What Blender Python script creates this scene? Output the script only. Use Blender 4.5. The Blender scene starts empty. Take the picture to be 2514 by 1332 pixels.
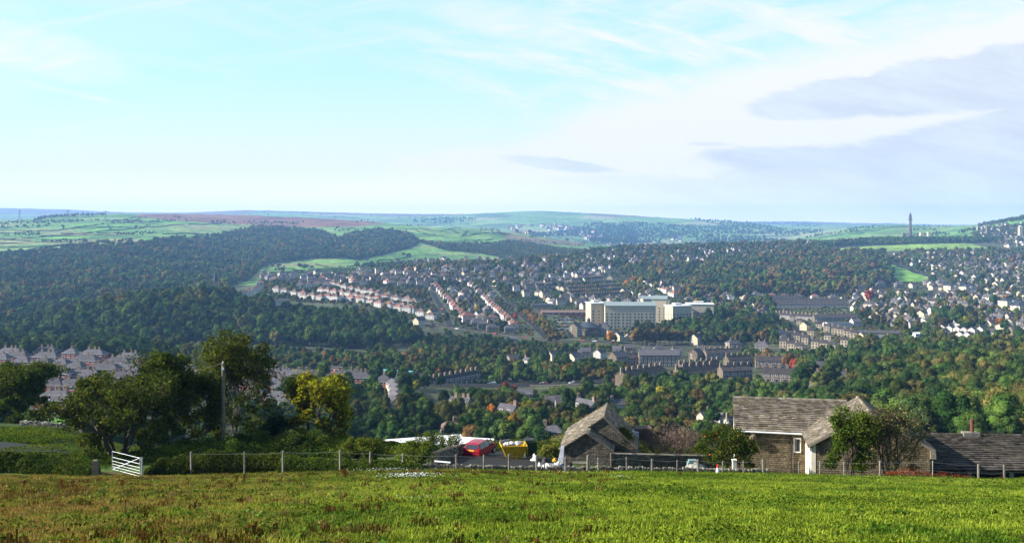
import bpy, math, random
import numpy as np
from mathutils import Vector, Matrix
rnd = random.Random(7)
R = np.random.default_rng(11)
F, CX, HY = 2400.0, 1257.0, 555.0          # focal length in photo widths/2514, centre column, eye-level row
col = bpy.context.scene.collection
scene = bpy.context.scene

# ------------------------------------------------------------------ mesh builder
class MB:
    def __init__(s): s.v=[]; s.f=[]; s.m=[]; s.t=[]
    def face(s, pts, mat=0, tint=None):
        n=len(s.v); s.v += [tuple(p) for p in pts]; s.f.append(tuple(range(n,n+len(pts)))); s.m.append(mat)
        s.t.append(tint if tint is not None else (1,1,1))
    def box(s, x0,y0,z0,x1,y1,z1, mat=0, tint=None, M=None):
        P=[(x0,y0,z0),(x1,y0,z0),(x1,y1,z0),(x0,y1,z0),(x0,y0,z1),(x1,y0,z1),(x1,y1,z1),(x0,y1,z1)]
        s.hexa(P,mat,tint,M)
    def hexa(s,P,mat=0,tint=None,M=None):
        if M is not None: P=[tuple(M@Vector(p)) for p in P]
        n=len(s.v); s.v+=P
        for q in ((0,3,2,1),(4,5,6,7),(0,1,5,4),(1,2,6,5),(2,3,7,6),(3,0,4,7)):
            s.f.append(tuple(n+i for i in q)); s.m.append(mat); s.t.append(tint if tint is not None else (1,1,1))
    def tube(s, pts, rads, k=6, mat=0, tint=None, cap=True):
        n0=len(s.v); pts=[Vector(p) for p in pts]
        if not hasattr(rads,'__len__'): rads=[rads]*len(pts)
        for i,p in enumerate(pts):
            d=(pts[min(i+1,len(pts)-1)]-pts[max(i-1,0)]).normalized()
            a=d.cross(Vector((0,0,1)) if abs(d.z)<.9 else Vector((1,0,0))).normalized(); b=d.cross(a)
            for j in range(k):
                t=2*math.pi*j/k; s.v.append(tuple(p+(a*math.cos(t)+b*math.sin(t))*rads[i]))
        T=tint if tint is not None else (1,1,1)
        for i in range(len(pts)-1):
            for j in range(k):
                a0=n0+i*k+j; a1=n0+i*k+(j+1)%k
                s.f.append((a0,a1,a1+k,a0+k)); s.m.append(mat); s.t.append(T)
        if cap:
            s.f.append(tuple(n0+j for j in range(k))[::-1]); s.m.append(mat); s.t.append(T)
            e=n0+(len(pts)-1)*k; s.f.append(tuple(e+j for j in range(k))); s.m.append(mat); s.t.append(T)
    def cyl(s, c, r, h, k=16, r2=None, mat=0, tint=None):
        s.tube([(c[0],c[1],c[2]),(c[0],c[1],c[2]+h)],[r, r if r2 is None else max(r2,1e-3)],k,mat,tint)
    def mesh(s, name, mats, smooth=False):
        me=bpy.data.meshes.new(name); me.from_pydata(s.v,[],s.f)
        for m in (mats if isinstance(mats,(list,tuple)) else [mats]): me.materials.append(m)
        me.polygons.foreach_set('material_index', s.m)
        a=me.attributes.new('tint','FLOAT_COLOR','FACE')
        c=np.ones((len(s.f),4),np.float32); c[:,:3]=np.array(s.t,np.float32); a.data.foreach_set('color',c.ravel())
        if smooth: me.polygons.foreach_set('use_smooth',[True]*len(s.f))
        me.update(); return me

def np_mesh(name, V, Q, mats, tint=None, mi=None, smooth=False):
    """fast mesh from numpy verts and equal-sided faces"""
    me=bpy.data.meshes.new(name); n=len(Q); k=Q.shape[1]
    me.vertices.add(len(V)); me.vertices.foreach_set('co',np.asarray(V,np.float32).ravel())
    me.loops.add(n*k); me.loops.foreach_set('vertex_index',np.asarray(Q,np.int32).ravel())
    me.polygons.add(n); me.polygons.foreach_set('loop_start',np.arange(0,n*k,k,dtype=np.int32))
    for m in (mats if isinstance(mats,(list,tuple)) else [mats]): me.materials.append(m)
    if mi is not None: me.polygons.foreach_set('material_index',np.asarray(mi,np.int32))
    if smooth: me.polygons.foreach_set('use_smooth',np.ones(n,bool))
    me.update(calc_edges=True); me.validate()
    if tint is not None:
        a=me.attributes.new('tint','FLOAT_COLOR','FACE'); c=np.ones((n,4),np.float32); c[:,:3]=tint
        a.data.foreach_set('color',c.ravel())
    return me

def obj(name, mesh, parent=None, loc=(0,0,0), rz=0, label=None):
    o=bpy.data.objects.new(name, mesh); col.objects.link(o); o.location=loc; o.rotation_euler=(0,0,rz)
    if parent is not None: o.parent=parent
    if label: o['label']=label
    return o
def tag(o,label,cat,group=None,kind=None):
    if label: o['label']=label
    if cat: o['category']=cat
    if group: o['group']=group
    if kind: o['kind']=kind
    return o
def thing(name,label,cat,loc=(0,0,0),rz=0,group=None,scale=1):
    o=bpy.data.objects.new(name,None); col.objects.link(o); o.location=loc; o.rotation_euler=(0,0,rz)
    o.empty_display_size=.5; o.scale=(scale,)*3
    return tag(o,label,cat,group)
def single(name,mesh,label,cat,loc=(0,0,0),rz=0,group=None,kind=None):
    return tag(obj(name,mesh,None,loc,rz),label,cat,group,kind)

# ------------------------------------------------------------------ material helper
class NT:
    def __init__(s, tree): s.t=tree; s.n=tree.nodes; s.l=tree.links
    def new(s, kind, **kw):
        n=s.n.new(kind)
        for k,v in kw.items(): setattr(n,k,v)
        return n
    def put(s, sock, val):
        if isinstance(val, bpy.types.NodeSocket): s.l.new(val, sock)
        else: sock.default_value = val
    def math(s, op, a, b=0.0, c=0.0, clamp=False):
        n=s.new('ShaderNodeMath', operation=op, use_clamp=clamp); s.put(n.inputs[0],a); s.put(n.inputs[1],b); s.put(n.inputs[2],c); return n.outputs[0]
    def mix(s, f, a, b, blend='MIX'):
        n=s.new('ShaderNodeMix', data_type='RGBA', blend_type=blend); n.clamp_factor=True
        s.put(n.inputs[0],f)
        for i,x in ((6,a),(7,b)):
            s.put(n.inputs[i], x if isinstance(x,bpy.types.NodeSocket) else (tuple(x)+(1,) if len(x)==3 else x))
        return n.outputs[2]
    def noise(s, vec, scale, detail=3, rough=.55, dist=0):
        n=s.new('ShaderNodeTexNoise'); n.noise_dimensions='3D'
        if vec is not None: s.put(n.inputs['Vector'],vec)
        n.inputs['Scale'].default_value=scale; n.inputs['Detail'].default_value=detail
        n.inputs['Roughness'].default_value=rough; n.inputs['Distortion'].default_value=dist; return n.outputs[0]
    def ramp(s, f, lo, hi, a=0.0, b=1.0, smooth=True):
        n=s.new('ShaderNodeMapRange'); n.interpolation_type='SMOOTHSTEP' if smooth else 'LINEAR'
        s.put(n.inputs[0],f); s.put(n.inputs[1],lo); s.put(n.inputs[2],hi); s.put(n.inputs[3],a); s.put(n.inputs[4],b); return n.outputs[0]
    def attr(s, name, typ='GEOMETRY'):
        n=s.new('ShaderNodeAttribute', attribute_name=name, attribute_type=typ); return n.outputs['Color']
    def vec(s, x,y,z):
        n=s.new('ShaderNodeCombineXYZ'); s.put(n.inputs[0],x); s.put(n.inputs[1],y); s.put(n.inputs[2],z); return n.outputs[0]
    def sep(s,v):
        n=s.new('ShaderNodeSeparateXYZ'); s.put(n.inputs[0],v); return n.outputs
    def mapping(s, v, scale):
        n=s.new('ShaderNodeMapping'); s.put(n.inputs[0],v); n.inputs['Scale'].default_value=scale; return n.outputs[0]

def newmat(name):
    m=bpy.data.materials.new(name); m.use_nodes=True; m.node_tree.nodes.clear(); return m, NT(m.node_tree)
def finish(m,t,color,rough=.9,bump=None,bstr=.4,bdist=.05,metal=0,spec=.3):
    p=t.new('ShaderNodeBsdfPrincipled'); t.put(p.inputs['Base Color'], color if isinstance(color,bpy.types.NodeSocket) else tuple(color)+(1,))
    t.put(p.inputs['Roughness'],rough); p.inputs['Metallic'].default_value=metal; p.inputs['Specular IOR Level'].default_value=spec
    if bump is not None:
        b=t.new('ShaderNodeBump'); b.inputs['Strength'].default_value=bstr; b.inputs['Distance'].default_value=bdist
        t.put(b.inputs['Height'],bump); t.l.new(b.outputs[0],p.inputs['Normal'])
    o=t.new('ShaderNodeOutputMaterial'); t.l.new(p.outputs[0],o.inputs[0]); return m

def mat_plain(name, c, var=.25, scale=1.5, rough=.85, metal=0, spec=.3, objvar=0.0):
    """a weathered surface: colour x face tint x two noises (x a little per-object variation)"""
    m,t=newmat(name); tc=t.new('ShaderNodeTexCoord').outputs['Object']
    n1=t.noise(tc,scale,4); n2=t.noise(tc,scale*7,2)
    k=t.math('ADD',t.ramp(n1,.25,.75,1-var,1+var*.6),t.ramp(n2,.3,.7,-var*.25,var*.25))
    if objvar:
        oi=t.new('ShaderNodeObjectInfo').outputs['Random']; k=t.math('MULTIPLY',k,t.ramp(oi,0,1,1-objvar,1+objvar,False))
    c2=t.mix(1,t.mix(1,c,t.attr('tint'),'MULTIPLY'),t.vec(k,k,k),'MULTIPLY')
    return finish(m,t,c2,rough,n2,.15,.02,metal,spec)

def mat_stone(name, ca, cb, mortar, bw=.45, bh=.17, objvar=0):
    """coursed stone walling laid out in object space, so it stays put on the wall"""
    m,t=newmat(name); o=t.new('ShaderNodeTexCoord').outputs['Object']; x,y,z=t.sep(o)
    n0=t.noise(o,1.3,4); w=t.math('MULTIPLY',t.math('SUBTRACT',n0,.5),.10)
    v=t.vec(t.math('ADD',x,t.math('MULTIPLY',y,1.0)),t.math('ADD',z,w),0.0)
    b=t.new('ShaderNodeTexBrick'); t.put(b.inputs['Vector'],v)
    b.inputs['Color1'].default_value=tuple(ca)+(1,); b.inputs['Color2'].default_value=tuple(cb)+(1,); b.inputs['Mortar'].default_value=tuple(mortar)+(1,)
    b.inputs['Scale'].default_value=1; b.inputs['Mortar Size'].default_value=.018; b.inputs['Mortar Smooth'].default_value=.4
    b.inputs['Brick Width'].default_value=bw; b.inputs['Row Height'].default_value=bh; b.offset=.43; b.squash=1.3; b.squash_frequency=3
    k=t.ramp(t.noise(o,2.2,5),.25,.75,.55,1.35); k2=t.ramp(t.noise(o,9,3),.3,.7,.75,1.25); k=t.math('MULTIPLY',k,k2)
    if objvar:
        oi=t.new('ShaderNodeObjectInfo').outputs['Random']; k=t.math('MULTIPLY',k,t.ramp(oi,0,1,1-objvar,1+objvar,False))
    c=t.mix(1,t.mix(1,b.outputs[0],t.vec(k,k,k),'MULTIPLY'),t.attr('tint'),'MULTIPLY')
    hgt=t.math('ADD',t.math('MULTIPLY',b.outputs[1],-1.0),t.math('MULTIPLY',t.noise(o,7,3),.8))
    return finish(m,t,c,.95,hgt,.8,.05)

def mat_leaf(name, c1, c2, transl=.25, objvar=.18):
    m,t=newmat(name); g=t.new('ShaderNodeNewGeometry')
    n=t.noise(g.outputs['Position'],.35,2); oi=t.new('ShaderNodeObjectInfo').outputs['Random']
    c=t.mix(t.ramp(n,.3,.7),c1,c2); c=t.mix(1,c,t.attr('tint'),'MULTIPLY')
    big=t.ramp(t.noise(g.outputs['Position'],.013,3),.35,.65,.72,1.42); c=t.mix(1,c,t.vec(t.math('POWER',big,1.25),big,t.math('POWER',big,.8)),'MULTIPLY')
    k=t.ramp(oi,0,1,1-objvar,1+objvar,False); c=t.mix(1,c,t.vec(k,t.ramp(oi,0,1,1,1,False),k),'MULTIPLY')
    k2=t.ramp(t.math('FRACT',t.math('MULTIPLY',oi,7.31)),0,1,1-objvar,1+objvar,False); c=t.mix(1,c,t.vec(k2,k2,k2),'MULTIPLY')
    d=t.new('ShaderNodeBsdfDiffuse'); tr=t.new('ShaderNodeBsdfTranslucent'); t.put(d.inputs[0],c); t.put(tr.inputs[0],t.mix(1,c,(1.25,1.15,.6),'MULTIPLY'))
    s=t.new('ShaderNodeMixShader'); s.inputs[0].default_value=transl; t.l.new(d.outputs[0],s.inputs[1]); t.l.new(tr.outputs[0],s.inputs[2])
    o=t.new('ShaderNodeOutputMaterial'); t.l.new(s.outputs[0],o.inputs[0]); return m

# ------------------------------------------------------------------ value noise in numpy (world metres)
_perm=np.random.default_rng(5).random((256,256))
def vnoise(x,y,scale,oct=3,seed=0):
    out=0; amp=1; tot=0
    for o in range(oct):
        a=x/scale*(2**o)+seed*17.3; b=y/scale*(2**o)+seed*31.7
        i=np.floor(a).astype(int); j=np.floor(b).astype(int); u=a-i; v=b-j; u=u*u*(3-2*u); v=v*v*(3-2*v)
        p=lambda q,r:_perm[q%256,r%256]
        out=out+amp*((p(i,j)*(1-u)+p(i+1,j)*u)*(1-v)+(p(i,j+1)*(1-u)+p(i+1,j+1)*u)*v); tot+=amp; amp*=.5
    return out/tot

# ------------------------------------------------------------------ terrain: depth (m) -> picture row of the bare ground, by column
EDGE=[(-600,1176),(0,1176),(640,1168),(1000,1154),(1500,1160),(2000,1172),(2514,1178),(3100,1180)]
COLS={
-600:[(68,1145),(75,1120),(85,1085),(100,1045),(120,1048),(200,1062),(300,1040),(350,1010),(400,985),(500,930),(560,910),(650,885),(750,868),(850,860),(1000,848),(1100,835),(1300,780),(1500,743),(1700,715),(2000,675),(2300,645),(2450,632),(2800,605),(3200,583),(3600,563),(4000,550),(4300,543),(5200,556),(7000,560),(9000,535),(12000,512),(13900,520)],
0:[(68,1140),(75,1112),(85,1080),(100,1042),(112,1036),(130,1045),(200,1056),(300,1036),(350,1008),(400,983),(500,930),(560,910),(650,885),(750,868),(850,858),(950,847),(1000,838),(1100,826),(1300,772),(1500,735),(1700,707),(2000,667),(2300,636),(2450,624),(2800,600),(3200,578),(3600,560),(4000,548),(4300,541),(5200,556),(7000,560),(9000,535),(12000,510),(13900,520)],
150:[(68,1145),(75,1118),(85,1095),(100,1050),(112,1044),(130,1048),(200,1062),(300,1045),(350,1012),(400,985),(500,932),(560,910),(650,885),(750,869),(850,860),(950,838),(1000,815),(1060,797),(1150,802),(1250,790),(1400,757),(1600,722),(1900,680),(2200,646),(2450,618),(2800,596),(3200,575),(3600,558),(4000,545),(4400,533),(4700,526),(5500,540),(7000,556),(9000,535),(12000,513),(13900,520)],
300:[(68,1148),(80,1118),(95,1098),(110,1092),(150,1112),(200,1122),(300,1090),(400,1010),(500,945),(600,905),(700,880),(800,865),(900,850),(950,832),(1000,793),(1080,754),(1200,762),(1300,765),(1450,745),(1600,722),(1900,680),(2200,645),(2450,610),(2800,590),(3200,571),(3600,555),(4000,543),(4400,532),(4800,524),(5500,532),(7000,545),(9000,535),(12000,521),(13900,524)],
450:[(68,1148),(80,1118),(95,1105),(110,1104),(150,1122),(200,1130),(300,1100),(400,1020),(500,955),(600,915),(700,887),(800,868),(880,852),(950,830),(1020,780),(1120,732),(1300,740),(1400,745),(1500,733),(1700,708),(1900,686),(2200,655),(2500,625),(2800,600),(3150,584),(3500,566),(3900,550),(4300,540),(4700,530),(5000,525),(6000,535),(9000,535),(11500,522),(13900,524)],
600:[(68,1140),(80,1118),(95,1106),(110,1106),(150,1125),(200,1130),(300,1105),(400,1030),(500,965),(600,925),(700,893),(800,870),(880,852),(940,838),(1000,812),(1100,775),(1180,752),(1300,733),(1450,712),(1550,703),(1700,706),(1900,700),(2000,690),(2200,670),(2500,645),(2800,622),(3100,600),(3400,582),(3700,563),(4200,550),(4700,540),(5200,527),(6500,535),(9000,525),(11000,515),(13900,522)],
750:[(68,1135),(80,1115),(95,1104),(110,1104),(150,1122),(200,1130),(300,1108),(400,1035),(500,970),(600,931),(700,900),(800,876),(900,856),(960,840),(1020,812),(1100,785),(1160,765),(1250,750),(1400,725),(1550,702),(1700,690),(1800,686),(2000,688),(2150,675),(2400,655),(2600,643),(2900,617),(3200,598),(3500,582),(3800,570),(4100,560),(4500,548),(4900,540),(5300,534),(6500,542),(9000,530),(11000,519),(13900,525)],
900:[(68,1142),(75,1120),(85,1100),(95,1095),(120,1105),(200,1130),(300,1110),(350,1075),(400,1035),(450,1003),(500,975),(550,953),(600,935),(700,905),(800,882),(880,864),(950,850),(1000,832),(1050,815),(1100,795),(1150,780),(1200,767),(1300,745),(1400,727),(1500,712),(1600,698),(1700,686),(1800,676),(1900,668),(2100,672),(2300,662),(2500,650),(2700,638),(2900,626),(3100,610),(3400,590),(3700,577),(4000,567),(4400,556),(4800,548),(5200,543),(7000,550),(9000,535),(11000,523),(13900,530)],
1050:[(68,1148),(75,1128),(82,1112),(92,1098),(100,1095),(120,1110),(150,1108),(200,1130),(300,1105),(350,1066),(400,1030),(450,1002),(500,978),(550,958),(600,942),(700,908),(800,882),(900,860),(950,846),(1000,825),(1050,805),(1100,796),(1150,786),(1250,765),(1400,737),(1550,712),(1700,690),(1850,671),(1980,660),(2200,664),(2400,656),(2650,642),(2900,624),(3100,612),(3400,592),(3800,573),(4200,562),(4600,557),(5400,560),(7000,560),(8500,540),(10500,525),(13900,532)],
1200:[(68,1152),(75,1134),(80,1122),(90,1106),(100,1100),(120,1112),(150,1110),(200,1135),(300,1100),(350,1060),(400,1028),(450,1000),(500,980),(550,965),(600,950),(640,940),(700,917),(800,887),(900,860),(950,848),(1000,832),(1030,822),(1060,815),(1150,795),(1250,772),(1400,742),(1550,715),(1700,693),(1850,672),(2000,655),(2100,648),(2300,655),(2600,650),(2900,630),(3100,618),(3400,600),(3800,580),(4200,568),(4600,562),(5500,575),(6500,570),(7500,552),(8500,533),(9200,522),(12000,530),(13900,535)],
1320:[(68,1153),(75,1135),(82,1124),(90,1110),(100,1104),(120,1115),(200,1135),(300,1098),(350,1060),(400,1028),(450,1000),(500,980),(550,965),(600,950),(640,940),(700,917),(800,889),(900,862),(1000,833),(1060,818),(1150,797),(1250,775),(1400,745),(1550,718),(1700,696),(1850,676),(2000,660),(2200,642),(2300,638),(2600,647),(3000,632),(3400,613),(3800,598),(4200,585),(4500,578),(5500,588),(6500,578),(7500,553),(8500,528),(9200,516),(12000,530),(13900,535)],
1500:[(68,1153),(75,1142),(82,1130),(92,1115),(100,1108),(150,1130),(250,1120),(300,1095),(350,1062),(400,1030),(450,1002),(500,975),(560,950),(600,938),(700,915),(800,890),(900,862),(1000,838),(1100,814),(1200,792),(1300,773),(1450,750),(1600,728),(1800,700),(2000,675),(2200,653),(2400,635),(2600,622),(2750,615),(3200,622),(3500,622),(4500,612),(5500,598),(6500,580),(7500,553),(8300,534),(8900,525),(12000,535),(13900,538)],
1800:[(68,1166),(75,1165),(85,1150),(100,1135),(150,1145),(250,1130),(350,1068),(400,1035),(450,1010),(500,985),(560,960),(620,940),(700,917),(800,890),(900,865),(1000,846),(1100,820),(1200,797),(1400,762),(1600,730),(1800,700),(2000,675),(2200,655),(2400,638),(2600,622),(2800,610),(2950,604),(3500,615),(4500,610),(6000,590),(7000,570),(8000,551),(8500,541),(10500,560),(13900,544)],
1950:[(68,1172),(75,1169),(85,1155),(100,1140),(150,1145),(250,1115),(350,1050),(400,1022),(450,998),(500,975),(560,952),(620,933),(700,912),(800,885),(880,862),(1000,838),(1100,815),(1200,793),(1400,760),(1600,728),(1800,700),(2000,677),(2200,657),(2400,640),(2600,624),(2800,612),(3000,603),(3150,599),(3500,604),(4500,600),(6000,585),(7000,574),(8000,562),(10000,556),(13900,543)],
2080:[(68,1173),(75,1169),(85,1158),(100,1150),(200,1140),(300,1080),(350,1045),(400,1015),(450,990),(500,965),(600,930),(700,908),(800,880),(880,862),(950,842),(1050,820),(1200,792),(1350,767),(1500,745),(1700,715),(1900,690),(2100,668),(2400,640),(2700,618),(2900,606),(3100,598),(3300,592),(3450,590),(3900,592),(4500,582),(5200,570),(6000,561),(7500,562),(9000,558),(13900,547)],
2190:[(68,1178),(75,1172),(85,1170),(100,1152),(200,1132),(270,1085),(320,1045),(370,1012),(420,985),(480,955),(560,922),(650,898),(750,875),(850,858),(950,838),(1050,818),(1200,792),(1400,763),(1600,737),(1800,711),(2000,687),(2200,664),(2400,645),(2600,630),(2800,614),(3000,602),(3150,597),(3300,593),(3700,592),(4300,578),(5000,562),(5700,551),(9000,560),(13900,549)],
2300:[(68,1190),(75,1200),(85,1185),(100,1155),(200,1128),(260,1085),(300,1055),(350,1020),(400,990),(450,962),(500,938),(600,905),(700,885),(800,868),(900,850),(1000,828),(1100,808),(1250,785),(1400,765),(1600,738),(1800,712),(2000,688),(2200,665),(2400,648),(2600,632),(2800,615),(3000,602),(3150,596),(3300,593),(3700,590),(4300,577),(5000,564),(5800,556),(9000,562),(13900,551)],
2400:[(68,1192),(75,1210),(85,1195),(100,1155),(200,1122),(250,1085),(300,1050),(350,1015),(400,982),(450,953),(500,930),(600,900),(700,880),(800,865),(900,849),(1000,827),(1100,807),(1250,780),(1400,757),(1600,732),(1900,696),(2200,663),(2500,637),(2800,616),(3000,606),(3300,592),(3600,580),(4200,563),(4800,551),(9000,562),(13900,552)],
2514:[(68,1192),(75,1215),(85,1200),(100,1155),(200,1112),(250,1075),(300,1045),(350,1010),(400,975),(450,945),(500,922),(600,895),(700,875),(800,862),(900,848),(1000,825),(1150,795),(1300,770),(1500,742),(1800,705),(2100,672),(2400,645),(2700,620),(3000,600),(3300,580),(3600,563),(3900,548),(4200,535),(4500,527),(6000,560),(13900,553)],
3100:[(68,1192),(75,1215),(85,1200),(100,1155),(200,1105),(250,1070),(300,1040),(400,970),(500,918),(600,892),(800,862),(1000,825),(1300,770),(1800,705),(2400,640),(3000,580),(3600,530),(4200,490),(4800,470),(6000,540),(13900,553)],
}
ys=[2.0]
while ys[-1]<14000: ys.append(ys[-1]*(1.035 if ys[-1]<55 else 1.012 if ys[-1]<1000 else 1.0072))
YS=np.array(ys); SY=np.log(YS)
PXS=np.arange(-600,3101,6.0)
sd=np.arange(math.log(2.0),math.log(14500),.004)              # dense log-depth samples for smoothing
def _colprof(px,tab):
    e=np.interp(px,[a for a,_ in EDGE],[b for _,b in EDGE]); a=((e-HY)/F*62-1.6)/62
    near=[(y,HY+(1.6+a*y)/y*F) for y in (2,3,4,5,6,8,10,13,17,22,28,35,45,55,62)]
    t=near+tab; S=np.log([q[0] for q in t]); z=np.array([-(q[1]-HY)/F for q in t])
    out=np.interp(sd,S,z); dz=out*np.exp(sd)
    k=np.exp(-.5*(np.arange(-12,13)/5.0)**2); k/=k.sum()
    sm=np.convolve(np.pad(dz,12,'edge'),k,'valid'); w=np.clip((sd-math.log(64))/.05,0,1)
    return dz*(1-w)+sm*w
_ck=sorted(COLS); _prof=np.array([_colprof(c,COLS[c]) for c in _ck])
_Zd=np.empty((len(PXS),len(sd)))
for j in range(len(sd)): _Zd[:,j]=np.interp(PXS,_ck,_prof[:,j])
_k=np.exp(-.5*(np.arange(-8,9)/3.5)**2); _k/=_k.sum()
_Zp=np.pad(_Zd,((8,8),(0,0)),'edge'); _Zd=sum(_k[i]*_Zp[i:i+len(PXS)] for i in range(17))
ZG=np.array([np.interp(SY,sd,_Zd[i]) for i in range(len(PXS))])   # [px, y]
XG=(PXS[:,None]-CX)/F*YS[None,:]; YG=np.broadcast_to(YS,XG.shape)
_und=(vnoise(XG,YG,60,3,1)-.5)*np.interp(YS,[100,400,2000,6000],[0,2.0,6,14])[None,:]
_und+=(vnoise(XG,YG,7,2,2)-.5)*np.interp(YS,[2,20,60,70,140],[.10,.28,.22,.1,0])[None,:]
ZG=ZG+_und
def gz(x,y):
    """ground height under world point(s)"""
    x=np.asarray(x,float); y=np.asarray(y,float); px=CX+F*x/y
    i=np.clip((px-PXS[0])/6.0,0,len(PXS)-1.001); j=np.clip(np.interp(np.log(y),SY,np.arange(len(SY))),0,len(SY)-1.001)
    a=i.astype(int); b=j.astype(int); u=i-a; v=j-b
    return (ZG[a,b]*(1-u)+ZG[a+1,b]*u)*(1-v)+(ZG[a,b+1]*(1-u)+ZG[a+1,b+1]*u)*v
PYG=HY-F*ZG/YG
def hit(px,py,ymin=64):
    """world point where the ground shows at that place of the view"""
    i=min(max((px-PXS[0])/6.0,0),len(PXS)-1.001); a=int(i); u=i-a; p=PYG[a]*(1-u)+PYG[a+1]*u
    j=np.nonzero((p<=py)&(YS>=ymin))[0]; j=int(j[0]) if len(j) else len(YS)-1
    y=YS[j]
    if j>0 and p[j-1]>py and YS[j-1]>=ymin*.98: y=YS[j-1]+(YS[j]-YS[j-1])*(p[j-1]-py)/max(p[j-1]-p[j],1e-6)
    x=(px-CX)/F*y; return float(x),float(y),float(gz(x,y))
def scr(x,y,z): return CX+F*x/y, HY-F*z/y
def inpoly(px,py,poly):
    px=np.asarray(px); py=np.asarray(py); r=np.zeros(px.shape,bool); n=len(poly)
    for i in range(n):
        x0,y0=poly[i]; x1,y1=poly[(i+1)%n]
        if y0==y1: continue
        c=((y0>py)!=(y1>py))&(px<(x1-x0)*(py-y0)/(y1-y0)+x0); r^=c
    return r
# ------------------------------------------------------------------ regions of the land: (polygon in px, ground row; y range)
WOOD_FAR=[(-700,640),(-60,636),(0,630),(150,616),(240,606),(300,610),(350,600),(420,592),(520,585),(600,568),(640,560),(700,563),(790,573),(830,588),(870,574),(950,568),(1010,582),(1030,598),(1000,612),(930,628),(880,640),(850,634),(760,636),(700,645),(650,652),(610,690),(560,705),(560,850),(-700,850)]
WOOD_RIDGE=[(-700,850),(-60,838),(0,838),(150,797),(255,757),(332,745),(408,735),(485,722),(545,728),(575,742),(650,752),(700,768),(800,776),(880,778),(960,790),(1010,805),(1035,830),(1020,845),(900,858),(700,848),(440,840),(300,858),(100,866),(-700,872)]
WOOD_MID=[(1015,592),(1090,599),(1200,600),(1250,592),(1330,604),(1400,613),(1470,622),(1400,632),(1250,640),(1190,625),(1100,618)]
def region_masks(px,py,y):
    M={}
    P=lambda poly,a,b: inpoly(px,py,poly)&(y>=a)&(y<=b)
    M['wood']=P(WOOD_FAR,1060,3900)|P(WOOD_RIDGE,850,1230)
    M['moor']=P([(330,531),(385,515),(600,515),(760,524),(900,534),(950,547),(880,556),(780,558),(700,556),(640,553),(520,547),(420,540)],3700,5900)
    M['heath']=P([(2030,616),(2100,606),(2250,599),(2370,597),(2445,613),(2380,613),(2250,613),(2100,620)],2500,3300)
    M['park']=P([(2176,640),(2205,652),(2250,668),(2292,684),(2278,693),(2205,692),(2185,670)],1700,2500)
    M['lawn']=P([(1050,1010),(1085,1008),(1130,1020),(1128,1030),(1090,1046),(1050,1042)],300,520)|P([(2232,842),(2262,832),(2325,846),(2300,852)],800,1000)|P([(2240,858),(2200,862),(2180,850),(2225,846)],800,1000)|((px>80)&(px<175)&(y>112)&(y<330))
    M['pasture']=((px<1260)&(y>1900)&~M['wood'])|((px>=1180)&(px<1560)&(y>2900)&(y<5200))|((px>=1900)&(y>3700)&(y<6500))
    M['farhill']=(y>5600)
    return M
def field_cells(x,y):
    a=.16; u=x*math.cos(a)+y*math.sin(a)+60*np.sin(y/260.)+25*np.sin(y/90.); v=-x*math.sin(a)+y*math.cos(a)+50*np.sin(x/310.)
    row=np.floor(v/115.).astype(int); ci=np.floor((u+37*(row%5))/(150.+30*(row%3))).astype(int)
    h=_perm[(ci*7+row*13)%256,(row*5+ci*3)%256]; return h
M=region_masks(np.broadcast_to(PXS[:,None],XG.shape),PYG,YG)
C=np.empty(XG.shape+(4,)); C[...,3]=0
def setc(mask,c): C[mask,:3]=c
C[...,:3]=(.045,.052,.026)
town=(YG>960)&(YG<3300)&(PYG<850); setc(town,(.058,.066,.036))
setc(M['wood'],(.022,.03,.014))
h=field_cells(XG,YG); pal=.74*np.array([(.13,.27,.055),(.10,.22,.05),(.16,.29,.07),(.12,.25,.05),(.20,.28,.09),(.09,.19,.05),(.24,.25,.11),(.14,.30,.06)])
pc=pal[(h*7.99).astype(int)]; C[M['pasture'],:3]=pc[M['pasture']]
h2=_perm[(np.floor(XG/330+np.sin(YG/500)).astype(int)*3)%256,(np.floor(YG/420+.7*np.sin(XG/600)).astype(int)*5)%256]
pal2=np.array([(.13,.22,.07),(.10,.19,.06),(.17,.25,.09),(.09,.15,.06),(.23,.24,.13),(.12,.21,.07),(.15,.24,.08),(.08,.13,.05)])
fc=pal2[(h2*7.99).astype(int)]; C[M['farhill'],:3]=fc[M['farhill']]
hm=vnoise(XG,YG,900,3,7); up=(YG>7600)&(hm>.52)&(ZG>80); setc(up,(.14,.12,.07)); setc((YG>10000)&(ZG>20),(.13,.11,.09))
mo=np.clip(vnoise(XG,YG,160,3,9)*2-.5,0,1)[...,None]; mc=(1-mo)*np.array((.105,.050,.036))+mo*np.array((.20,.105,.062)); C[M['moor'],:3]=mc[M['moor']]
br=inpoly(np.broadcast_to(PXS[:,None],XG.shape),PYG,[(1235,574),(1330,584),(1420,592),(1440,604),(1330,600),(1240,592)])&(YG>2500)&(YG<5000); setc(br,(.15,.12,.06))
setc(M['heath'],(.17,.27,.055)); setc(M['park'],(.12,.24,.04)); setc(M['lawn'],(.09,.24,.03))
setc((YG>62.5)&(YG<112)&(PXS[:,None]<520),(.045,.085,.014)); setc((YG>62.5)&(YG<112)&(PXS[:,None]>=520),(.06,.085,.025))
nearm=YG<=62.8; C[nearm,3]=1
mud=(YG>56)&(YG<66)&(np.abs(PXS[:,None]-285)<45); C[mud,:3]=(.05,.035,.02); C[mud,3]=.35
nb=1+.5*(vnoise(XG,YG,22,3,4)-.5)*(YG>70); C[...,:3]*=nb[...,None]

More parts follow.
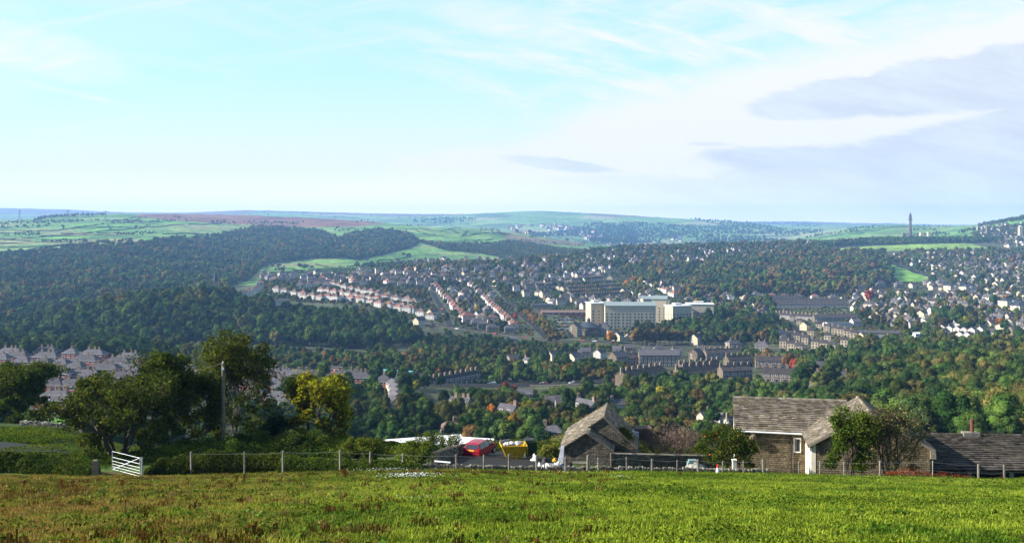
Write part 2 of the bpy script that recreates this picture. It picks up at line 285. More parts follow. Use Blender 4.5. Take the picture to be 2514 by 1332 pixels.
def grass_color(t):
    """field colour shared by the ground sheet and the blades growing on it: brown where the sorrel grows"""
    g=t.new('ShaderNodeNewGeometry').outputs['Position']; x,y,z=t.sep(g)
    n1=t.noise(g,.16,4); n2=t.noise(g,.9,3); n3=t.noise(g,.045,2)
    base=t.mix(t.ramp(n2,.32,.68),(.098,.150,.013),(.215,.27,.024)); base=t.mix(t.ramp(n3,.35,.65,.0,.45),base,(.20,.23,.03)); base=t.mix(t.ramp(n1,.46,.70,0,.85),base,(.030,.085,.008))
    yel=t.ramp(t.noise(g,2.3,2),.52,.74,0,.5); base=t.mix(yel,base,(.26,.29,.035))
    side=t.ramp(t.math('ADD',t.math('DIVIDE',x,t.math('MAXIMUM',y,1.0)),t.math('MULTIPLY',t.math('SUBTRACT',n1,.5),.5)),.0,-.46,.0,.95)
    f=t.math('MULTIPLY',side,t.ramp(t.math('ADD',n2,t.math('MULTIPLY',n1,.9)),.70,1.05,0,.97))
    f2=t.math('MULTIPLY',t.ramp(n2,.60,.82,0,.55),t.ramp(n3,.4,.6,.2,1)); f=t.math('MAXIMUM',f,f2)
    return t.mix(f,base,t.mix(t.ramp(t.noise(g,1.7,2),.35,.65),(.150,.085,.025),(.22,.15,.04)))
m_ground,t=newmat('ground_cover')
ca=t.new('ShaderNodeAttribute',attribute_name='col',attribute_type='GEOMETRY')
g=t.new('ShaderNodeNewGeometry').outputs['Position']
yy=t.sep(g)[1]
kfar=t.ramp(t.noise(g,.006,5,.65),.3,.7,.72,1.28); kmid=t.ramp(t.noise(g,.07,4,.6),.3,.7,.6,1.4); kn=t.ramp(t.noise(g,1.1,4,.6),.3,.7,.55,1.45)
k=t.math('MULTIPLY',kfar,kmid); k=t.math('MULTIPLY',k,kn)
cc=t.mix(1,ca.outputs['Color'],t.vec(k,k,k),'MULTIPLY')
cc=t.mix(ca.outputs['Alpha'],cc,t.mix(1,grass_color(t),(.62,.62,.6),'MULTIPLY'))
finish(m_ground,t,cc,.95,t.math('ADD',t.noise(g,1.4,4),t.noise(g,.25,3)),.7,.25,0,.1)

# the one sheet: full fan plus side strips with a constant sideways offset
off=[2,6,14,30,60,120]
NX=len(PXS); cols_i=[0]*len(off)+list(range(NX))+[NX-1]*len(off); offs=[-q for q in off[::-1]]+[0]*NX+off
Xf=XG[cols_i]+np.array(offs)[:,None]; Yf=np.broadcast_to(YS,Xf.shape); Zf=ZG[cols_i]; Cf=C[cols_i]
nx,ny=Xf.shape; V=np.stack([Xf,Yf,Zf],-1).reshape(-1,3)
ii,jj=np.meshgrid(np.arange(nx-1),np.arange(ny-1),indexing='ij'); a=(ii*ny+jj).ravel(); Q=np.stack([a,a+ny,a+ny+1,a+1],-1)
me=np_mesh('ground',V,Q,m_ground,smooth=True)
at=me.attributes.new('col','FLOAT_COLOR','POINT'); at.data.foreach_set('color',Cf.reshape(-1,4).astype(np.float32).ravel())
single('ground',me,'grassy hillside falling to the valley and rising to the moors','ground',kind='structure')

# ------------------------------------------------------------------ camera, light, sky, air
cam=bpy.data.cameras.new('camera'); cam.sensor_width=36; cam.lens=36*F/2514; cam.shift_y=-(666-HY)/2514; cam.clip_end=40000; cam.clip_start=.1
co=bpy.data.objects.new('camera',cam); col.objects.link(co); co.rotation_euler=(math.radians(90),0,0); scene.camera=co
EL,AZ=math.radians(28),math.radians(-93)                     # sun: from the left, a touch behind the camera
sv=Vector((math.sin(AZ)*math.cos(EL),math.cos(AZ)*math.cos(EL),math.sin(EL)))
sl=bpy.data.lights.new('sun','SUN'); sl.energy=5.0; sl.angle=math.radians(.5); sl.color=(1,.93,.82)
so=bpy.data.objects.new('sun',sl); col.objects.link(so); so.rotation_euler=sv.to_track_quat('Z','Y').to_euler(); so.location=(-500,0,400)
scene.view_settings.view_transform='Standard'; scene.view_settings.look='None'; scene.view_settings.gamma=1; EXPO=1.35; scene.view_settings.exposure=EXPO
cy=scene.cycles; cy.max_bounces=5; cy.diffuse_bounces=2; cy.glossy_bounces=2; cy.transmission_bounces=3; cy.transparent_max_bounces=4; cy.volume_bounces=0
cy.use_denoising=True; cy.caustics_reflective=False; cy.caustics_refractive=False

w=bpy.data.worlds.new('World'); scene.world=w; w.use_nodes=True; w.node_tree.nodes.clear(); t=NT(w.node_tree)
sky=t.new('ShaderNodeTexSky'); sky.sky_type='NISHITA'; sky.sun_disc=False; sky.sun_elevation=EL; sky.sun_rotation=AZ%(2*math.pi); sky.altitude=200; sky.air_density=1; sky.dust_density=.6; sky.ozone_density=1
d=t.new('ShaderNodeTexCoord').outputs['Generated']; x,y,z=t.sep(d); ym=t.math('MAXIMUM',y,.12)
u=t.math('ADD',t.math('MULTIPLY',t.math('DIVIDE',x,ym),F),CX); v=t.math('SUBTRACT',HY,t.math('MULTIPLY',t.math('DIVIDE',z,ym),F))
uv=t.vec(t.math('MULTIPLY',u,.001),t.math('MULTIPLY',v,.001),0.0)
def tn(sx,sy,rot,detail=4,off=0,rough=.55):
    n=t.new('ShaderNodeMapping'); t.put(n.inputs[0],uv); n.inputs['Scale'].default_value=(1,1,1); n.inputs['Rotation'].default_value=(0,0,math.radians(rot)); n.inputs['Location'].default_value=(off,off*.7,0)
    q=t.new('ShaderNodeMapping'); t.put(q.inputs[0],n.outputs[0]); q.inputs['Scale'].default_value=(sx,sy,1)
    return t.noise(q.outputs[0],1,detail,rough)
def edge(pts):
    n=t.new('ShaderNodeFloatCurve'); t.put(n.inputs['Value'],t.math('DIVIDE',t.math('ADD',u,600),3700,clamp=True))
    c=n.mapping.curves[0]; pts=[(-600,pts[0][1])]+pts+[(3100,pts[-1][1])]
    n.mapping.use_clip=False
    P=[((a+600)/3700,b/1000) for a,b in pts]
    c.points[0].location=P[0]; c.points[1].location=P[-1]
    for p in P[1:-1]: c.points.new(*p)
    for p in c.points: p.handle_type='VECTOR'
    n.mapping.update(); return t.math('MULTIPLY',n.outputs[0],1000)
wob=t.math('ADD',t.math('MULTIPLY',t.math('SUBTRACT',tn(5,18,-8,6,3,.65),.5),62),t.math('MULTIPLY',t.math('SUBTRACT',tn(22,60,-8,4,6,.6),.5),14))
wob2=t.math('MULTIPLY',t.math('SUBTRACT',tn(3,7,-12,4,9),.5),150)
def below(pts,soft,w=wob,bias=0):  # 1 where the view row lies under the curve
    e=edge(pts); return t.ramp(t.math('ADD',t.math('SUBTRACT',v,e),w),bias-soft,bias+soft)
def mul(*a):
    r=a[0]
    for b in a[1:]: r=t.math('MULTIPLY',r,b)
    return r
inv=lambda a:t.math('SUBTRACT',1,a)
# high white sheet sweeping up to the right
white=below([(0,470),(500,455),(850,390),(1257,318),(1500,250),(1750,185),(1900,140),(2150,85),(2514,10)],62,wob2)
# wisps
w1=t.ramp(tn(2.2,13,-14,6,1.3,.65),.40,.66); w2=t.ramp(tn(1.5,8,12,6,5.1,.65),.43,.70); w3=t.ramp(tn(9,40,8,4,2.2),.35,.75,.55,1)
right=t.ramp(u,800,1500,.25,.95); lefty=t.ramp(u,520,40,0,1)
def blob(cx,cy_,rx,ry,rot=0,soft=.5):
    c,s=math.cos(math.radians(rot)),math.sin(math.radians(rot))
    du=t.math('SUBTRACT',u,cx); dv=t.math('ADD',t.math('SUBTRACT',v,cy_),t.math('MULTIPLY',wob,.6))
    a=t.math('DIVIDE',t.math('ADD',t.math('MULTIPLY',du,c),t.math('MULTIPLY',dv,s)),rx); b=t.math('DIVIDE',t.math('SUBTRACT',t.math('MULTIPLY',dv,c),t.math('MULTIPLY',du,s)),ry)
    return t.ramp(t.math('ADD',t.math('MULTIPLY',a,a),t.math('MULTIPLY',b,b)),1+soft,max(0,1-soft*1.6))
wisp=t.math('MAXIMUM',mul(w1,right),mul(w2,right,.8)); w4=t.ramp(tn(1.1,16,11,7,14.2,.62),.48,.74,0,.62); wisp=t.math('MAXIMUM',wisp,w4)
for bb,st in ((blob(60,120,260,62,14,.9),.95),(blob(1270,60,230,46,12,.9),.8),(blob(1330,100,190,15,12,.9),.75),(blob(1190,140,150,11,7,.9),.8),(blob(180,232,210,9,11,.9),.75),(blob(560,255,190,11,11,.9),.35),(blob(1900,62,330,26,-14,.9),.85),(blob(2330,55,260,60,-8,.9),.95),(blob(1450,215,260,26,-6,.9),.5)):
    wisp=t.math('MAXIMUM',wisp,mul(bb,st,w3))
veil=t.ramp(v,60,470,.02,.96); veilL=t.math('MULTIPLY',t.ramp(u,900,-100,0,.45),t.ramp(tn(1.2,5,-12,4,8),.3,.7))
thin=t.math('MAXIMUM',t.math('MAXIMUM',white,wisp),t.math('MAXIMUM',t.math('POWER',veil,1.6),veilL))
# grey-blue layered cloud
T1=below([(1790,275),(1820,260),(1852,240),(1967,220),(2007,200),(2077,185),(2137,178),(2172,162),(2257,150),(2377,135),(2447,112),(2514,97),(2800,40)],9)
B1=below([(1790,262),(1857,287),(2007,297),(2207,284),(2357,280),(2457,264),(2514,300),(2600,600)],9)
T2=below([(1600,432),(1640,420),(1687,396),(1717,370),(1857,357),(2057,357),(2132,350),(2172,335),(2207,325),(2357,295),(2482,255),(2700,150)],10)
B2=below([(1560,436),(1687,397),(1872,414),(1880,418),(2100,428),(2514,440)],10)
bandR=t.ramp(u,1815,1860)
g1=mul(T1,inv(B1),bandR); g2=mul(T2,t.ramp(u,1660,1780)); wedge=mul(B2,t.ramp(u,1890,1700),inv(below([(1250,445),(1597,432),(1760,424),(1872,414),(1950,414)],7)),t.ramp(u,1560,1640))
g2=mul(g2,inv(wedge))
g3=t.math('MULTIPLY',below([(1000,470),(1257,445),(1430,432),(1600,436),(1750,428),(1880,418),(2200,400)],12),t.ramp(u,1000,2000,0,.8))
lens=t.math('MULTIPLY',blob(1375,404,150,15,7,.35),.85); lens2=t.math('MULTIPLY',blob(1745,352,60,6,0,.5),.55)
g2=mul(g2,t.ramp(v,452,405,t.ramp(u,1700,2300,0,1),1)); grey=t.math('MAXIMUM',t.math('MAXIMUM',g1,g2),t.math('MAXIMUM',g3,t.math('MAXIMUM',lens,lens2)))
tex=t.ramp(tn(3,14,-10,7,4,.65),.3,.7,.90,1.10)
KS=1/(.1*2**EXPO)                                                    # one display unit in sky-texture units
nish=t.mix(1,sky.outputs[0],(.95,1.42,1.35),'MULTIPLY')
hz=t.ramp(v,300,560); boost=t.ramp(v,400,560,1,1.5); cyan=t.mix(.80,nish,tuple(q*KS for q in (.58,.87,.97)))
wcol=t.mix(hz,tuple(q*KS for q in (1.0,1.01,1.01)),tuple(q*KS for q in (1.12,1.09,1.02)))
c=t.mix(thin,cyan,wcol); gcol=t.mix(1,tuple(q*KS for q in (.77,.85,.965)),t.vec(tex,tex,tex),'MULTIPLY')
c=t.mix(t.math('MULTIPLY',grey,t.ramp(v,470,545,.92,.60)),c,gcol)
# away from the photographed quarter the sky is plain hazy blue with broken cloud
beh=t.ramp(y,.30,.12); c=t.mix(beh,c,t.mix(t.ramp(t.noise(d,2.5,4),.5,.75,0,.6),t.mix(1,sky.outputs[0],(.8,.9,1.0),'MULTIPLY'),tuple(q*KS*.45 for q in (.9,.95,1))))
c=t.mix(1,c,t.vec(boost,t.math('POWER',boost,.85),t.math('POWER',boost,.5)),'MULTIPLY'); bg=t.new('ShaderNodeBackground'); t.put(bg.inputs[0],c); bg.inputs[1].default_value=.1
o=t.new('ShaderNodeOutputWorld'); t.l.new(bg.outputs[0],o.inputs[0])
try: w.cycles.sampling_method='MANUAL'; w.cycles.sample_map_resolution=512
except Exception: pass

HZ=True
if HZ:
    b=MB(); b.box(-11300,-30,float(ZG.min())-8,11600,14060,float(ZG.max())+45)
    mh,t=newmat('hazy_air'); pv=t.new('ShaderNodeVolumePrincipled'); pv.inputs['Color'].default_value=(.28,.54,1,1); pv.inputs['Density'].default_value=7.4e-5; pv.inputs['Anisotropy'].default_value=.1
    o=t.new('ShaderNodeOutputMaterial'); t.l.new(pv.outputs[0],o.inputs['Volume'])
    hz_o=single('haze',b.mesh('haze',mh),'pale blue haze in the air over the valley','haze',kind='stuff')
# ------------------------------------------------------------------ materials
LEAF={
 'dark':mat_leaf('leaf_dark',(.020,.048,.014),(.042,.072,.020)),
 'mid':mat_leaf('leaf_mid',(.038,.075,.016),(.068,.105,.024)),
 'olive':mat_leaf('leaf_olive',(.058,.070,.018),(.100,.098,.028)),
 'russet':mat_leaf('leaf_russet',(.088,.062,.022),(.12,.085,.030)),
 'orange':mat_leaf('leaf_orange',(.34,.13,.015),(.27,.15,.02)),
 'yellow':mat_leaf('leaf_yellow',(.22,.20,.018),(.28,.22,.02)),
 'red':mat_leaf('leaf_red',(.20,.035,.02),(.28,.06,.02)),
 'conifer':mat_leaf('leaf_conifer',(.010,.026,.012),(.016,.036,.014),.15),
}
m_bark=mat_plain('bark',(.075,.06,.045),.35,4); m_slate=mat_plain('slate_roof',(.085,.080,.086),.25,.6,.9,spec=.08,objvar=.25)
m_terr=mat_plain('terrace_slate',(.052,.046,.045),.3,.5,.9,spec=.08,objvar=.2); m_slateb=mat_plain('blue_slate_roof',(.045,.053,.07),.2,.6,.8,spec=.12,objvar=.15)
m_redtile=mat_plain('red_tile_roof',(.19,.08,.06),.25,.6,.9,objvar=.25); m_browntile=mat_plain('brown_tile_roof',(.13,.08,.06),.25,.6,.9,objvar=.25)
m_render=mat_plain('white_render',(.45,.43,.39),.12,.5,.85,objvar=.12); m_cream=mat_plain('cream_stone',(.50,.42,.28),.15,.6,.9,objvar=.15)
m_stone=mat_plain('sooty_stone',(.135,.108,.075),.3,.5,.95,objvar=.3); m_pstone=mat_plain('pale_stone',(.40,.335,.24),.2,.6,.9,objvar=.15); m_brick=mat_plain('red_brick',(.30,.085,.055),.2,.8,.9,objvar=.15)  # the pale stone is one even buff colour on every face
m_glass=mat_plain('window_glass',(.03,.035,.045),.1,.5,.15,spec=.6); m_white=mat_plain('white_paint',(.75,.75,.73),.08,2,.5)
m_pot=mat_plain('chimney_pot',(.33,.19,.12),.2,2); m_chim=mat_plain('chimney_stone',(.24,.18,.13),.3,1)
m_asphalt=mat_plain('asphalt',(.16,.16,.165),.15,.3,.9); m_roadfar=mat_plain('pale_road',(.22,.22,.225),.12,.1,.9)
m_metal=mat_plain('galvanised_metal',(.40,.42,.44),.12,3,.45,.6,.5); m_wire=mat_plain('fence_wire',(.30,.30,.30),.1,3,.5,.5)
m_post=mat_plain('weathered_post',(.30,.27,.22),.35,5); m_dark=mat_plain('dark_paint',(.02,.02,.022),.2,2,.6); m_rubber=mat_plain('rubber',(.02,.02,.02),.2,2,.8)
m_turq=mat_plain('turquoise_sheet',(.10,.36,.35),.1,1,.5); m_copper=mat_plain('pale_green_roof',(.19,.23,.22),.1,.4,.6)

# ------------------------------------------------------------------ crowns
def sphere_quads(c,r,sz=1.0,nu=9,nv=6,jit=.12,rg=R):
    th=np.linspace(.12,math.pi-.12,nv+1); ph=np.linspace(0,2*math.pi,nu,endpoint=False)
    T,P=np.meshgrid(th,ph,indexing='ij'); rr=r*(1+rg.uniform(-jit,jit,T.shape))
    V=np.stack([c[0]+rr*np.sin(T)*np.cos(P),c[1]+rr*np.sin(T)*np.sin(P),c[2]+sz*rr*np.cos(T)],-1).reshape(-1,3)
    q=[]
    for i in range(nv):
        for j in range(nu): q.append((i*nu+j,(i+1)*nu+j,(i+1)*nu+(j+1)%nu,i*nu+(j+1)%nu))
    return V,np.array(q)
def leaf_quads(P,N,size,rg,jit=.75,asp=1.0):
    n=len(P); N=N+rg.normal(0,jit,(n,3)); N/=np.linalg.norm(N,axis=1)[:,None]+1e-9
    A=rg.normal(0,1,(n,3)); U=np.cross(N,A); U/=np.linalg.norm(U,axis=1)[:,None]+1e-9; W=np.cross(N,U)
    s=(size*rg.uniform(.55,1.3,n))[:,None]*.5; U=U*s; W=W*s*asp
    V=np.stack([P-U,P+W*.8-U*.1,P+U,P-W*.8+U*.1],1).reshape(-1,3); Q=np.arange(n*4).reshape(n,4); return V,Q
def make_crown(seed,h=12,r=5,nlobe=13,nl=900,leaf=.7,kind='round',core=True):
    rg=np.random.default_rng(seed); L=[]
    for i in range(nlobe):
        f=(i+.5)/nlobe
        if kind=='cone': zc=h*(.12+.80*f); env=r*(1-f)*.95+.25; rl=env*.75+.2; d=env*.35
        elif kind=='bush': zc=h*rg.uniform(.25,.62); env=r; rl=r*rg.uniform(.35,.5); d=env*rg.uniform(.2,.62)
        else:
            zc=h*(.36+.48*f); env=r*math.sqrt(max(.08,1-((f-.38)/.72)**2)); rl=r*rg.uniform(.30,.46); d=max(0,env-rl*.8)*rg.uniform(.55,1)
        a=i*2.399+rg.uniform(-.5,.5); L.append((np.array([d*math.cos(a),d*math.sin(a),zc]),rl,rg.uniform(.6,1.45)))
    if kind=='round': L.append((np.array([0,0,h*.58]),r*.55,1.0))
    w=np.array([q[1]**2 for q in L]); w/=w.sum(); li=rg.choice(len(L),nl,p=w)
    N=rg.normal(0,1,(nl,3)); N[:,2]=np.where(N[:,2]<-.5,-N[:,2],N[:,2]); N/=np.linalg.norm(N,axis=1)[:,None]
    Cc=np.array([L[i][0] for i in li]); rl=np.array([L[i][1] for i in li]); 
    lump=1+.16*np.sin(N[:,0]*6+li)*np.sin(N[:,1]*7+li*2)
    sz=np.where(kind=='cone',1.5,.92); P=Cc+N*(rl*lump*rg.uniform(.86,1.14,nl))[:,None]*np.array([1,1,float(sz)])
    V,Q=leaf_quads(P,N,leaf,rg,.42); T=(np.array([L[i][2] for i in li])*rg.uniform(.7,1.3,nl))[:,None]*np.array([[1,1,1]])
    T=T*np.stack([rg.uniform(.85,1.2,nl),np.ones(nl),rg.uniform(.8,1.1,nl)],-1)
    if core:
        for c,rl_,tt in L:
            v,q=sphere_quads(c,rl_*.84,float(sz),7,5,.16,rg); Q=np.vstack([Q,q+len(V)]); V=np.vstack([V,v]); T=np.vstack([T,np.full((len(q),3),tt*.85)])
    return V,Q,T
def make_trunk(seed,h,r,mats):
    rg=random.Random(seed); b=MB(); tr=h*.022+.08
    b.tube([(0,0,-1.5),(0,0,.0),(rg.uniform(-.1,.1),rg.uniform(-.1,.1),h*.25),(rg.uniform(-.3,.3),rg.uniform(-.3,.3),h*.62)],[tr*1.4,tr*1.15,tr*.85,tr*.35],6)
    for i in range(5):
        a=i*1.257+rg.uniform(-.3,.3); z0=h*rg.uniform(.2,.42)
        b.tube([(0,0,z0),(math.cos(a)*r*.35,math.sin(a)*r*.35,z0+h*.12),(math.cos(a)*r*.68,math.sin(a)*r*.68,z0+h*.26)],[tr*.5,tr*.32,tr*.12],4)
    return b.mesh('trunk',mats)
SPEC={'near':(1700,.52,14),'mid':(620,.85,12),'far':(150,1.6,8)}
_crowns={}; _trunks={}
def crown_mesh(lod,kind,var,tint):
    k=(lod,kind,var)
    if k not in _crowns:
        nl,lf,nb=SPEC[lod]
        if kind=='cone': _crowns[k]=make_crown(100+var,13,2.3,10,int(nl*.7),lf*.8,'cone')
        elif kind=='bush': _crowns[k]=make_crown(200+var,5,3.4,9,int(nl*.55),lf*.75,'bush')
        else: _crowns[k]=make_crown(300+var,12,[5,5.6,4.6,5.2,4.2][var%5],nb,nl,lf,'round')
    kk=k+(tint,)
    if kk not in _crowns:
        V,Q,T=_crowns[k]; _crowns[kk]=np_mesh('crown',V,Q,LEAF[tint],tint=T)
    return _crowns[kk]
def trunk_mesh(kind,var):
    if (kind,var) not in _trunks: _trunks[(kind,var)]=make_trunk(var,{'cone':11,'bush':3,'round':11}[kind],{'cone':.8,'bush':2.6,'round':4}[kind],m_bark)
    return _trunks[(kind,var)]

def scatter_stuff(name,label,cat,P,S,RZ,IDX,protos):
    """one object carrying a mass nobody could count: its points each bear one of the given shapes"""
    pc=bpy.data.collections.new(name+' shapes')
    for i,me in enumerate(protos):
        o=bpy.data.objects.new('%s %03d'%(name,i),me); pc.objects.link(o)
    me=bpy.data.meshes.new(name); n=len(P); me.vertices.add(n); me.vertices.foreach_set('co',np.asarray(P,np.float32).ravel())
    for nm,ty,val in (('sc','FLOAT',S),('rz','FLOAT',RZ),('pi','INT',IDX)):
        a=me.attributes.new(nm,ty,'POINT'); a.data.foreach_set('value',np.asarray(val,np.float32 if ty=='FLOAT' else np.int32))
    o=single(name,me,label,cat,kind='stuff')
    g=bpy.data.node_groups.new(name,'GeometryNodeTree'); g.interface.new_socket('Geometry',in_out='INPUT',socket_type='NodeSocketGeometry'); g.interface.new_socket('Geometry',in_out='OUTPUT',socket_type='NodeSocketGeometry')
    N=g.nodes; L=g.links; gi=N.new('NodeGroupInput'); go=N.new('NodeGroupOutput'); ip=N.new('GeometryNodeInstanceOnPoints')
    ci=N.new('GeometryNodeCollectionInfo'); ci.inputs['Collection'].default_value=pc; ci.inputs['Separate Children'].default_value=True; ci.inputs['Reset Children'].default_value=True
    def na(nm,dt):
        q=N.new('GeometryNodeInputNamedAttribute'); q.data_type=dt; q.inputs['Name'].default_value=nm; return q.outputs['Attribute']
    cx=N.new('ShaderNodeCombineXYZ'); L.new(na('rz','FLOAT'),cx.inputs[2]); e=N.new('FunctionNodeEulerToRotation'); L.new(cx.outputs[0],e.inputs[0])
    L.new(gi.outputs[0],ip.inputs['Points']); L.new(ci.outputs[0],ip.inputs['Instance']); ip.inputs['Pick Instance'].default_value=True
    L.new(na('pi','INT'),ip.inputs['Instance Index']); L.new(e.outputs[0],ip.inputs['Rotation']); av=me.attributes.new('sv','FLOAT_VECTOR','POINT'); q_=np.random.default_rng(n).uniform(.82,1.22,(n,3)); q_[:,2]=np.random.default_rng(n+1).uniform(.78,1.25,n); av.data.foreach_set('vector',(q_*np.asarray(S)[:,None]).astype(np.float32).ravel())
    L.new(na('sv','FLOAT_VECTOR'),ip.inputs['Scale'])
    L.new(ip.outputs[0],go.inputs[0]); md=o.modifiers.new('scatter','NODES'); md.node_group=g; return o

# ------------------------------------------------------------------ occupied ground
OCC=[]; KEEP=[]     # (x,y,r) footprints ; screen boxes that nearer trees should not cover: (x0,y0,x1,y1,depth,strength)
def occupy(x,y,r): OCC.append((x,y,r))
def where(px,py):
    return 'left' if px<500 else 'centre left' if px<1000 else 'centre' if px<1500 else 'centre right' if px<2000 else 'right'
_used=set()
def place_words(px,py):
    """says where in the photograph, finely enough to be the only one"""
    a=px/2514*100; b=py/1332*100
    for k in (1,1,.5,.5,.2,.1):
        s='at %g%% across, %g%% down'%(round(round(a/k)*k,2),round(round(b/k)*k,2))
        if s not in _used: break
    q=a
    while s in _used: q+=.1; s='at %g%% across, %g%% down'%(round(q,1),round(b,1))
    _used.add(s); return s
# ------------------------------------------------------------------ house shapes
WM={'render':m_render,'pale':m_pstone,'cream':m_cream,'stone':m_stone,'brick':m_brick}
RM={'slate':m_slate,'terr':m_terr,'blue':m_slateb,'red':m_redtile,'brown':m_browntile}
_hc={}
def wall_mesh(w,d,e,rh,kind,wm,win):
    b=MB(); z0=-5
    b.face([(-w/2,-d/2,z0),(w/2,-d/2,z0),(w/2,-d/2,e),(-w/2,-d/2,e)]); b.face([(w/2,d/2,z0),(-w/2,d/2,z0),(-w/2,d/2,e),(w/2,d/2,e)])
    if kind=='gable':
        b.face([(w/2,-d/2,z0),(w/2,d/2,z0),(w/2,d/2,e),(w/2,0,e+rh),(w/2,-d/2,e)]); b.face([(-w/2,d/2,z0),(-w/2,-d/2,z0),(-w/2,-d/2,e),(-w/2,0,e+rh),(-w/2,d/2,e)])
    else:
        b.face([(w/2,-d/2,z0),(w/2,d/2,z0),(w/2,d/2,e),(w/2,-d/2,e)]); b.face([(-w/2,d/2,z0),(-w/2,-d/2,z0),(-w/2,-d/2,e),(-w/2,d/2,e)])
    if win:
        for (x,y,z,ww,wh,ax) in (win if isinstance(win,list) else win_spots(w,d,e,kind)): win_box(b,x,y,z,ww,wh,ax,1,2)
    return b.mesh('wall',[wm,m_chim if wm==m_pstone else m_white,m_glass])
def win_spots(w,d,e,kind):
    L=[]; fl=max(1,int(round(e/2.7))); n=max(2,int(w/2.9))
    for s in (-1,1):
        for f in range(fl):
            for i in range(n): L.append(((i+.5)/n*w-w/2, s*d/2, f*2.7+1.0, 1.25,1.3,0 if s<0 else 1))
    for s in (-1,1):
        for f in range(fl): L.append((s*w/2, -d*.18*s, f*2.7+1.0, .9,1.2,2 if s>0 else 3))
    return L
def win_box(b,x,y,z,ww,wh,ax,mf,mg):
    p=.05
    def bx(a0,a1,z0_,z1_,o0,o1,m):
        if ax==0: b.box(x+a0,y-o1,z0_,x+a1,y-o0,z1_,m)
        elif ax==1: b.box(x+a0,y+o0,z0_,x+a1,y+o1,z1_,m)
        elif ax==2: b.box(x+o0,y+a0,z0_,x+o1,y+a1,z1_,m)
        else: b.box(x-o1,y+a0,z0_,x-o0,y+a1,z1_,m)
    h=ww/2; bx(-h,h,z,z+wh,.0,.03,mg)
    bx(-h-.2,-h,z-.06,z+wh+.12,0,p,mf); bx(h,h+.2,z-.06,z+wh+.12,0,p,mf); bx(-h,h,z-.18,z,0,p+.05,mf); bx(-h,h,z+wh,z+wh+.12,0,p,mf); bx(-.03,.03,z,z+wh,.032,p,mf)
def roof_mesh(w,d,e,rh,kind,rm):
    b=MB(); o=.35; x=w/2+o; y=d/2+o; z=e-o*rh/(d/2); th=.14; ins=min(w/2-.3,d/2*.95) if kind=='hip' else 0
    for (dz,fl) in ((th,False),(0,True)):
        A,B,C_,D=(-x,-y,z+dz),(x,-y,z+dz),(x,y,z+dz),(-x,y,z+dz); P,Q=(-x+ins*1.0,0,e+rh+dz),(x-ins*1.0,0,e+rh+dz)
        fs=[[A,B,Q,P],[C_,D,P,Q]]+([[B,C_,Q],[D,A,P]] if kind=='hip' else [])
        for f in fs: b.face(f[::-1] if fl else f,0)
    for a,c in (((-x,-y,z),(x,-y,z)),((x,y,z),(-x,y,z))): b.face([a,c,(c[0],c[1],c[2]+th),(a[0],a[1],a[2]+th)],1)
    if kind=='hip':
        for a,c in (((x,-y,z),(x,y,z)),((-x,y,z),(-x,-y,z))): b.face([a,c,(c[0],c[1],c[2]+th),(a[0],a[1],a[2]+th)],1)
    else:
        for s in (-1,1):
            for t_ in (-1,1): b.face([(s*x,t_*y,z),(s*x,0,e+rh),(s*x,0,e+rh+th),(s*x,t_*y,z+th)],1)
    b.box(-x+ins,-.1,e+rh+th-.04,x-ins,.1,e+rh+th+.06,0,(.8,.8,.8))
    return b.mesh('roof',[rm,m_white if kind=='hip' else m_chim])
def chim_mesh(big=1.0):
    b=MB(); b.box(-.55*big,-.35,-1.8,.55*big,.35,1.2*big); b.box(-.62*big,-.42,1.2*big,.62*big,.42,1.35*big)
    for x in (-.33,0,.33): b.cyl((x*big,0,1.35*big),.12,.45,6,.10,1)
    return b.mesh('chimney',[m_chim,m_pot])
def win_mesh(ww,wh,ax,frame=None):
    k=('win',ww,wh,ax)
    if k not in _hc:
        f=MB(); win_box(f,0,0,0,ww,wh,ax,0,1)
        _hc[k]=f.mesh('window',[m_white,m_glass])
    return _hc[k]
def house(x,y,z,rz,w,d,e,rh,kind='hip',wall='render',roof='red',chim=(0,),label=None,cat='house',group=None,detail=False,name='house',sub=None):
    key=(w,d,e,rh,kind)
    kw=('w',key,wall,detail); kr=('r',key,roof)
    if kw not in _hc: _hc[kw]=wall_mesh(w,d,e,rh,kind,WM[wall],not detail)
    if kr not in _hc: _hc[kr]=roof_mesh(w,d,e,rh,kind,RM[roof])
    if ('c',) not in _hc: _hc[('c',)]=chim_mesh(1.15)
    t=thing(name,label,cat,(x,y,z),rz,group)
    obj('wall',_hc[kw],t); obj('roof',_hc[kr],t)
    for c in chim: obj('chimney',_hc[('c',)],t,(c*w/2,0,e+rh))
    if detail:
        for (wx,wy,wz,ww,wh,ax) in win_spots(w,d,e,kind):
            o=obj('window',win_mesh(ww,wh,ax),t,(wx,wy,wz))
        dm=('door',)
        if dm not in _hc:
            b=MB(); b.box(-.45,-.07,0,.45,0,2.05,0); b.box(-.55,-.1,2.05,.55,0,2.2,1); _hc[dm]=b.mesh('door',[m_dark,m_white])
        obj('door',_hc[dm],t,(w*.02+.9 if w<9 else 0,-d/2,.0))
    occupy(x,y,math.hypot(w,d)/2*.9)
    a,c=scr(x,y,z); k=F/y; KEEP.append((a-w*k*.5,c-(e+rh)*k,a+w*k*.5,c,y,.9))
    return t
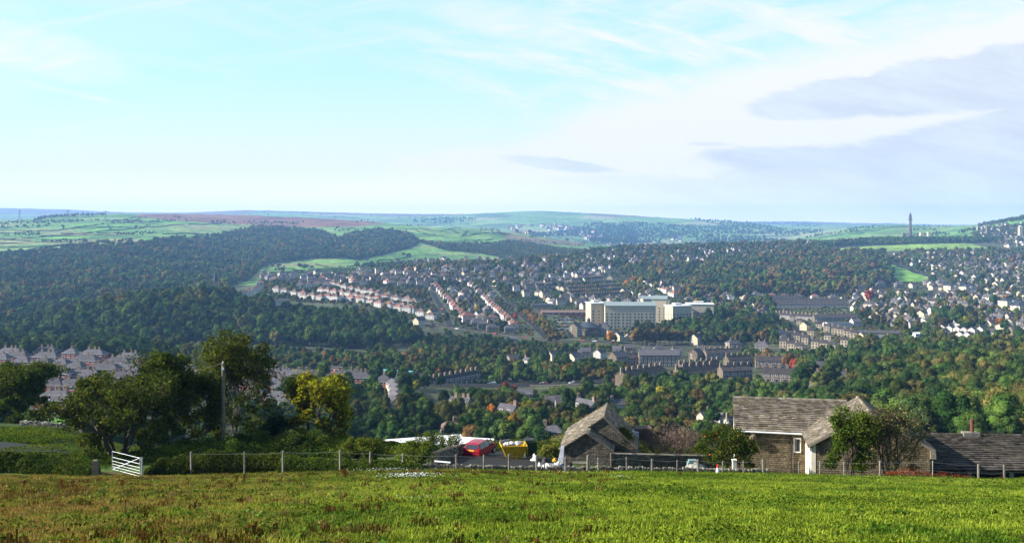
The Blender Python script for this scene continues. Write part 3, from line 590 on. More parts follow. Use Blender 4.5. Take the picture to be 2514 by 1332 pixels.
SHAPES={ # name: w,d,eave,roof rise,kind,wall,roof,chimneys,description
 'semi_red':(10.5,7.5,5.3,2.6,'hip','render','red',(0,),'white red-roofed house'),
 'semi_brown':(10.5,7.5,5.3,2.6,'hip','render','brown',(0,),'white brown-roofed house'),
 'semi_stone':(10.5,7.5,5.3,2.6,'hip','stone','slate',(-.4,.4),'dark hipped stone house'),
 'brick_block':(17,8,5.2,2.7,'hip','brick','slate',(-.45,.1,.45),'red brick block'),
 'brick_small':(10,8,5.2,2.7,'hip','brick','slate',(.0,),'small red brick house'),
 'gable_stone':(9,7.5,5.6,2.8,'gable','stone','slate',(.85,),'dark stone gabled house'),
 'gable_cream':(8.5,7.5,5.6,2.8,'gable','cream','slate',(.85,),'pale stone gabled house'),
 'gable_white':(8.5,7.5,5.2,2.6,'gable','render','slate',(-.85,),'white gabled house'),
 'bungalow_dark':(11,8,2.9,2.6,'hip','stone','brown',(.3,),'low dark bungalow'),
 'gable_pale':(10,7.5,5.6,2.6,'gable','pale','terr',(.85,),'buff stone gabled house'),
 'bungalow':(11,8,2.9,2.6,'hip','cream','slate',(.3,),'low pale bungalow'),
}
HC={'house':[0]}
def put_house(px,py,shape,rz=0.0,region='town',scale=1,ymin=300,label=None,detail=None,name='house',group=None,wide=None,cat='house',chim=None,tall=None):
    w,d,e,rh,kind,wa,ro,ch,desc=SHAPES[shape]
    if wide: w=wide
    if tall: e=tall
    if chim is not None: ch=chim
    x,y,z=hit(px,py,ymin)
    if detail is None: detail=y<760
    cpx,cpy=scr(x,y,z+e)
    lab=label or '%s %s, %s'%(desc,region,place_words(cpx,cpy))
    HC['house'][0]+=1
    return house(x,y,z-.2,rz,w*scale,d*scale,e*scale,rh*scale,kind,wa,ro,ch,lab,cat,group or 'houses '+region,detail,name)
def gen(n,a,b): return [(a[0]+(b[0]-a[0])*i/max(1,n-1),a[1]+(b[1]-a[1])*i/max(1,n-1)) for i in range(n)]
def row(shapes,a,b,n,rz,region,jit=2,skip=()):
    for i,(px,py) in enumerate(gen(n,a,b)):
        if i in skip: continue
        s=shapes[rnd.randrange(len(shapes))] if not isinstance(shapes,str) else shapes
        put_house(px+rnd.uniform(-jit,jit),py+rnd.uniform(-jit,jit)*.4,s,rz+rnd.uniform(-.08,.08),region,rnd.choice((1.0,1.1,1.1,1.2)))

def terrace(a,b,e=6.0,rh=2.8,d=8.5,unit=5.2,wall='stone',roof='terr',label='',ymin=300,dorm=False,group='stone terraces in the valley',bays=False,back=0):
    """one terraced row: its front foot runs from picture point a to b"""
    xa,ya,za=hit(*a,ymin); xb,yb,zb=hit(*b,ymin)
    if xb<xa: xa,ya,za,xb,yb,zb=xb,yb,zb,xa,ya,za
    L=math.hypot(xb-xa,yb-ya); rz=math.atan2(yb-ya,xb-xa); n=max(2,int(round(L/unit))); w=n*unit
    nx_,ny_=-math.sin(rz),math.cos(rz); x=(xa+xb)/2+nx_*d/2; y=(ya+yb)/2+ny_*d/2; z=min(za,zb)+.25*abs(za-zb)
    near=y<780
    kw=('tw',n,round(unit,2),e,rh,d,wall,near)
    if kw not in _hc:
        sp=[] if near else [(-w/2+(i+q)*unit,-d/2,f*2.7+.9,1.25,1.7,0) for i in range(n) for f in range(max(2,int(e/2.6))) for q in (.3,.74)]
        _hc[kw]=wall_mesh(w,d,e,rh,'gable',WM[wall],sp); _hc[kw+('r',)]=roof_mesh(w,d,e,rh,'gable',RM[roof])
    t=thing('terraced_row',label+', '+place_words(*scr(x,y,z+e)),'terrace',(x,y,z),rz,group)
    obj('wall',_hc[kw],t); obj('roof',_hc[kw+('r',)],t)
    if ('c',) not in _hc: _hc[('c',)]=chim_mesh(1.15)
    if ('ct',) not in _hc: _hc[('ct',)]=chim_mesh(1.5)
    for i in range(n+1): obj('chimney',_hc[('ct',)],t,(-w/2+i*unit+(.5 if i==0 else -.5 if i==n else 0),0,e+rh),0)
    fl=max(2,int(e/2.6)); cnt=0
    gable=[(s*w/2,0,f*2.7+1.1,.9,1.2,2 if s>0 else 3) for s in (-1,1) for f in range(fl-1)]
    spots=[(-w/2+(i+q)*unit,-d/2,f*2.7+.9,1.0,1.45,0) for i in range(n) for f in range(fl) for q in (.3,.74) if not(f==0 and q==.74)]
    if near:
        for (wx,wy,wz,ww,wh,ax) in spots[:92]: obj('window',win_mesh(ww,wh,ax),t,(wx,wy,wz))
    if near:
        if ('door',) not in _hc:
            b=MB(); b.box(-.45,-.07,0,.45,0,2.05,0); b.box(-.55,-.1,2.05,.55,0,2.2,1); _hc[('door',)]=b.mesh('door',[m_dark,m_white])
        for i in range(n): obj('door',_hc[('door',)],t,(-w/2+(i+.74)*unit,-d/2,0))
    if dorm:
        if ('dorm',) not in _hc:
            b=MB(); b.box(-.9,-1.2,0,.9,1.6,1.5,0); b.box(-1.0,-1.35,1.5,1.0,1.7,1.65,1); b.box(-.65,-1.24,.35,.65,-1.2,1.25,2); _hc[('dorm',)]=b.mesh('dormer',[m_white,m_slateb,m_glass])
        for i in range(n): obj('dormer',_hc[('dorm',)],t,(-w/2+(i+.5)*unit,-d*.22,e+rh*.30))
    for i in range(n):
        s=(i+.5)/n-.5; occupy(x+math.cos(rz)*s*w,y+math.sin(rz)*s*w,5.5)
    pa=scr(xa,ya,z); pb=scr(xb,yb,z); k=F/y; KEEP.append((min(pa[0],pb[0]),min(pa[1],pb[1])-(e+rh)*k,max(pa[0],pb[0]),max(pa[1],pb[1]),y,1))
    return t

def stepped(a,b,label,ymin,sc=1.0,u=5.6):
    """a terrace stepping down the slope: one thing, each dwelling with its own wall, roof and stacks"""
    xa,ya,za=hit(*a,ymin); xb,yb,zb=hit(*b,ymin); n=max(3,int(round((xb-xa)/(u*sc)))); rz=-.42
    w,d,e,rh=u*sc*1.12,9.5*sc,6.6*sc,2.3*sc; k=('st',sc)
    if k not in _hc:
        sp=[((q-.5)*w,-d/2,f*2.9*sc+.9,1.15,1.6,0) for q in (.27,.73) for f in (0,1)]
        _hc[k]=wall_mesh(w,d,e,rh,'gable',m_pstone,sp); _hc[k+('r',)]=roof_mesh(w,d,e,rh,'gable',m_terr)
    if ('ct',) not in _hc: _hc[('ct',)]=chim_mesh(1.5)
    t=thing('terraced_row',label+', '+place_words(*scr((xa+xb)/2,(ya+yb)/2,(za+zb)/2+e)),'terrace',(xa,ya,za),0,'sunlit terraces right of the road')
    for i in range(n):
        f=(i+.5)/n; px=a[0]+(b[0]-a[0])*f; py=a[1]+(b[1]-a[1])*f; x,y,z=hit(px,py,ymin); y+=d/2
        for nm,mk,dx_,dz_ in (('wall',k,0,0),('roof',k+('r',),0,0),('chimney',('ct',),-w/2+.4,e+rh)):
            o=obj(nm,_hc[mk],t,(x-xa+dx_*math.cos(rz),y-ya+dx_*math.sin(rz),z-za-.2+dz_),rz)
        occupy(x,y,6); q=F/y; KEEP.append((px-w*q/2,py-(e+rh)*q,px+w*q/2,py,y,1))
    return t
# ------------------------------------------------------------------ roads and tracks (picture polylines dropped on the land)
def ribbon(name,pts,width,mat,ymin=64,lift=.12,label='grey road',kindname='road',seg=8):
    P=[hit(a,b,ymin) for a,b in pts]; Q=[]
    for i in range(len(P)-1):
        L=math.hypot(P[i+1][0]-P[i][0],P[i+1][1]-P[i][1]); n=max(2,int(L/seg))
        for j in range(n): Q.append((P[i][0]+(P[i+1][0]-P[i][0])*j/n,P[i][1]+(P[i+1][1]-P[i][1])*j/n))
    Q.append(P[-1][:2]); V=[];T=[]
    for i,(x,y) in enumerate(Q):
        a=Q[max(i-1,0)]; c=Q[min(i+1,len(Q)-1)]; dx,dy=c[0]-a[0],c[1]-a[1]; l=math.hypot(dx,dy) or 1; nx_,ny_=-dy/l,dx/l
        zc=max(float(gz(x+nx_*q*width/2,y+ny_*q*width/2)) for q in (-1,0,1))+lift
        for q in (-.5,.5): V.append((x+nx_*q*width,y+ny_*q*width,zc))
        for q in (.5,-.5): V.append((x+nx_*q*width*1.05,y+ny_*q*width*1.05,zc-1.2-lift))
        occupy(x,y,width*.55)
    F_=[]
    for i in range(len(Q)-1):
        a=i*4; 
        for p,q in ((0,1),(1,2),(3,0)): F_.append((a+p,a+4+p,a+4+q,a+q))
    me=bpy.data.meshes.new(name); me.from_pydata(V,[],F_); me.materials.append(mat)
    single(name,me,label,kindname,kind='structure'); return Q
m_roadl=mat_plain('light_grey_road',(.27,.265,.26),.1,.1,.9)  # paler than the side streets so the two main roads stand out
UP=ribbon('road',[(1018,786),(1090,802),(1180,814),(1260,824),(1340,834),(1430,838),(1560,843),(1700,849),(1860,853),(1990,858)],13,m_roadl,800,label='pale main road running under the hillside town')
ST1=ribbon('road',[(1268,765),(1300,788),(1345,832)],7,m_roadfar,900,label='straight street beside the line of russet trees')
LOW=ribbon('road',[(1060,945),(1180,948),(1300,947),(1420,943),(1515,938)],15,m_roadl,500,label='pale road with a stone retaining wall across the valley')
ribbon('road',[(1062,716),(1078,745),(1098,785),(1106,800)],6,m_roadfar,1000,label='street between two lines of red roofs')
ribbon('road',[(1196,700),(1222,728),(1262,752)],6,m_roadfar,1000,label='street of parked cars beside the allotments')
ribbon('road',[(2172,640),(2215,656),(2262,672),(2310,690),(2340,700)],13,m_roadfar,1500,label='pale road curving up beside the park slope',seg=14)
ribbon('road',[(1990,628),(2060,625),(2130,624)],7,m_roadfar,2300,.3,label='path crossing the heath below the tower',seg=14)
ribbon('road',[(1035,1005),(1050,985),(1030,965)],8,m_asphalt,330,label='grey street of parked cars by the lawn')
ribbon('road',[(1092,1008),(1125,1014),(1150,1024)],7,m_asphalt,330,label='drive in front of the white stone house')
ribbon('road',[(1922,784),(1945,800),(1975,818)],7,m_roadfar,900,label='lane climbing beside the pale diagonal terrace')
m_trail=mat_plain('dry_grass',(.20,.145,.085),.25,.1)
ribbon('path',[(400,842),(470,850),(560,853),(640,852),(720,856),(800,860),(920,869)],9,m_trail,760,label='straw coloured old railway track below the wood',kindname='path')
ribbon('path',[(720,885),(800,884),(870,892)],6,m_trail,600,label='short tan track across the scrub',kindname='path')
ribbon('path',[(660,745),(700,752),(745,760)],12,m_roadfar,1000,label='pale road end at the wood edge')
for Q_ in (LOW,UP):
    for i in range(0,len(Q_)):
        x,y=Q_[i]; a_,c_=scr(x,y,float(gz(x,y))); KEEP.append((a_-14,c_-5,a_+14,c_+2,y+4,1.6))
def retaining(name,Q,h,side,label,mat):
    b=MB()
    for i in range(len(Q)-1):
        (x0,y0),(x1,y1)=Q[i],Q[i+1]; y0-=side;y1-=side; z0=float(gz(x0,y0)); z1=float(gz(x1,y1))
        b.hexa([(x0,y0,z0-h-1),(x1,y1,z1-h-1),(x1,y1+.6,z1-h-1),(x0,y0+.6,z0-h-1),(x0,y0,z0+.9),(x1,y1,z1+.9),(x1,y1+.6,z1+.9),(x0,y0+.6,z0+.9)],0)
    single(name,b.mesh(name,mat),label,'wall')
m_rwall=mat_stone('retaining_stone',(.10,.09,.07),(.14,.12,.09),(.05,.045,.04),1.2,.5)
retaining('retaining_wall',[q for q in UP if q[0]>-110],3,6,'long dark wall below the upper main road',m_rwall)
retaining('retaining_wall',[q for q in LOW if q[0]>10],4,6,'stone retaining wall under the lower valley road',m_rwall)

# ------------------------------------------------------------------ left brick estate
LE='on the lower left estate'
for px,py,s in [(26,880,0),(43,892,0),(115,877,0),(117,893,0),(176,882,1),(231,884,0),(212,902,0),(319,894,0),(291,908,0),(59,905,1),(110,909,1),(153,912,1),(189,921,1),(258,925,0),(79,925,1),(138,938,0),(212,944,0),(135,967,1),(189,972,0),(8,897,1),(319,925,0),(345,938,1),(300,948,0),(10,940,0),(30,925,1),(400,925,0),(455,925,0),(500,945,0),(420,950,0),(560,935,0),(610,922,0),(450,975,0),(540,970,0),(600,960,0),(350,965,0),(300,985,0),(630,990,1)]:
    put_house(px,py,'brick_block' if s==0 else 'brick_small',-.12+rnd.uniform(-.05,.05),LE)
put_house(141,1012,'brick_block',-.1,LE,1.05,wide=13)
CE='behind the yellow tree'
for px,py,w in [(672,934,26),(728,940,26),(764,950,12),(858,940,20),(884,945,14),(686,957,12),(700,972,12),(640,968,12)]: put_house(px,py,'brick_block',-.10,CE,wide=w)
put_house(943,955,'brick_small',-.15,CE)
put_house(688,1010,'gable_white',-.35,CE,1.2)
for i,(px,py) in enumerate([(966,962),(972,973),(973,985),(972,998),(968,1010)]): put_house(px,py,'gable_cream',-1.15,'beside the poplars',.85,chim=())
put_house(1131,1006,'gable_white',-.42,'above the bright lawn',.8,wide=12,label='white stone house with grey roof standing above the bright green lawn',chim=(-.5,.3,.8))
put_house(1108,1062,'bungalow_dark',.3,'below the lawn',.8,label='dark roofed bungalow just below the bright green lawn')
put_house(1357,1078,'semi_stone',-.1,'left of the barn',.62,label='square stone house with bay and hipped roof just left of the barn',chim=(-.8,),ymin=250)
put_house(1436,1016,'gable_cream',-.9,'left of the barn roof',.8,wide=16); put_house(1395,1010,'gable_stone',.1,'left of the barn',.8,wide=14); put_house(1370,1005,'gable_stone',.1,'left of the barn',.8,wide=14); put_house(1290,985,'gable_stone',-.1,'beside the orange tree',.8); put_house(1248,1030,'gable_stone',-.5,'beside the orange tree',.8)
put_house(1516,1008,'gable_white',.2,'behind the barn roof',.7)
put_house(1730,1040,'gable_cream',.5,'left of the farmhouse roof',.62,wide=7); put_house(1765,1036,'gable_white',-.9,'left of the farmhouse roof',.55,wide=8); put_house(1795,1045,'gable_white',.5,'left of the farmhouse roof',.5)
put_house(2007,979,'gable_white',-.35,'above the farmhouse roof',.9,label='small white cottage just above the farmhouse roof')
put_house(1999,938,'semi_stone',-.3,'right of the dark terraces',.9); put_house(2014,912,'gable_stone',-.3,'right of the dark terraces',.9); put_house(2042,918,'semi_stone',-.3,'right of the dark terraces',.9); put_house(2072,928,'bungalow',-.3,'right of the dark terraces',.8)
# valley cluster
VC='below the main road'
for px,py,s,rz,sc in [(1258,892,'gable_stone',.5,.9),(1295,893,'gable_white',-.9,.7),(1357,884,'gable_cream',.7,1),(1412,893,'gable_cream',.7,1.1),(1437,876,'gable_stone',0,1.0),(1472,878,'gable_white',.9,1),(1620,867,'semi_stone',0,1),(1662,874,'gable_white',.2,1),(1708,881,'gable_stone',.9,1.1),(1722,865,'bungalow',.2,1),(1515,868,'gable_stone',-.2,.9),(1545,866,'gable_stone',0,1),(1588,868,'semi_stone',0,.9),(1650,890,'gable_white',.1,.8),(1800,856,'semi_stone',.3,1.2),(1870,862,'semi_stone',-.3,1.2),(1260,840,'gable_stone',0,.8)]:
    put_house(px,py,s,rz,VC,sc)
put_house(1517,902,'gable_stone',.65,VC,1.35,label='tall stone chapel with arched window gable facing the valley',chim=(),tall=6.8,name='chapel',cat='chapel')
put_house(1617,897,'gable_stone',0,VC,1.3,wide=24,label='large plain stone mill with long pitched roof among the terraces',chim=(-.9,),tall=7,name='mill',cat='mill')
TV='dark stone terrace in the valley'
terrace((1542,949),(1634,946),8.2,2.6,9,5.2,label='three storey '+TV,dorm=False)
terrace((1675,948),(1757,946),8.6,3.2,10,5.4,label='tall '+TV); terrace((1679,922),(1772,918),6.5,3,9,5.2,label=TV); terrace((1772,934),(1850,932),6.5,2.8,8.5,5.2,label=TV)
terrace((1874,938),(1950,936),5.8,2.8,8.5,5.2,label=TV); terrace((1788,902),(1850,899),5.8,2.8,8.5,5.2,label=TV); terrace((1860,904),(1922,903),5.8,2.8,8.5,5.2,label=TV); terrace((1735,883),(1818,880),5.6,2.8,8.5,5.2,label=TV)
terrace((1540,899),(1590,897),6.5,2.8,9,5.2,label=TV); terrace((1062,943),(1180,941),4.5,2.6,7,5.0,wall='stone',label='low terrace of many chimneys behind trees'); terrace((1790,958),(1862,956),2.4,2.2,7,5,label='low stone outbuilding row')
TL='sunlit pale terrace right of the main road'
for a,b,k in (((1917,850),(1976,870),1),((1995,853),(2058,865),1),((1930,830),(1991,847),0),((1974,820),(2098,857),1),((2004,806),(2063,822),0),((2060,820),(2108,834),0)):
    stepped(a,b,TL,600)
LR='around the sunlit terraces'
for px,py,s,rz,sc in [(1912,836,'gable_cream',.6,1.4),(1977,810,'gable_cream',.8,1.2),(2166,848,'gable_stone',-.6,1.2),(2318,823,'gable_white',.7,1.0),(2359,829,'gable_white',.7,.9),(2377,830,'gable_white',.7,.9),(2432,828,'gable_cream',-.4,1.1),(2410,818,'gable_white',.6,1),(2490,822,'gable_stone',.2,1.1),(2145,792,'gable_cream',.85,1.35),(2164,790,'gable_stone',.85,1.2),(2182,788,'gable_stone',.85,1.1),(2199,785,'gable_cream',.85,1),(2221,780,'gable_cream',.85,1.2),(2262,783,'gable_cream',.85,1.4),(2100,800,'gable_white',.2,1.2),(2240,805,'gable_white',.1,1.1),(2120,835,'gable_cream',.5,1),(2010,785,'gable_stone',.8,1.3)]:
    put_house(px,py,s,rz,LR,sc,ymin=600)
for i,(px,py) in enumerate([(2314,812),(2332,814),(2351,816),(2368,818),(2387,819)]):
    put_house(px,py,'gable_white',.85+math.pi/2*0,'in the white gabled row',.95,chim=(),ymin=600)
# long sheds and flat buildings
def long_block(name,px,py,w,d,h,rz,wallm,roofm,label,cat,rise=1.2,ymin=300,strips=0,group=None,Yat=None):
    x,y,z=hit(px,py,ymin) if Yat is None else ((px-CX)/F*Yat,Yat,float(gz((px-CX)/F*Yat,Yat))); t=thing(name,label,cat,(x,y,z),rz,group); a=MB(); a.box(-w/2,-d/2,-4,w/2,d/2,h,0); obj('wall',a.mesh('wall',wallm),t)
    r=MB(); o=.3
    if rise<.3: r.box(-w/2-o,-d/2-o,h,w/2+o,d/2+o,h+.35)
    else:
        for s in (-1,1):
            A=[(-w/2-o,s*(d/2+o),h),(w/2+o,s*(d/2+o),h),(w/2+o,0,h+rise),(-w/2-o,0,h+rise)]; r.face(A if s<0 else A[::-1]); r.face([(p[0],p[1],p[2]-.12) for p in (A[::-1] if s<0 else A)])
        for s in (-1,1): r.face([(s*w/2,-d/2,h),(s*w/2,d/2,h),(s*w/2,0,h+rise)] if s>0 else [(s*w/2,d/2,h),(s*w/2,-d/2,h),(s*w/2,0,h+rise)],1)
    obj('roof',r.mesh('roof',[roofm,wallm]),t)
    for i in range(strips):
        f=MB(); q=w/strips; f.box(-q*.36,-.06,0,q*.36,.0,1.2,1); f.box(-q*.42,-.1,-.1,-q*.36,.0,1.3,0); f.box(q*.36,-.1,-.1,q*.42,.0,1.3,0); f.box(-q*.36,-.1,1.2,q*.36,.0,1.3,0)
        if ('lb',round(q,2)) not in _hc: _hc[('lb',round(q,2))]=f.mesh('window',[m_white,m_glass])
        obj('window',_hc[('lb',round(q,2))],t,(-w/2+(i+.5)*q,-d/2,h*.45))
    occupy(x,y,max(w,d)*.5); k=F/y; sx,sy=scr(x,y,z); KEEP.append((sx-w*k/2,sy-(h+rise)*k,sx+w*k/2,sy,y,1)); return t
long_block('school_block',974,922,22,4,3.2,-.35,m_render,m_turq,'long low white building with a turquoise roof edge','building',.1,strips=7)
long_block('shed',826,914,7,6,3.5,-.3,m_brick,m_slate,'small bright red shed at the wood edge','shed',.1,strips=2)
long_block('works_shed',2153,822,44,16,3.2,-.22,m_stone,m_slate,'long brown works shed with low roof','shed',2.0,600,0); long_block('works_shed',2062,800,34,20,3.5,.1,m_render,m_slateb,'pale works shed with shallow roof','shed',1.6,600)
long_block('works_shed',2220,800,30,12,3.5,-.3,m_render,m_slate,'white works shed behind the brown one','shed',1.6,600)
long_block('flat_hall',2269,826,26,12,3.6,.12,m_white,m_white,'bright white flat roofed hall','hall',.1,600,6)
long_block('garage_row',1322,765,30,7,2.6,0,m_cream,m_slate,'low row of sheds above the russet trees','garage',.2,900)
long_block('workshop',1385,772,60,22,4,.02,m_brick,m_browntile,'broad dark works with shallow brown roof left of the pale blocks','works',2,900,8); long_block('workshop',1330,756,28,14,5,0,m_stone,m_slateb,'plain blue roofed works shed','works',1.5,900)
# white polytunnel sheds beyond the yard
for (px,py,w_,rz,lb) in ((1040,1085,15,.33,'long white sheeted shed beyond the yard, its left end lowest'),(1140,1090,12,-.28,'white sheeted shed sloping down behind the red car')):
    long_block('sheeted_shed',px,py,w_*.75,4.5,1.7,rz,m_white,m_white,lb,'shed',.8,125,0,None,150)

# ------------------------------------------------------------------ hospital blocks, rotunda
m_hosp=mat_plain('pale_buff_stone',(.40,.345,.245),.1,.3,.9)
def windows_on(t,L,ww,wh,mat=None):
    k=('hw',ww,wh)
    if k not in _hc:
        f=MB(); f.box(-ww/2,-.05,0,ww/2,0,wh,1); f.box(-ww/2-.1,-.12,-.15,ww/2+.1,0,0,0); _hc[k]=f.mesh('window',[m_white,m_glass])
    for (x,y,z,rz) in L: obj('window',_hc[k],t,(x,y,z),rz)
def curved_roof(w,d,z,rise,mats,th=.5):
    b=MB(); n=8
    for i in range(n):
        f0,f1=i/n,(i+1)/n; c=lambda f:z+rise*math.sin(f*math.pi*.62)/math.sin(math.pi*.5)
        y0,y1=-d/2-1+f0*(d+2),-d/2-1+f1*(d+2)
        b.hexa([(-w/2-1,y0,c(f0)),(w/2+1,y0,c(f0)),(w/2+1,y1,c(f1)),(-w/2-1,y1,c(f1)),(-w/2-1,y0,c(f0)+th),(w/2+1,y0,c(f0)+th),(w/2+1,y1,c(f1)+th),(-w/2-1,y1,c(f1)+th)])
    return b.mesh('roof',mats)
def hosp(px0,px1,py,h,d,rz,label,nx_,nf,roof='curve',ymin=1000,copper=m_copper,zoff=0):
    xa,ya,za=hit(px0,py,ymin); xb,yb,zb=hit(px1,py,ymin); w=(xb-xa)/math.cos(rz); x=(xa+xb)/2; y=(ya+yb)/2+d/2; z=min(za,zb)+zoff
    t=thing('hospital_block',label,'building',(x,y,z),rz,'pale hospital blocks'); b=MB(); b.box(-w/2,-d/2,-4,w/2,d/2,h); obj('wall',b.mesh('wall',m_hosp),t)
    if roof=='curve': obj('roof',curved_roof(w,d,h,3,[copper]),t)
    else:
        r=MB(); r.box(-w/2-.8,-d/2-.8,h,w/2+.8,d/2+.8,h+.7,0); r.box(-w*.2,-d*.1,h+.7,w*.15,d*.3,h+3.2,1); obj('roof',r.mesh('roof',[m_white,m_render]),t)
    L=[(-w/2+(i+.5)*w/nx_+(.4 if i%3 else -.4),-d/2,f*3.6+2.2,0) for i in range(nx_) for f in range(nf)]
    windows_on(t,L[:88],1.9,1.8)
    if rz>=0: windows_on(t,[(-w/2,-d/2+(i+.5)*d/3,f*3.6+2.2,-math.pi/2) for i in range(3) for f in range(nf) if len(L)<80],1.4,1.5)
    for q in (-.3,0,.3): occupy(x+q*w*math.cos(rz),y+q*w*math.sin(rz),d*.8)
    k=F/y; KEEP.append((px0,HY+F*(-(z+h+3))/y,px1,py,y,1)); return t
hosp(1488,1608,806,27,22,-.02,'main pale hospital block with pale green curved roof',13,5,ymin=1040)
hosp(1446,1484,800,27,20,.25,'stepped cream hospital block at the left end with ochre gable',3,5,'flat',1040)
hosp(1606,1640,792,29,20,-.25,'narrow grey hospital wing with curved green roof and glass strip',3,5,ymin=1040)
hosp(1644,1692,800,24,20,.35,'sunlit cream hospital block with small paired windows',6,4,'flat',1040)
hosp(1690,1752,796,25,20,-.12,'right hand hospital block with white flat roof',6,4,'flat',1040)
hosp(1578,1628,770,17,16,.1,'upper hospital wing with arched pale roof behind the main block',4,2,ymin=1150,zoff=3)
# rotunda
x,y,z=hit(1447,824,950); s=F/y
t=thing('rotunda',"round stone church hall with a conical slate roof and lantern",'church',(x,y+9,z),0)
b=MB(); b.cyl((0,0,-4),11.5,13,32,None,0); obj('wall',b.mesh('wall',[m_stone]),t)
b=MB(); b.tube([(0,0,9),(0,0,9.4),(0,0,14.5)],[12.6,12.4,2.2],32); obj('roof',b.mesh('roof',[m_slateb]),t)
b=MB(); b.cyl((0,0,14.3),1.9,2.2,12); b.cyl((0,0,16.5),2.2,2.6,12,.1,0); obj('lantern',b.mesh('lantern',[m_slateb]),t)
L=[]; 
for i in range(12):
    a=-math.pi/2+(i-5.5)*.24; L.append((11.5*math.cos(a),11.5*math.sin(a),4.6,a+math.pi/2))
windows_on(t,L,1.2,2.6); occupy(x,y+9,14); KEEP.append((1405,770,1492,826,y,1))
house(*hit(1413,824,950),.9,10,11,10,4,'gable','stone','slate',(),"tall stone gable wing left of the round hall",'church hall',None,True,'gable_wing')
house(*hit(1482,822,950),-.2,13,10,9,5,'hip','stone','slate',(),"stone wing with dark hipped roof right of the round hall",'church hall',None,True,'hall_wing')
for px,py,rz,sc,lb in ((1519,836,.9,1.1,'pale gabled lodge in front of the main hospital block'),(1545,836,.9,1.0,'cream gabled house beside the russet trees'),(1710,845,.8,1.3,'cream stone villa half hidden by russet trees'),(1500,826,.3,.9,'low grey house by the orange tree')):
    put_house(px,py,'gable_cream',rz,'',sc,900,lb)
# ------------------------------------------------------------------ hillside town: rows of houses read off the photograph
T1='on the red-roofed hillside'
RD=['semi_red','semi_red','semi_brown','semi_brown']
row(RD,(679,716),(745,728),4,-.5,T1); row(RD,(748,733),(880,741),8,-.5,T1); row(RD,(888,743),(1000,766),6,-.5,T1)
row(RD,(789,717),(925,740),9,-.5,T1); row(['semi_brown','semi_red'],(945,735),(1000,742),3,-.5,T1)
row(RD,(817,702),(925,728),8,-.5,T1); row(RD,(930,727),(1018,748),5,-.5,T1)
row(['semi_brown','semi_red','gable_white'],(767,686),(815,690),3,.1,T1); row(['semi_brown','semi_stone'],(736,705),(800,704),4,.1,T1)
row(RD,(962,752),(1060,783),5,-.5,T1)
row(['semi_red','semi_brown'],(640,700),(670,690),2,.1,T1); row(['gable_white','semi_red','semi_brown'],(600,728),(640,712),4,.3,T1)
row(['gable_stone','semi_brown','semi_stone'],(870,676),(990,694),6,.1,T1); row(['semi_stone','semi_brown'],(964,700),(1030,706),4,.2,T1); row(['semi_brown','semi_stone','gable_cream'],(1012,690),(1060,712),4,.4,T1)
S1='in the descending red line'
row(['semi_red','semi_brown','semi_red'],(1068,703),(1112,752),9,-1.35,S1,1); row(['semi_red'],(1112,756),(1140,783),6,-1.35,S1,1)
S2='in the second descending line'
row(['semi_brown','gable_stone'],(1155,702),(1196,740),7,-1.3,S2,1); row(['semi_red','semi_brown','semi_red'],(1198,744),(1262,806),13,-1.3,S2,1)
row(['gable_stone','semi_stone'],(1150,796),(1185,806),3,.1,'beside the main road'); row(['semi_stone'],(1208,812),(1252,816),2,.1,'beside the main road'); row(['gable_cream','gable_white'],(1030,797),(1062,778),2,.9,'at the wood corner',1)
put_house(1028,800,'gable_cream',.9,'',1.2,900,'tall pale gabled house at the corner of the dark wood'); put_house(690,752,'gable_white',.3,'',1.3,900,'white gabled house standing alone at the wood edge',wide=13)
S3='in the short red row'
row(['semi_red','gable_cream'],(1585,694),(1655,728),9,-1.2,S3,1)
row(['gable_white','gable_cream'],(1535,722),(1600,735),4,.6,S3)
TT='terrace of many chimneys on the hillside'
for a,b in (((1409,732),(1550,730)),((1399,722),(1530,720)),((1397,712),(1527,710)),((1385,702),(1505,700)),((1385,692),(1480,690)),((1292,709),(1318,708)),((1320,709),(1340,708)),((1343,709),(1362,708)),((1240,700),(1262,699))):
    terrace(a,b,5.6,3,8.5,5.0,label='brown stone '+TT,ymin=1100,group='stone terraces on the hillside')
for px,py in ((1372,712),(1382,714),(1397,733)): put_house(px,py,'gable_cream',.95,'by the hillside terraces',1,1100)
RT='sooty terrace of many chimneys on the right hand slope'
for a,b in (((1889,748),(2078,746)),((1900,757),(2085,755)),((1903,784),(2010,786)),((2002,790),(2100,788)),((1890,738),(1960,737))):
    terrace(a,b,5.8,2.8,8.5,5.2,label=RT,ymin=1000,group='terraces on the right slope')
stepped((1922,772),(1974,803),'bright diagonal terrace facing the sun',900,.9)
terrace((2320,765),(2420,768),6,2.8,8.5,5.2,label=RT,ymin=1000,group='terraces on the right slope'); terrace((2340,652),(2420,650),6,2.8,8.5,5.2,label=RT,ymin=1000,group='terraces on the right slope'); terrace((2330,748),(2400,746),6,2.8,8.5,5.2,label=RT,ymin=1000,group='terraces on the right slope')
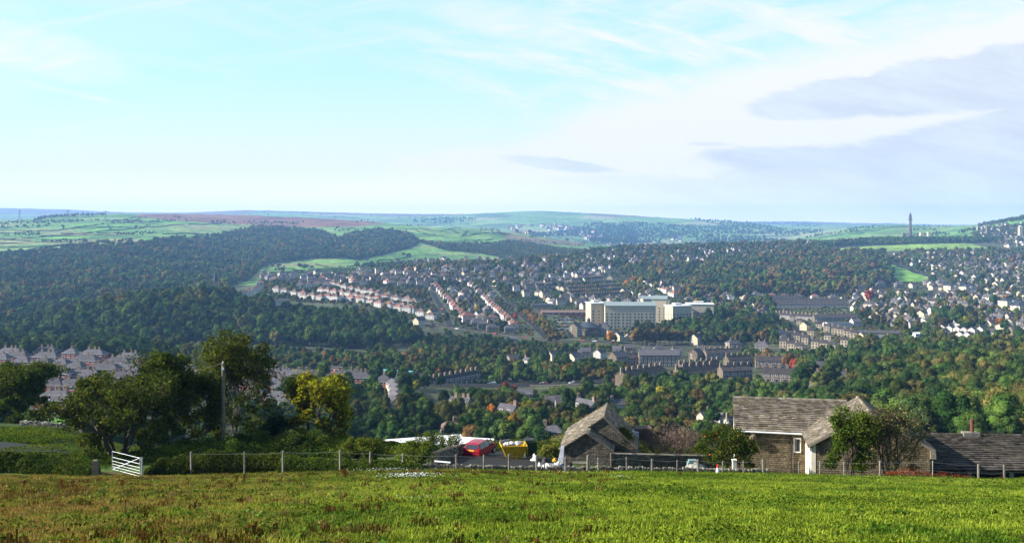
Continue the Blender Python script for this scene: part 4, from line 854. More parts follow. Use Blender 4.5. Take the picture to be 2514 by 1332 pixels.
def flats(px,py,w,d,h,rz,label,ymin,n,f,rise=4):
    x,y,z=hit(px,py,ymin); t=thing('apartment_block',label,'apartment block',(x,y,z),rz)
    obj('wall',wall_mesh(w,d,h,rise,'hip',m_cream,False),t); obj('roof',roof_mesh(w,d,h,rise,'hip',m_slateb),t)
    windows_on(t,[(-w/2+(i+.5)*w/n,-d/2,j*3+1.2,0) for i in range(n) for j in range(f)],1.3,1.5)
    windows_on(t,[(-w/2,-d/2+(i+.5)*d/2,j*3+1.2,-math.pi/2) for i in range(2) for j in range(f)],1.3,1.5)
    b=MB(); b.box(-w*.12,-d/2-1.6,-3,w*.12,-d/2,h+.8); obj('stair_bay',b.mesh('stair_bay',m_render),t)
    occupy(x,y,w*.55); k=F/y; KEEP.append((px-w*k/2,py-(h+rise)*k,px+w*k/2,py,y,1))
flats(2338,722,24,16,15,.35,'left one of the two pale flats with blue grey roofs',1400,5,5); flats(2376,723,24,16,14,.35,'right one of the two pale flats with blue grey roofs',1400,5,5)
flats(2478,762,30,14,14,.5,'tall cream flats near the right edge',1000,6,5); flats(2508,772,24,14,12,.4,'cream flats cut by the right edge',1000,5,4)
RV='on the right hand hillside'
for (px,py,s,rz,sc) in [(2115,712,'gable_white',.4,1.2),(2160,705,'semi_stone',.2,1.6),(2205,706,'semi_stone',.3,1.4),(2240,708,'gable_cream',.5,1.3),(2310,700,'semi_stone',.1,1.5),(2445,706,'gable_cream',.7,1.4),(2290,748,'gable_white',.3,1.2),(2400,738,'gable_cream',.5,1.2),(2340,745,'gable_white',.5,1.2),(2440,752,'gable_cream',.7,1.2),(2105,756,'gable_cream',.5,1.2),(2135,752,'gable_white',.4,1.1),(2310,660,'gable_cream',.5,1.2),(2340,672,'gable_white',.4,1.3),(2365,676,'gable_white',.4,1.3),(2395,686,'gable_white',.4,1.3),(2420,690,'gable_cream',.4,1.3),(2270,650,'gable_white',.4,1.2),(2250,640,'gable_cream',.4,1.2),(2240,652,'gable_white',.6,1.1),(2290,664,'gable_cream',.6,1.1),(2430,668,'gable_stone',.2,1.2),(2470,655,'gable_cream',.5,1.3),(2500,665,'gable_cream',.5,1.3),(2480,690,'gable_stone',.4,1.3),(2505,700,'gable_white',.4,1.3),(1895,732,'semi_red',.1,1.1),(1925,734,'semi_red',.1,1.1),(1960,735,'semi_stone',.1,1.1),(2000,735,'semi_red',.1,1.1),(2045,737,'semi_stone',.1,1.2),(2070,742,'gable_cream',.6,1.1),(1735,742,'gable_white',.4,1.2),(1765,728,'gable_white',.8,1.2),(1800,730,'gable_cream',.6,1.2),(1715,725,'semi_stone',.2,1.2),(1680,712,'gable_cream',.1,1.3),(1640,668,'gable_cream',.2,1.4),(1660,670,'bungalow',.1,1.5),(1465,630,'gable_white',.5,1.3),(1445,635,'gable_white',.6,1.2),(1310,634,'gable_cream',.5,1.2),(1255,640,'gable_white',.5,1.3),(1195,640,'gable_stone',.5,1.3),(890,670,'gable_cream',.3,1.5),(930,672,'gable_cream',.3,1.5),(1170,668,'gable_stone',.6,1.7),(1110,676,'gable_cream',.5,1.3),(1060,668,'gable_cream',.5,1.2),(1045,672,'gable_white',.5,1.1),(1215,675,'gable_stone',.7,1.4),(1245,690,'gable_stone',.7,1.3)]:
    put_house(px,py,s,rz,RV if px>1600 else 'atop the hillside town',sc,900)
print('houses',HC['house'][0])

# ------------------------------------------------------------------ scattered homes too small and too many to tell apart
occ={}
def _add(x,y,r):
    occ.setdefault((int(x//24),int(y//24)),[]).append((x,y,r))
for o_ in OCC: _add(*o_)
def free(x,y,r):
    i,j=int(x//24),int(y//24)
    for a in (-1,0,1):
        for b_ in (-1,0,1):
            for (p,q,s) in occ.get((i+a,j+b_),()):
                if (p-x)**2+(q-y)**2<(r+s)**2: return False
    return True
HTOWN=[((1000,640),(1500,628),(1500,690),(1290,712),(1200,700),(1000,690),1.1),((1480,598),(1900,590),(2010,596),(2000,612),(1640,660),(1480,640),1.1),((1230,712),(1400,760),(1620,760),(1700,745),(1640,690),(1560,740),.7),
 ((2190,618),(2514,612),(2600,760),(2480,770),(2330,740),(2200,650),.85),((2080,700),(2330,740),(2514,790),(2514,815),(2200,800),(2080,760),.9),((2380,560),(2600,540),(2600,610),(2450,608),1.4),((1690,720),(1890,730),(1880,790),(1760,770),1.0),((640,672),(1000,672),(1100,700),(760,700),(640,690),1.3),((1100,700),(1200,720),(1262,800),(1150,800),(1100,760),.9),
 ((1950,590),(2060,592),(2060,606),(1900,606),1.0)]
SP=[];SS=[];SR=[];SI=[]
sh=['gable_white','gable_pale','gable_stone','semi_stone','semi_brown','semi_red','gable_pale','semi_stone']
protoh=[]
for s in sh:
    w_,d_,e_,rh_,kd,wa,ro,ch,_=SHAPES[s]; b=MB()
    me=bpy.data.meshes.new('home'); bmv=wall_mesh(w_,d_,e_,rh_,kd,WM[wa],True); rm_=roof_mesh(w_,d_,e_,rh_,kd,RM[ro])
    def take(mesh,base,loc=(0,0,0)):
        n0=len(b.v); b.v+=[tuple(v_.co+Vector(loc)) for v_ in mesh.vertices]
        for p in mesh.polygons: b.f.append(tuple(n0+i for i in p.vertices)); b.m.append(base+p.material_index); b.t.append((1,1,1))
    take(bmv,0); take(rm_,3); take(chim_mesh(),5,(0,0,e_+rh_)); protoh.append(b.mesh('home',[WM[wa],m_white,m_glass,RM[ro],m_chim,m_chim,m_pot]))
for poly in HTOWN:
    den=poly[-1]; poly=poly[:-1]; xs=[p[0] for p in poly]; yy_=[p[1] for p in poly]
    n=int(den*(max(xs)-min(xs))*(max(yy_)-min(yy_))/75)
    for _ in range(n):
        px=rnd.uniform(min(xs),max(xs)); py=rnd.uniform(min(yy_),max(yy_))
        if not inpoly(px,py,poly) or inpoly(px,py,[(2030,622),(2110,598),(2450,590),(2460,618),(2120,630)]) or inpoly(px,py,[(2160,630),(2240,640),(2310,690),(2270,700),(2190,696),(2140,690)]): continue
        x,y,z=hit(px,py,1000)
        if not free(x,y,8): continue
        _add(x,y,6.5); SP.append((x,y,z-.2)); SS.append(rnd.uniform(.95,1.35)); SR.append(.3+rnd.choice((0,0,.35,-1.2,1.2))+rnd.uniform(-.15,.15)); i_=rnd.choice((0,1,1,2,3,3,6,7,2,4 if px<1300 else 1,5 if px<1150 else 0)); SI.append(i_)
        k=F/y; KEEP.append((px-6*k,py-9*k,px+6*k,py,y,.6))
for cx_,cy_,sx_,sy_,n_ in ((1372,561,20,5,22),(1395,563,24,4,14),(1450,577,14,5,20),(1470,584,18,3,9),(1300,556,30,3,7),(1250,562,12,2,6),(1655,588,12,3,6),(1360,590,60,5,6)):
    for _ in range(n_):
        px,py=rnd.gauss(cx_,sx_),rnd.gauss(cy_,sy_); x,y,z=hit(px,py,4700 if py>550 else 6000)
        SP.append((x,y,z)); SS.append(rnd.uniform(1.6,2.6)); SR.append(rnd.uniform(-1,1)); SI.append(rnd.choice((0,1,5,7)))
scatter_stuff('distant_houses','countless small pale houses scattered over the hillsides','houses',SP,SS,SR,SI,protoh)
print('scattered homes',len(SP))
# ------------------------------------------------------------------ trees
KP=np.array(KEEP); TR=[]      # TR: x,y,z,h,kind,tint
def blocked(px,top,base,hw,y,stren=1.0):
    a=(KP[:,4]>y+2)&(KP[:,0]<px+hw)&(KP[:,2]>px-hw)&(KP[:,1]<base)&(KP[:,3]>top)
    if not a.any(): return False
    q=KP[a]; ox=(np.minimum(q[:,2],px+hw)-np.maximum(q[:,0],px-hw))/np.maximum(q[:,2]-q[:,0],1); oy=(np.minimum(q[:,3],base)-np.maximum(q[:,1],top))/np.maximum(q[:,3]-q[:,1],1)
    return bool((rnd.random()<np.clip(ox*oy*2.6,0,1)*q[:,5]*stren).any())
def add_tree(x,y,h,kind,tint,rr=.42,chk=True):
    z=float(gz(x,y)); r=h*rr*(.45 if kind=='cone' else 1.0); px,py=scr(x,y,z); k=F/y
    if chk:
        if not free(x,y,r*.75): return False
        if blocked(px,py-h*k,py,r*k*.8,y): return False
    _add(x,y,r*.75); TR.append((x,y,z-.2,h,kind,tint)); return True
HAND=[(1262,1020,48,'round','orange'),(1296,1024,44,'round','yellow'),(1275,1010,30,'round','orange'),(948,1032,92,'cone','olive'),(992,1068,112,'cone','dark'),(1012,1062,80,'cone','olive'),(1030,1050,60,'cone','dark'),(866,985,68,'cone','dark'),(911,985,66,'cone','mid'),(1024,962,30,'round','yellow'),(878,926,22,'round','olive'),(855,920,18,'round','orange'),
 (1453,910,34,'round','orange'),(1440,912,20,'round','orange'),(1622,992,44,'round','yellow'),(2112,948,58,'round','olive'),(2132,950,44,'round','orange'),(1950,912,30,'round','red'),(1930,905,34,'round','russet'),(2000,962,32,'round','russet'),(1499,842,32,'round','orange'),(1510,842,22,'round','mid'),
 (1172,1086,26,'bush','orange'),(1242,962,26,'round','red'),(1262,962,22,'round','red'),(1230,968,26,'round','russet'),(1240,785,16,'round','red'),(1266,786,18,'round','red'),(1095,796,30,'round','olive'),(1171,772,24,'round','yellow'),(1110,702,14,'round','yellow'),(1556,700,26,'round','orange'),(1572,706,24,'round','yellow'),(1537,705,22,'round','orange'),(1610,662,20,'round','orange'),(1724,688,20,'round','orange'),(1545,672,18,'round','olive'),
 (2352,806,52,'round','mid'),(2372,808,46,'round','yellow'),(2388,808,44,'round','olive'),(2300,806,44,'round','olive'),(2320,802,52,'round','dark'),(2455,808,38,'round','orange'),(2498,806,30,'round','olive'),(2122,862,42,'round','olive'),(2228,832,30,'round','mid'),(2085,742,28,'round','olive'),(2135,745,34,'round','red'),(1740,800,44,'round','dark'),(1775,802,50,'round','dark'),(1348,842,22,'round','olive'),
 (100,915,0,'round','dark'),(1390,1006,26,'round','dark'),(1225,940,14,'round','mid'),(1205,943,14,'round','mid'),(1465,820,0,'round','mid')]
for px,py,hp,kd,tt in HAND:
    if hp==0: continue
    x,y,z=hit(px,py,120 if py>1040 else 300); add_tree(x,y,hp*y/F,kd,tt,chk=False)
for px,py in gen(11,(1281,776),(1364,842)): 
    x,y,z=hit(px,py,800); add_tree(x,y,rnd.uniform(15,19),'round',rnd.choice(('russet','russet','olive')),chk=False)
for px in range(1556,1645,11):
    x,y,z=hit(px,845,800); add_tree(x,y,rnd.uniform(13,17),'round','russet',chk=False)
for px in range(1650,1905,12):
    x,y,z=hit(px,846+rnd.uniform(-4,0),800); add_tree(x,y,rnd.uniform(12,17),'round',rnd.choice(('russet','olive','dark','dark')),chk=False)
DK=('dark',)*5+('mid',)*2+('olive',); MX=('dark',)*5+('mid',)*5+('olive',)*5+('russet',)*3+('mid','orange'); TW=('dark',)*6+('mid',)*5+('olive',)*6+('russet',)*6
FW=('dark',)*7+('mid',)*5+('olive',)*4+('russet',)*4
ZONES=[ # poly, ymin, ymax, spacing, h range, tints, kinds
 (WOOD_FAR,1060,3900,9.6,(9,21),FW,('round',)),(WOOD_MID,2500,4200,11,(7,12),FW,('round',)),
 (WOOD_RIDGE,850,1230,8.4,(9,20),DK,('round',)),
 ([(-80,884),(60,878),(200,884),(330,892),(420,905),(470,890),(430,856),(300,860),(-80,862)],700,850,8,(11,15),DK+('olive',),('round',)),
 ([(430,856),(720,862),(930,872),(1040,850),(1040,900),(1000,918),(830,906),(640,912),(500,915),(430,905)],600,860,10,(5,9),MX,('round','bush')),
 ([(1030,800),(1110,808),(1300,830),(1560,848),(1560,862),(1400,866),(1250,878),(1140,880),(1000,880),(1020,845)],700,1010,8.5,(5,9),DK+('olive','olive','russet'),('bush','bush','round')),
 ([(900,870),(1250,876),(1420,900),(1540,905),(1540,935),(1320,945),(1060,942),(1000,920),(900,905)],560,880,8.2,(7,12),MX,('round','round','bush')),
 ([(1100,950),(1320,950),(1540,945),(1900,955),(1990,960),(1990,1000),(1800,1010),(1400,1030),(1100,985)],400,660,7.5,(6,11),DK+('olive','mid','mid','olive'),('round','round','bush')),
 ([(800,925),(1050,940),(1120,955),(1180,1000),(1240,1110),(600,1110),(640,1000)],150,620,9.0,(7,12),DK+('mid','olive'),('round',)),
 ([(1130,1000),(1560,1010),(1830,1000),(1830,1110),(1130,1110)],180,480,8.0,(6,10),MX,('round','round','bush')),
 ([(-80,900),(300,930),(640,930),(640,1120),(-80,1100)],160,700,16,(6,10),DK,('round','bush')),
 ([(1960,872),(2090,868),(2240,862),(2400,858),(2600,855),(2600,1110),(1980,1110),(1970,1000)],150,860,8.6,(7,15),DK+('mid','olive','olive','mid','olive','mid'),('round',)),
 ([(1750,850),(1990,862),(1980,900),(1880,905),(1780,880)],600,1000,9,(6,9),MX,('round','bush')),
 # hillside town
 ([(640,672),(1000,668),(1060,700),(1100,790),(1010,786),(880,752),(640,735)],1000,2000,17,(6,10),TW,('round','bush')),
 ([(1000,668),(1230,645),(1290,700),(1240,760),(1260,815),(1110,808),(1080,740)],1000,2100,14,(6,12),TW,('round',)),
 ([(1230,700),(1400,712),(1400,760),(1330,770),(1230,745)],1000,1900,8,(3,5),DK,('bush',)),
 ([(860,655),(1010,648),(1200,640),(1480,628),(1500,655),(1300,700),(1000,672)],1500,2600,15,(9,17),TW,('round',)),
 ([(1400,620),(1520,600),(1900,592),(1990,600),(2050,622),(1960,650),(1880,690),(1700,745),(1560,700),(1500,660),(1420,650)],1300,3300,18,(11,20),TW,('round',)),
 ([(1300,700),(1560,690),(1640,740),(1600,760),(1420,745)],1000,1800,14,(7,13),TW,('round',)),
 ([(1690,660),(1900,640),(2050,626),(2170,625),(2192,680),(2180,706),(2090,722),(1900,735),(1690,745)],1200,2700,14.5,(14,24),TW+('dark','dark','mid'),('round',)),
 ([(1640,760),(1900,740),(1900,845),(1660,845)],850,1500,11.5,(12,19),DK+('russet','russet'),('round',)),
 ([(1560,806),(1660,800),(1660,845),(1545,845)],850,1150,12,(8,12),TW,('round',)),
 ([(1990,600),(2200,590),(2460,590),(2460,596),(2240,600),(2080,604),(2010,614)],2500,3700,12,(12,18),DK,('round',)),
 ([(2180,640),(2230,620),(2600,614),(2600,760),(2480,770),(2330,745),(2300,700)],1300,2900,16,(9,18),TW,('round',)),
 ([(2090,712),(2330,745),(2600,770),(2600,855),(2400,850),(2240,835),(2110,800),(2090,760)],850,1800,15,(8,16),TW,('round',)),
 ([(1890,790),(1960,800),(1925,850),(1890,850)],850,1300,11,(7,11),TW,('round',)),
 ([(2100,835),(2300,855),(2600,852),(2600,862),(2100,862)],780,950,9,(8,12),MX,('round',)),
 ([(2440,600),(2600,590),(2600,540),(2470,556),(2380,575)],3000,4600,17,(8,13),TW,('round',)),
 ([(640,672),(1000,640),(1480,625),(2000,604),(2180,640),(2600,600),(2600,860),(1900,862),(1260,822),(1010,790),(880,752),(640,735)],960,2700,9.5,(3,5.5),TW+('mid','olive'),('bush',)),
 ([(1050,806),(1110,800),(1260,818),(1200,822)],900,1100,13,(5,8),TW,('bush',)),
]
for poly,y0,y1,sp,(h0,h1),tn_,kd_ in ZONES:
    xs=[p[0] for p in poly]; p0,p1=min(xs),max(xs); area=.5*(p1-p0)/F*(y1*y1-y0*y0); n=int(area/(sp*sp)*2.2)
    n=min(n,60000); yy_=np.sqrt(R.uniform(y0*y0,y1*y1,n)); pp=R.uniform(p0,p1,n); xx=(pp-CX)/F*yy_; zz=gz(xx,yy_); py=HY-F*zz/yy_
    m=inpoly(pp,py,poly); rm_=region_masks(pp,py,yy_); m&=~(rm_['park']|rm_['heath']|rm_['lawn']); wn=vnoise(xx,yy_,90,2,12)
    for x,y,w_ in zip(xx[m],yy_[m],wn[m]):
        tt=tn_[int(min(.999,max(0,(rnd.random()*.62+w_*.76-.19)))*len(tn_))] if rnd.random()<.6 else rnd.choice(tn_)
        h=rnd.uniform(h0,h1); kd=rnd.choice(kd_)
        if not free(x,y,sp*.34): continue
        add_tree(float(x),float(y),h*(.6 if kd=='bush' else 1),kd,tt,.3 if kd!='bush' else .5)
# hedgerow and shelter trees on the far fields: picture strokes
STROKES=[((0,560),(120,556),40,9),((60,548),(200,545),40,9),((0,552),(60,545),30,9),((84,541),(130,531),60,9),((120,533),(258,526),170,9),((258,548),(345,545),25,8),((90,545),(250,541),50,8),((100,596),(215,594),24,10),((240,597),(330,596),40,10),((290,577),(400,572),40,9),((0,578),(100,576),36,8),((380,540),(480,544),18,8),((430,533),(470,540),12,9),((520,548),(630,549),30,10),((640,548),(735,550),26,12),((330,562),(365,556),14,9),((980,553),(1110,553),46,9),((1100,553),(1120,549),10,9),((1130,550),(1165,550),12,10),((1180,565),(1230,566),16,10),((1210,572),(1250,578),26,10),((1260,566),(1330,575),24,9),((1330,577),(1400,588),22,9),((1400,590),(1470,600),34,9),((830,567),(900,562),16,9),((640,655),(700,655),12,9),((680,664),(700,668),8,9),((730,655),(770,660),16,9),((985,628),(1010,632),16,9),((980,640),(1060,637),10,6),((870,545),(960,550),14,9),((860,540),(900,542),8,9),((1280,592),(1480,607),60,7),((150,560),(155,562),3,12),((2060,572),(2170,556),30,9),((2160,548),(2228,549),50,12),((2080,566),(2165,551),60,11),((1990,580),(2090,567),40,9),((2240,552),(2330,556),30,9),((2230,580),(2330,576),40,12),((2240,566),(2300,566),12,12),((2350,572),(2440,560),40,12),((2400,556),(2520,536),220,13),((2440,565),(2520,556),90,12),((2300,590),(2440,588),40,12)]
for a,b,n,h in STROKES:
    for _ in range(n):
        f=rnd.random(); px=a[0]+(b[0]-a[0])*f+rnd.gauss(0,3); py=a[1]+(b[1]-a[1])*f+rnd.gauss(0,1.6); x,y,z=hit(px,py,1900); add_tree(x,y,h*rnd.uniform(.7,1.25),'round',rnd.choice(FW),chk=False)
FAR=[]
for (px0,px1,py0,py1,n) in ((1000,2020,534,602,7500),(1250,1560,556,600,1500),(560,1100,524,545,60),(1380,1560,580,604,260),(1560,2000,570,600,160)):
    for _ in range(n):
        px=rnd.uniform(px0,px1); py=rnd.uniform(py0,py1); x,y,z=hit(px,py,5300)
        if y<5400 or y>13000: continue
        if vnoise(x,y*.6,620,3,3)<.575: continue
        FAR.append((x,y,z-2,rnd.uniform(9,17)*(1+.4*rnd.random()),'round',rnd.choice(('dark','dark','mid'))))
print('trees',len(TR),len(FAR))
NEAR_N=285
vis=[q for q in TR if -60<scr(*q[:3])[0]<2574]
order=sorted(vis,key=lambda q:-q[3]*(1.3 if q[4]=='round' else 1)/q[1]); solo=set(order[:NEAR_N])
TINTW={'dark':'dark green','mid':'mid green','olive':'olive green','russet':'russet brown','orange':'orange','yellow':'golden yellow','red':'rust red','conifer':'dark conifer'}
KW={'round':'tree','cone':'narrow tree','bush':'bush'}
def zone_words(px,py,y):
    if px>1960: return 'behind the farmhouse' if y<650 else 'on the right slope'
    if y<330: return 'just beyond the yard'
    if px<640: return 'around the brick estate'
    if px<1100: return 'below the track'
    if px<1560: return 'in the valley bottom' if py>950 else 'above the valley road'
    return 'below the dark terraces'
H0={'round':12.6,'cone':13.5,'bush':4.6}
for i,q in enumerate(order[:NEAR_N]):
    x,y,z,h,kd,tt=q; px,py=scr(x,y,z+h*.6); var=i%5; rg=(i*2.399)%6.28
    t_=thing('tree' if kd!='bush' else 'bush','%s %s %s, %s'%(TINTW[tt],KW[kd],zone_words(px,py,y),place_words(px,py)),'tree' if kd!='bush' else 'bush',(x,y,z),rg,'trees '+zone_words(px,py,y),h/H0[kd])
    obj('crown',crown_mesh('near' if y<900 else 'mid',kd,var,tt),t_); obj('trunk',trunk_mesh(kd,var),t_)
rest=[q for q in TR if q not in solo]+FAR
def stuff_trees(name,label,L):
    pk={}; protos=[]; P=[];S=[];Rz=[];I=[]
    for n_,(x,y,z,h,kd,tt) in enumerate(L):
        lod='near' if y<560 else 'mid' if y<1250 else 'far'; var=n_%4; k=(lod,kd,var,tt)
        if k not in pk:
            pk[k]=len(protos); m_=crown_mesh(lod,kd,var,tt)
            if lod!='far':   # trunk and crown in one shape
                V,Q,T=_crowns[k[:3]]; b=MB(); tm=trunk_mesh(kd,var); b.v=[tuple(v_) for v_ in V]; b.f=[tuple(int(i) for i in q_) for q_ in Q]; b.m=[0]*len(Q); b.t=[tuple(q_) for q_ in T]
                n0=len(b.v); b.v+=[tuple(v_.co) for v_ in tm.vertices]
                for p in tm.polygons: b.f.append(tuple(n0+i for i in p.vertices)); b.m.append(1); b.t.append((1,1,1))
                m_=b.mesh('tree_shape',[LEAF[tt],m_bark])
            protos.append(m_)
        P.append((x,y,z)); S.append(h/H0[kd]); Rz.append(rnd.uniform(0,6.28)); I.append(pk[k])
    scatter_stuff(name,label,'trees',P,S,Rz,I,protos)
inw=lambda q: (q[1]>1240 and scr(*q[:3])[0]<1480) or q[1]>3400
stuff_trees('far_woodland','bluish far woodland covering the valley side and distant hills',[q for q in rest if inw(q)])
stuff_trees('woodland','mass of dark and autumn coloured trees filling the valley and town',[q for q in rest if not inw(q)])

# ------------------------------------------------------------------ field walls and hedges drawn as dark lines on the far fields
HED=[[(0,573),(60,570),(150,565),(240,551),(300,548),(400,545)],[(0,588),(90,584),(180,575),(270,566),(350,562)],[(0,598),(110,594),(240,597)],[(0,607),(90,606),(170,599),(240,597)],[(0,620),(80,612),(130,606),(235,598)],[(0,566),(130,567)],[(150,574),(300,572)],[(100,580),(290,578)],[(160,562),(340,560)],[(265,551),(272,566)],[(300,548),(360,531)],[(345,561),(420,553),(480,551),(540,549)],[(400,575),(480,574),(560,577)],[(420,585),(440,573)],[(320,545),(430,542)],[(250,540),(350,541)],[(0,590),(200,590)],[(350,532),(260,545)],[(820,565),(830,555)],[(985,563),(1100,570)],[(1000,572),(1090,580)],[(1100,560),(1120,572),(1180,575)],[(1080,568),(1230,565)],[(1130,580),(1240,572)],[(1090,556),(1240,562)],[(680,655),(740,666)],[(770,650),(830,660)],[(720,664),(850,665)],[(660,670),(760,668)],[(1150,565),(1135,580)],[(1300,582),(1400,588)],[(930,640),(1000,634)],[(2010,585),(2120,572)],[(2040,578),(2160,565)],[(2100,568),(2230,558)],[(1010,562),(1050,576)],[(800,556),(870,560)],[(1140,590),(1210,588)]]
m_hedge=mat_leaf('hedge',(.016,.030,.012),(.03,.045,.018),.1)
for i,pl in enumerate(HED):
    P=[hit(a,b,1900) for a,b in pl]; b=MB()
    for j in range(len(P)-1):
        a,c=Vector(P[j]),Vector(P[j+1]); n=max(2,int((c-a).length/14))
        for k_ in range(n):
            p,q=a.lerp(c,k_/n),a.lerp(c,(k_+1)/n); p.z=float(gz(p.x,p.y)); q.z=float(gz(q.x,q.y)); hh=rnd.uniform(1.5,3.4); ww=rnd.uniform(.8,1.6)
            d_=(q-p).normalized(); nn=Vector((-d_.y,d_.x,0))*ww
            if rnd.random()<.06: continue
            b.hexa([tuple(p-nn+Vector((0,0,-1))),tuple(q-nn+Vector((0,0,-1))),tuple(q+nn+Vector((0,0,-1))),tuple(p+nn+Vector((0,0,-1))),tuple(p-nn*.7+Vector((0,0,hh))),tuple(q-nn*.7+Vector((0,0,hh))),tuple(q+nn*.7+Vector((0,0,hh))),tuple(p+nn*.7+Vector((0,0,hh)))])
    mid=pl[len(pl)//2]; single('hedge',b.mesh('hedge',m_hedge),'dark hedge line crossing the far green fields, %s'%place_words((pl[0][0]+pl[-1][0])/2,mid[1]),'hedge',group='hedges on the far fields')

# ------------------------------------------------------------------ landmarks
x,y,z=hit(2235,588,3000); k=F/y; Ht=(588-520)/k
t_=thing('stone_tower','slender soot dark stone tower with balcony and cupola on the skyline','tower',(x,y,z-1)); r=4.3*y/F*1.05
b=MB(); b.cyl((0,0,-3),r,Ht*.74,8,r*.62); obj('shaft',b.mesh('shaft',mat_plain('soot_stone',(.085,.06,.05),.2,.1)),t_); ms=bpy.data.materials['soot_stone']
b=MB(); b.cyl((0,0,Ht*.70),r*.7,Ht*.02,8,r*1.15); b.cyl((0,0,Ht*.72),r*1.2,Ht*.02,8); b.cyl((0,0,Ht*.74),r*1.2,.9,8,r*1.2); obj('balcony',b.mesh('balcony',ms),t_)
b=MB()
for i in range(8):
    a=i*math.pi/4; b.tube([(math.cos(a)*r*.62,math.sin(a)*r*.62,Ht*.74),(math.cos(a)*r*.55,math.sin(a)*r*.55,Ht*.88)],r*.16,5)
b.cyl((0,0,Ht*.74),r*.40,Ht*.14,8); b.cyl((0,0,Ht*.87),r*.85,Ht*.018,8); obj('colonnade',b.mesh('colonnade',ms),t_)
b=MB(); b.tube([(0,0,Ht*.885),(0,0,Ht*.92),(0,0,Ht*.95),(0,0,Ht*.965),(0,0,Ht)],[r*.6,r*.55,r*.3,r*.2,r*.08],8); obj('cupola',b.mesh('cupola',ms),t_)
b=MB(); b.box(-r*1.5,-r*1.5,-3,r*1.5,r*1.5,Ht*.14); b.box(-r*1.7,-r*1.7,Ht*.14,r*1.7,r*1.7,Ht*.16); obj('base',b.mesh('base',ms),t_)
for px,py,lb in ((2219,590,'dark square gatehouse among trees left of the tower'),(2262,588,'small pale tower block among trees right of the tower'),(2281,588,'second pale tower block right of the tower'),(2505,585,'pale church tower at the right edge of the skyline'),(2425,580,'dark church tower among the far right houses')):
    x,y,z=hit(px,py,2900); b=MB(); w_=8*y/F/2; hh=(18 if px<2400 else 26)*y/F; b.box(-w_,-w_,-3,w_,w_,hh); 
    t_=thing('church_tower',lb,'tower',(x,y,z)); obj('wall',b.mesh('wall',m_stone if px in(2219,2425) else m_cream),t_); b=MB()
    for sx in (-1,1):
        for sy in (-1,1): b.box(sx*w_-.6,sy*w_-.6,hh,sx*w_+.6,sy*w_+.6,hh+2.5)
    obj('pinnacles',b.mesh('pinnacles',m_cream),t_)
x,y,z=hit(529,728,1000); k=F/y
t_=thing('church_spire','dark pointed church spire rising from the wood crest','church',(x,y,z)); w_=3.4
b=MB(); b.box(-w_,-w_,-3,w_,w_,(728-690)/k); obj('tower',b.mesh('tower',m_stone),t_)
b=MB(); b.tube([(0,0,(728-690)/k),(0,0,(728-690)/k+.1),(0,0,(728-657)/k)],[w_*1.25,w_*1.2,.08],8); obj('spire',b.mesh('spire',m_slateb),t_)
def pylon(px,base,top,ym,lb):
    x,y,z=hit(px,base,ym); h=(base-top)*y/F; b=MB(); w0=h*.12; rr=h*.006+.12
    lv=[(0,w0),(.25,w0*.72),(.5,w0*.45),(.7,w0*.28),(.85,w0*.2),(1,.05)]
    for sx,sy in ((-1,-1),(1,-1),(1,1),(-1,1)): b.tube([(sx*w_*1,sy*w_*1,f*h) for f,w_ in lv],rr,4)
    for (f0,a0),(f1,a1) in zip(lv[:-1],lv[1:]):
        for s in (-1,1): b.tube([(-a0,s*a0,f0*h),(a1,s*a1,f1*h)],rr*.6,3); b.tube([(a0,s*a0,f0*h),(-a1,s*a1,f1*h)],rr*.6,3); b.tube([(s*a0,-a0,f0*h),(s*a1,a1,f1*h)],rr*.6,3)
    t_=thing('pylon',lb,'pylon',(x,y,z),.3,'pylons on the far left fields'); obj('lattice_mast',b.mesh('lattice_mast',m_pyl),t_)
    for f,l in ((.72,.17),(.82,.21),(.92,.14)):
        b=MB(); b.tube([(-l*h,0,f*h),(0,0,f*h+h*.025),(l*h,0,f*h)],[rr*.5,rr*1.2,rr*.5],4); obj('cross_arm',b.mesh('cross_arm',m_pyl),t_)
m_pyl=mat_plain('pylon_steel',(.16,.17,.18),.1,1,.6)
pylon(48,541,514,4200,'left grey lattice pylon standing above the far left fields'); pylon(166,545,513,4000,'grey lattice pylon in front of the dark wooded hill'); pylon(259,546,518,4000,'faint lattice pylon right of the dark wooded hill')
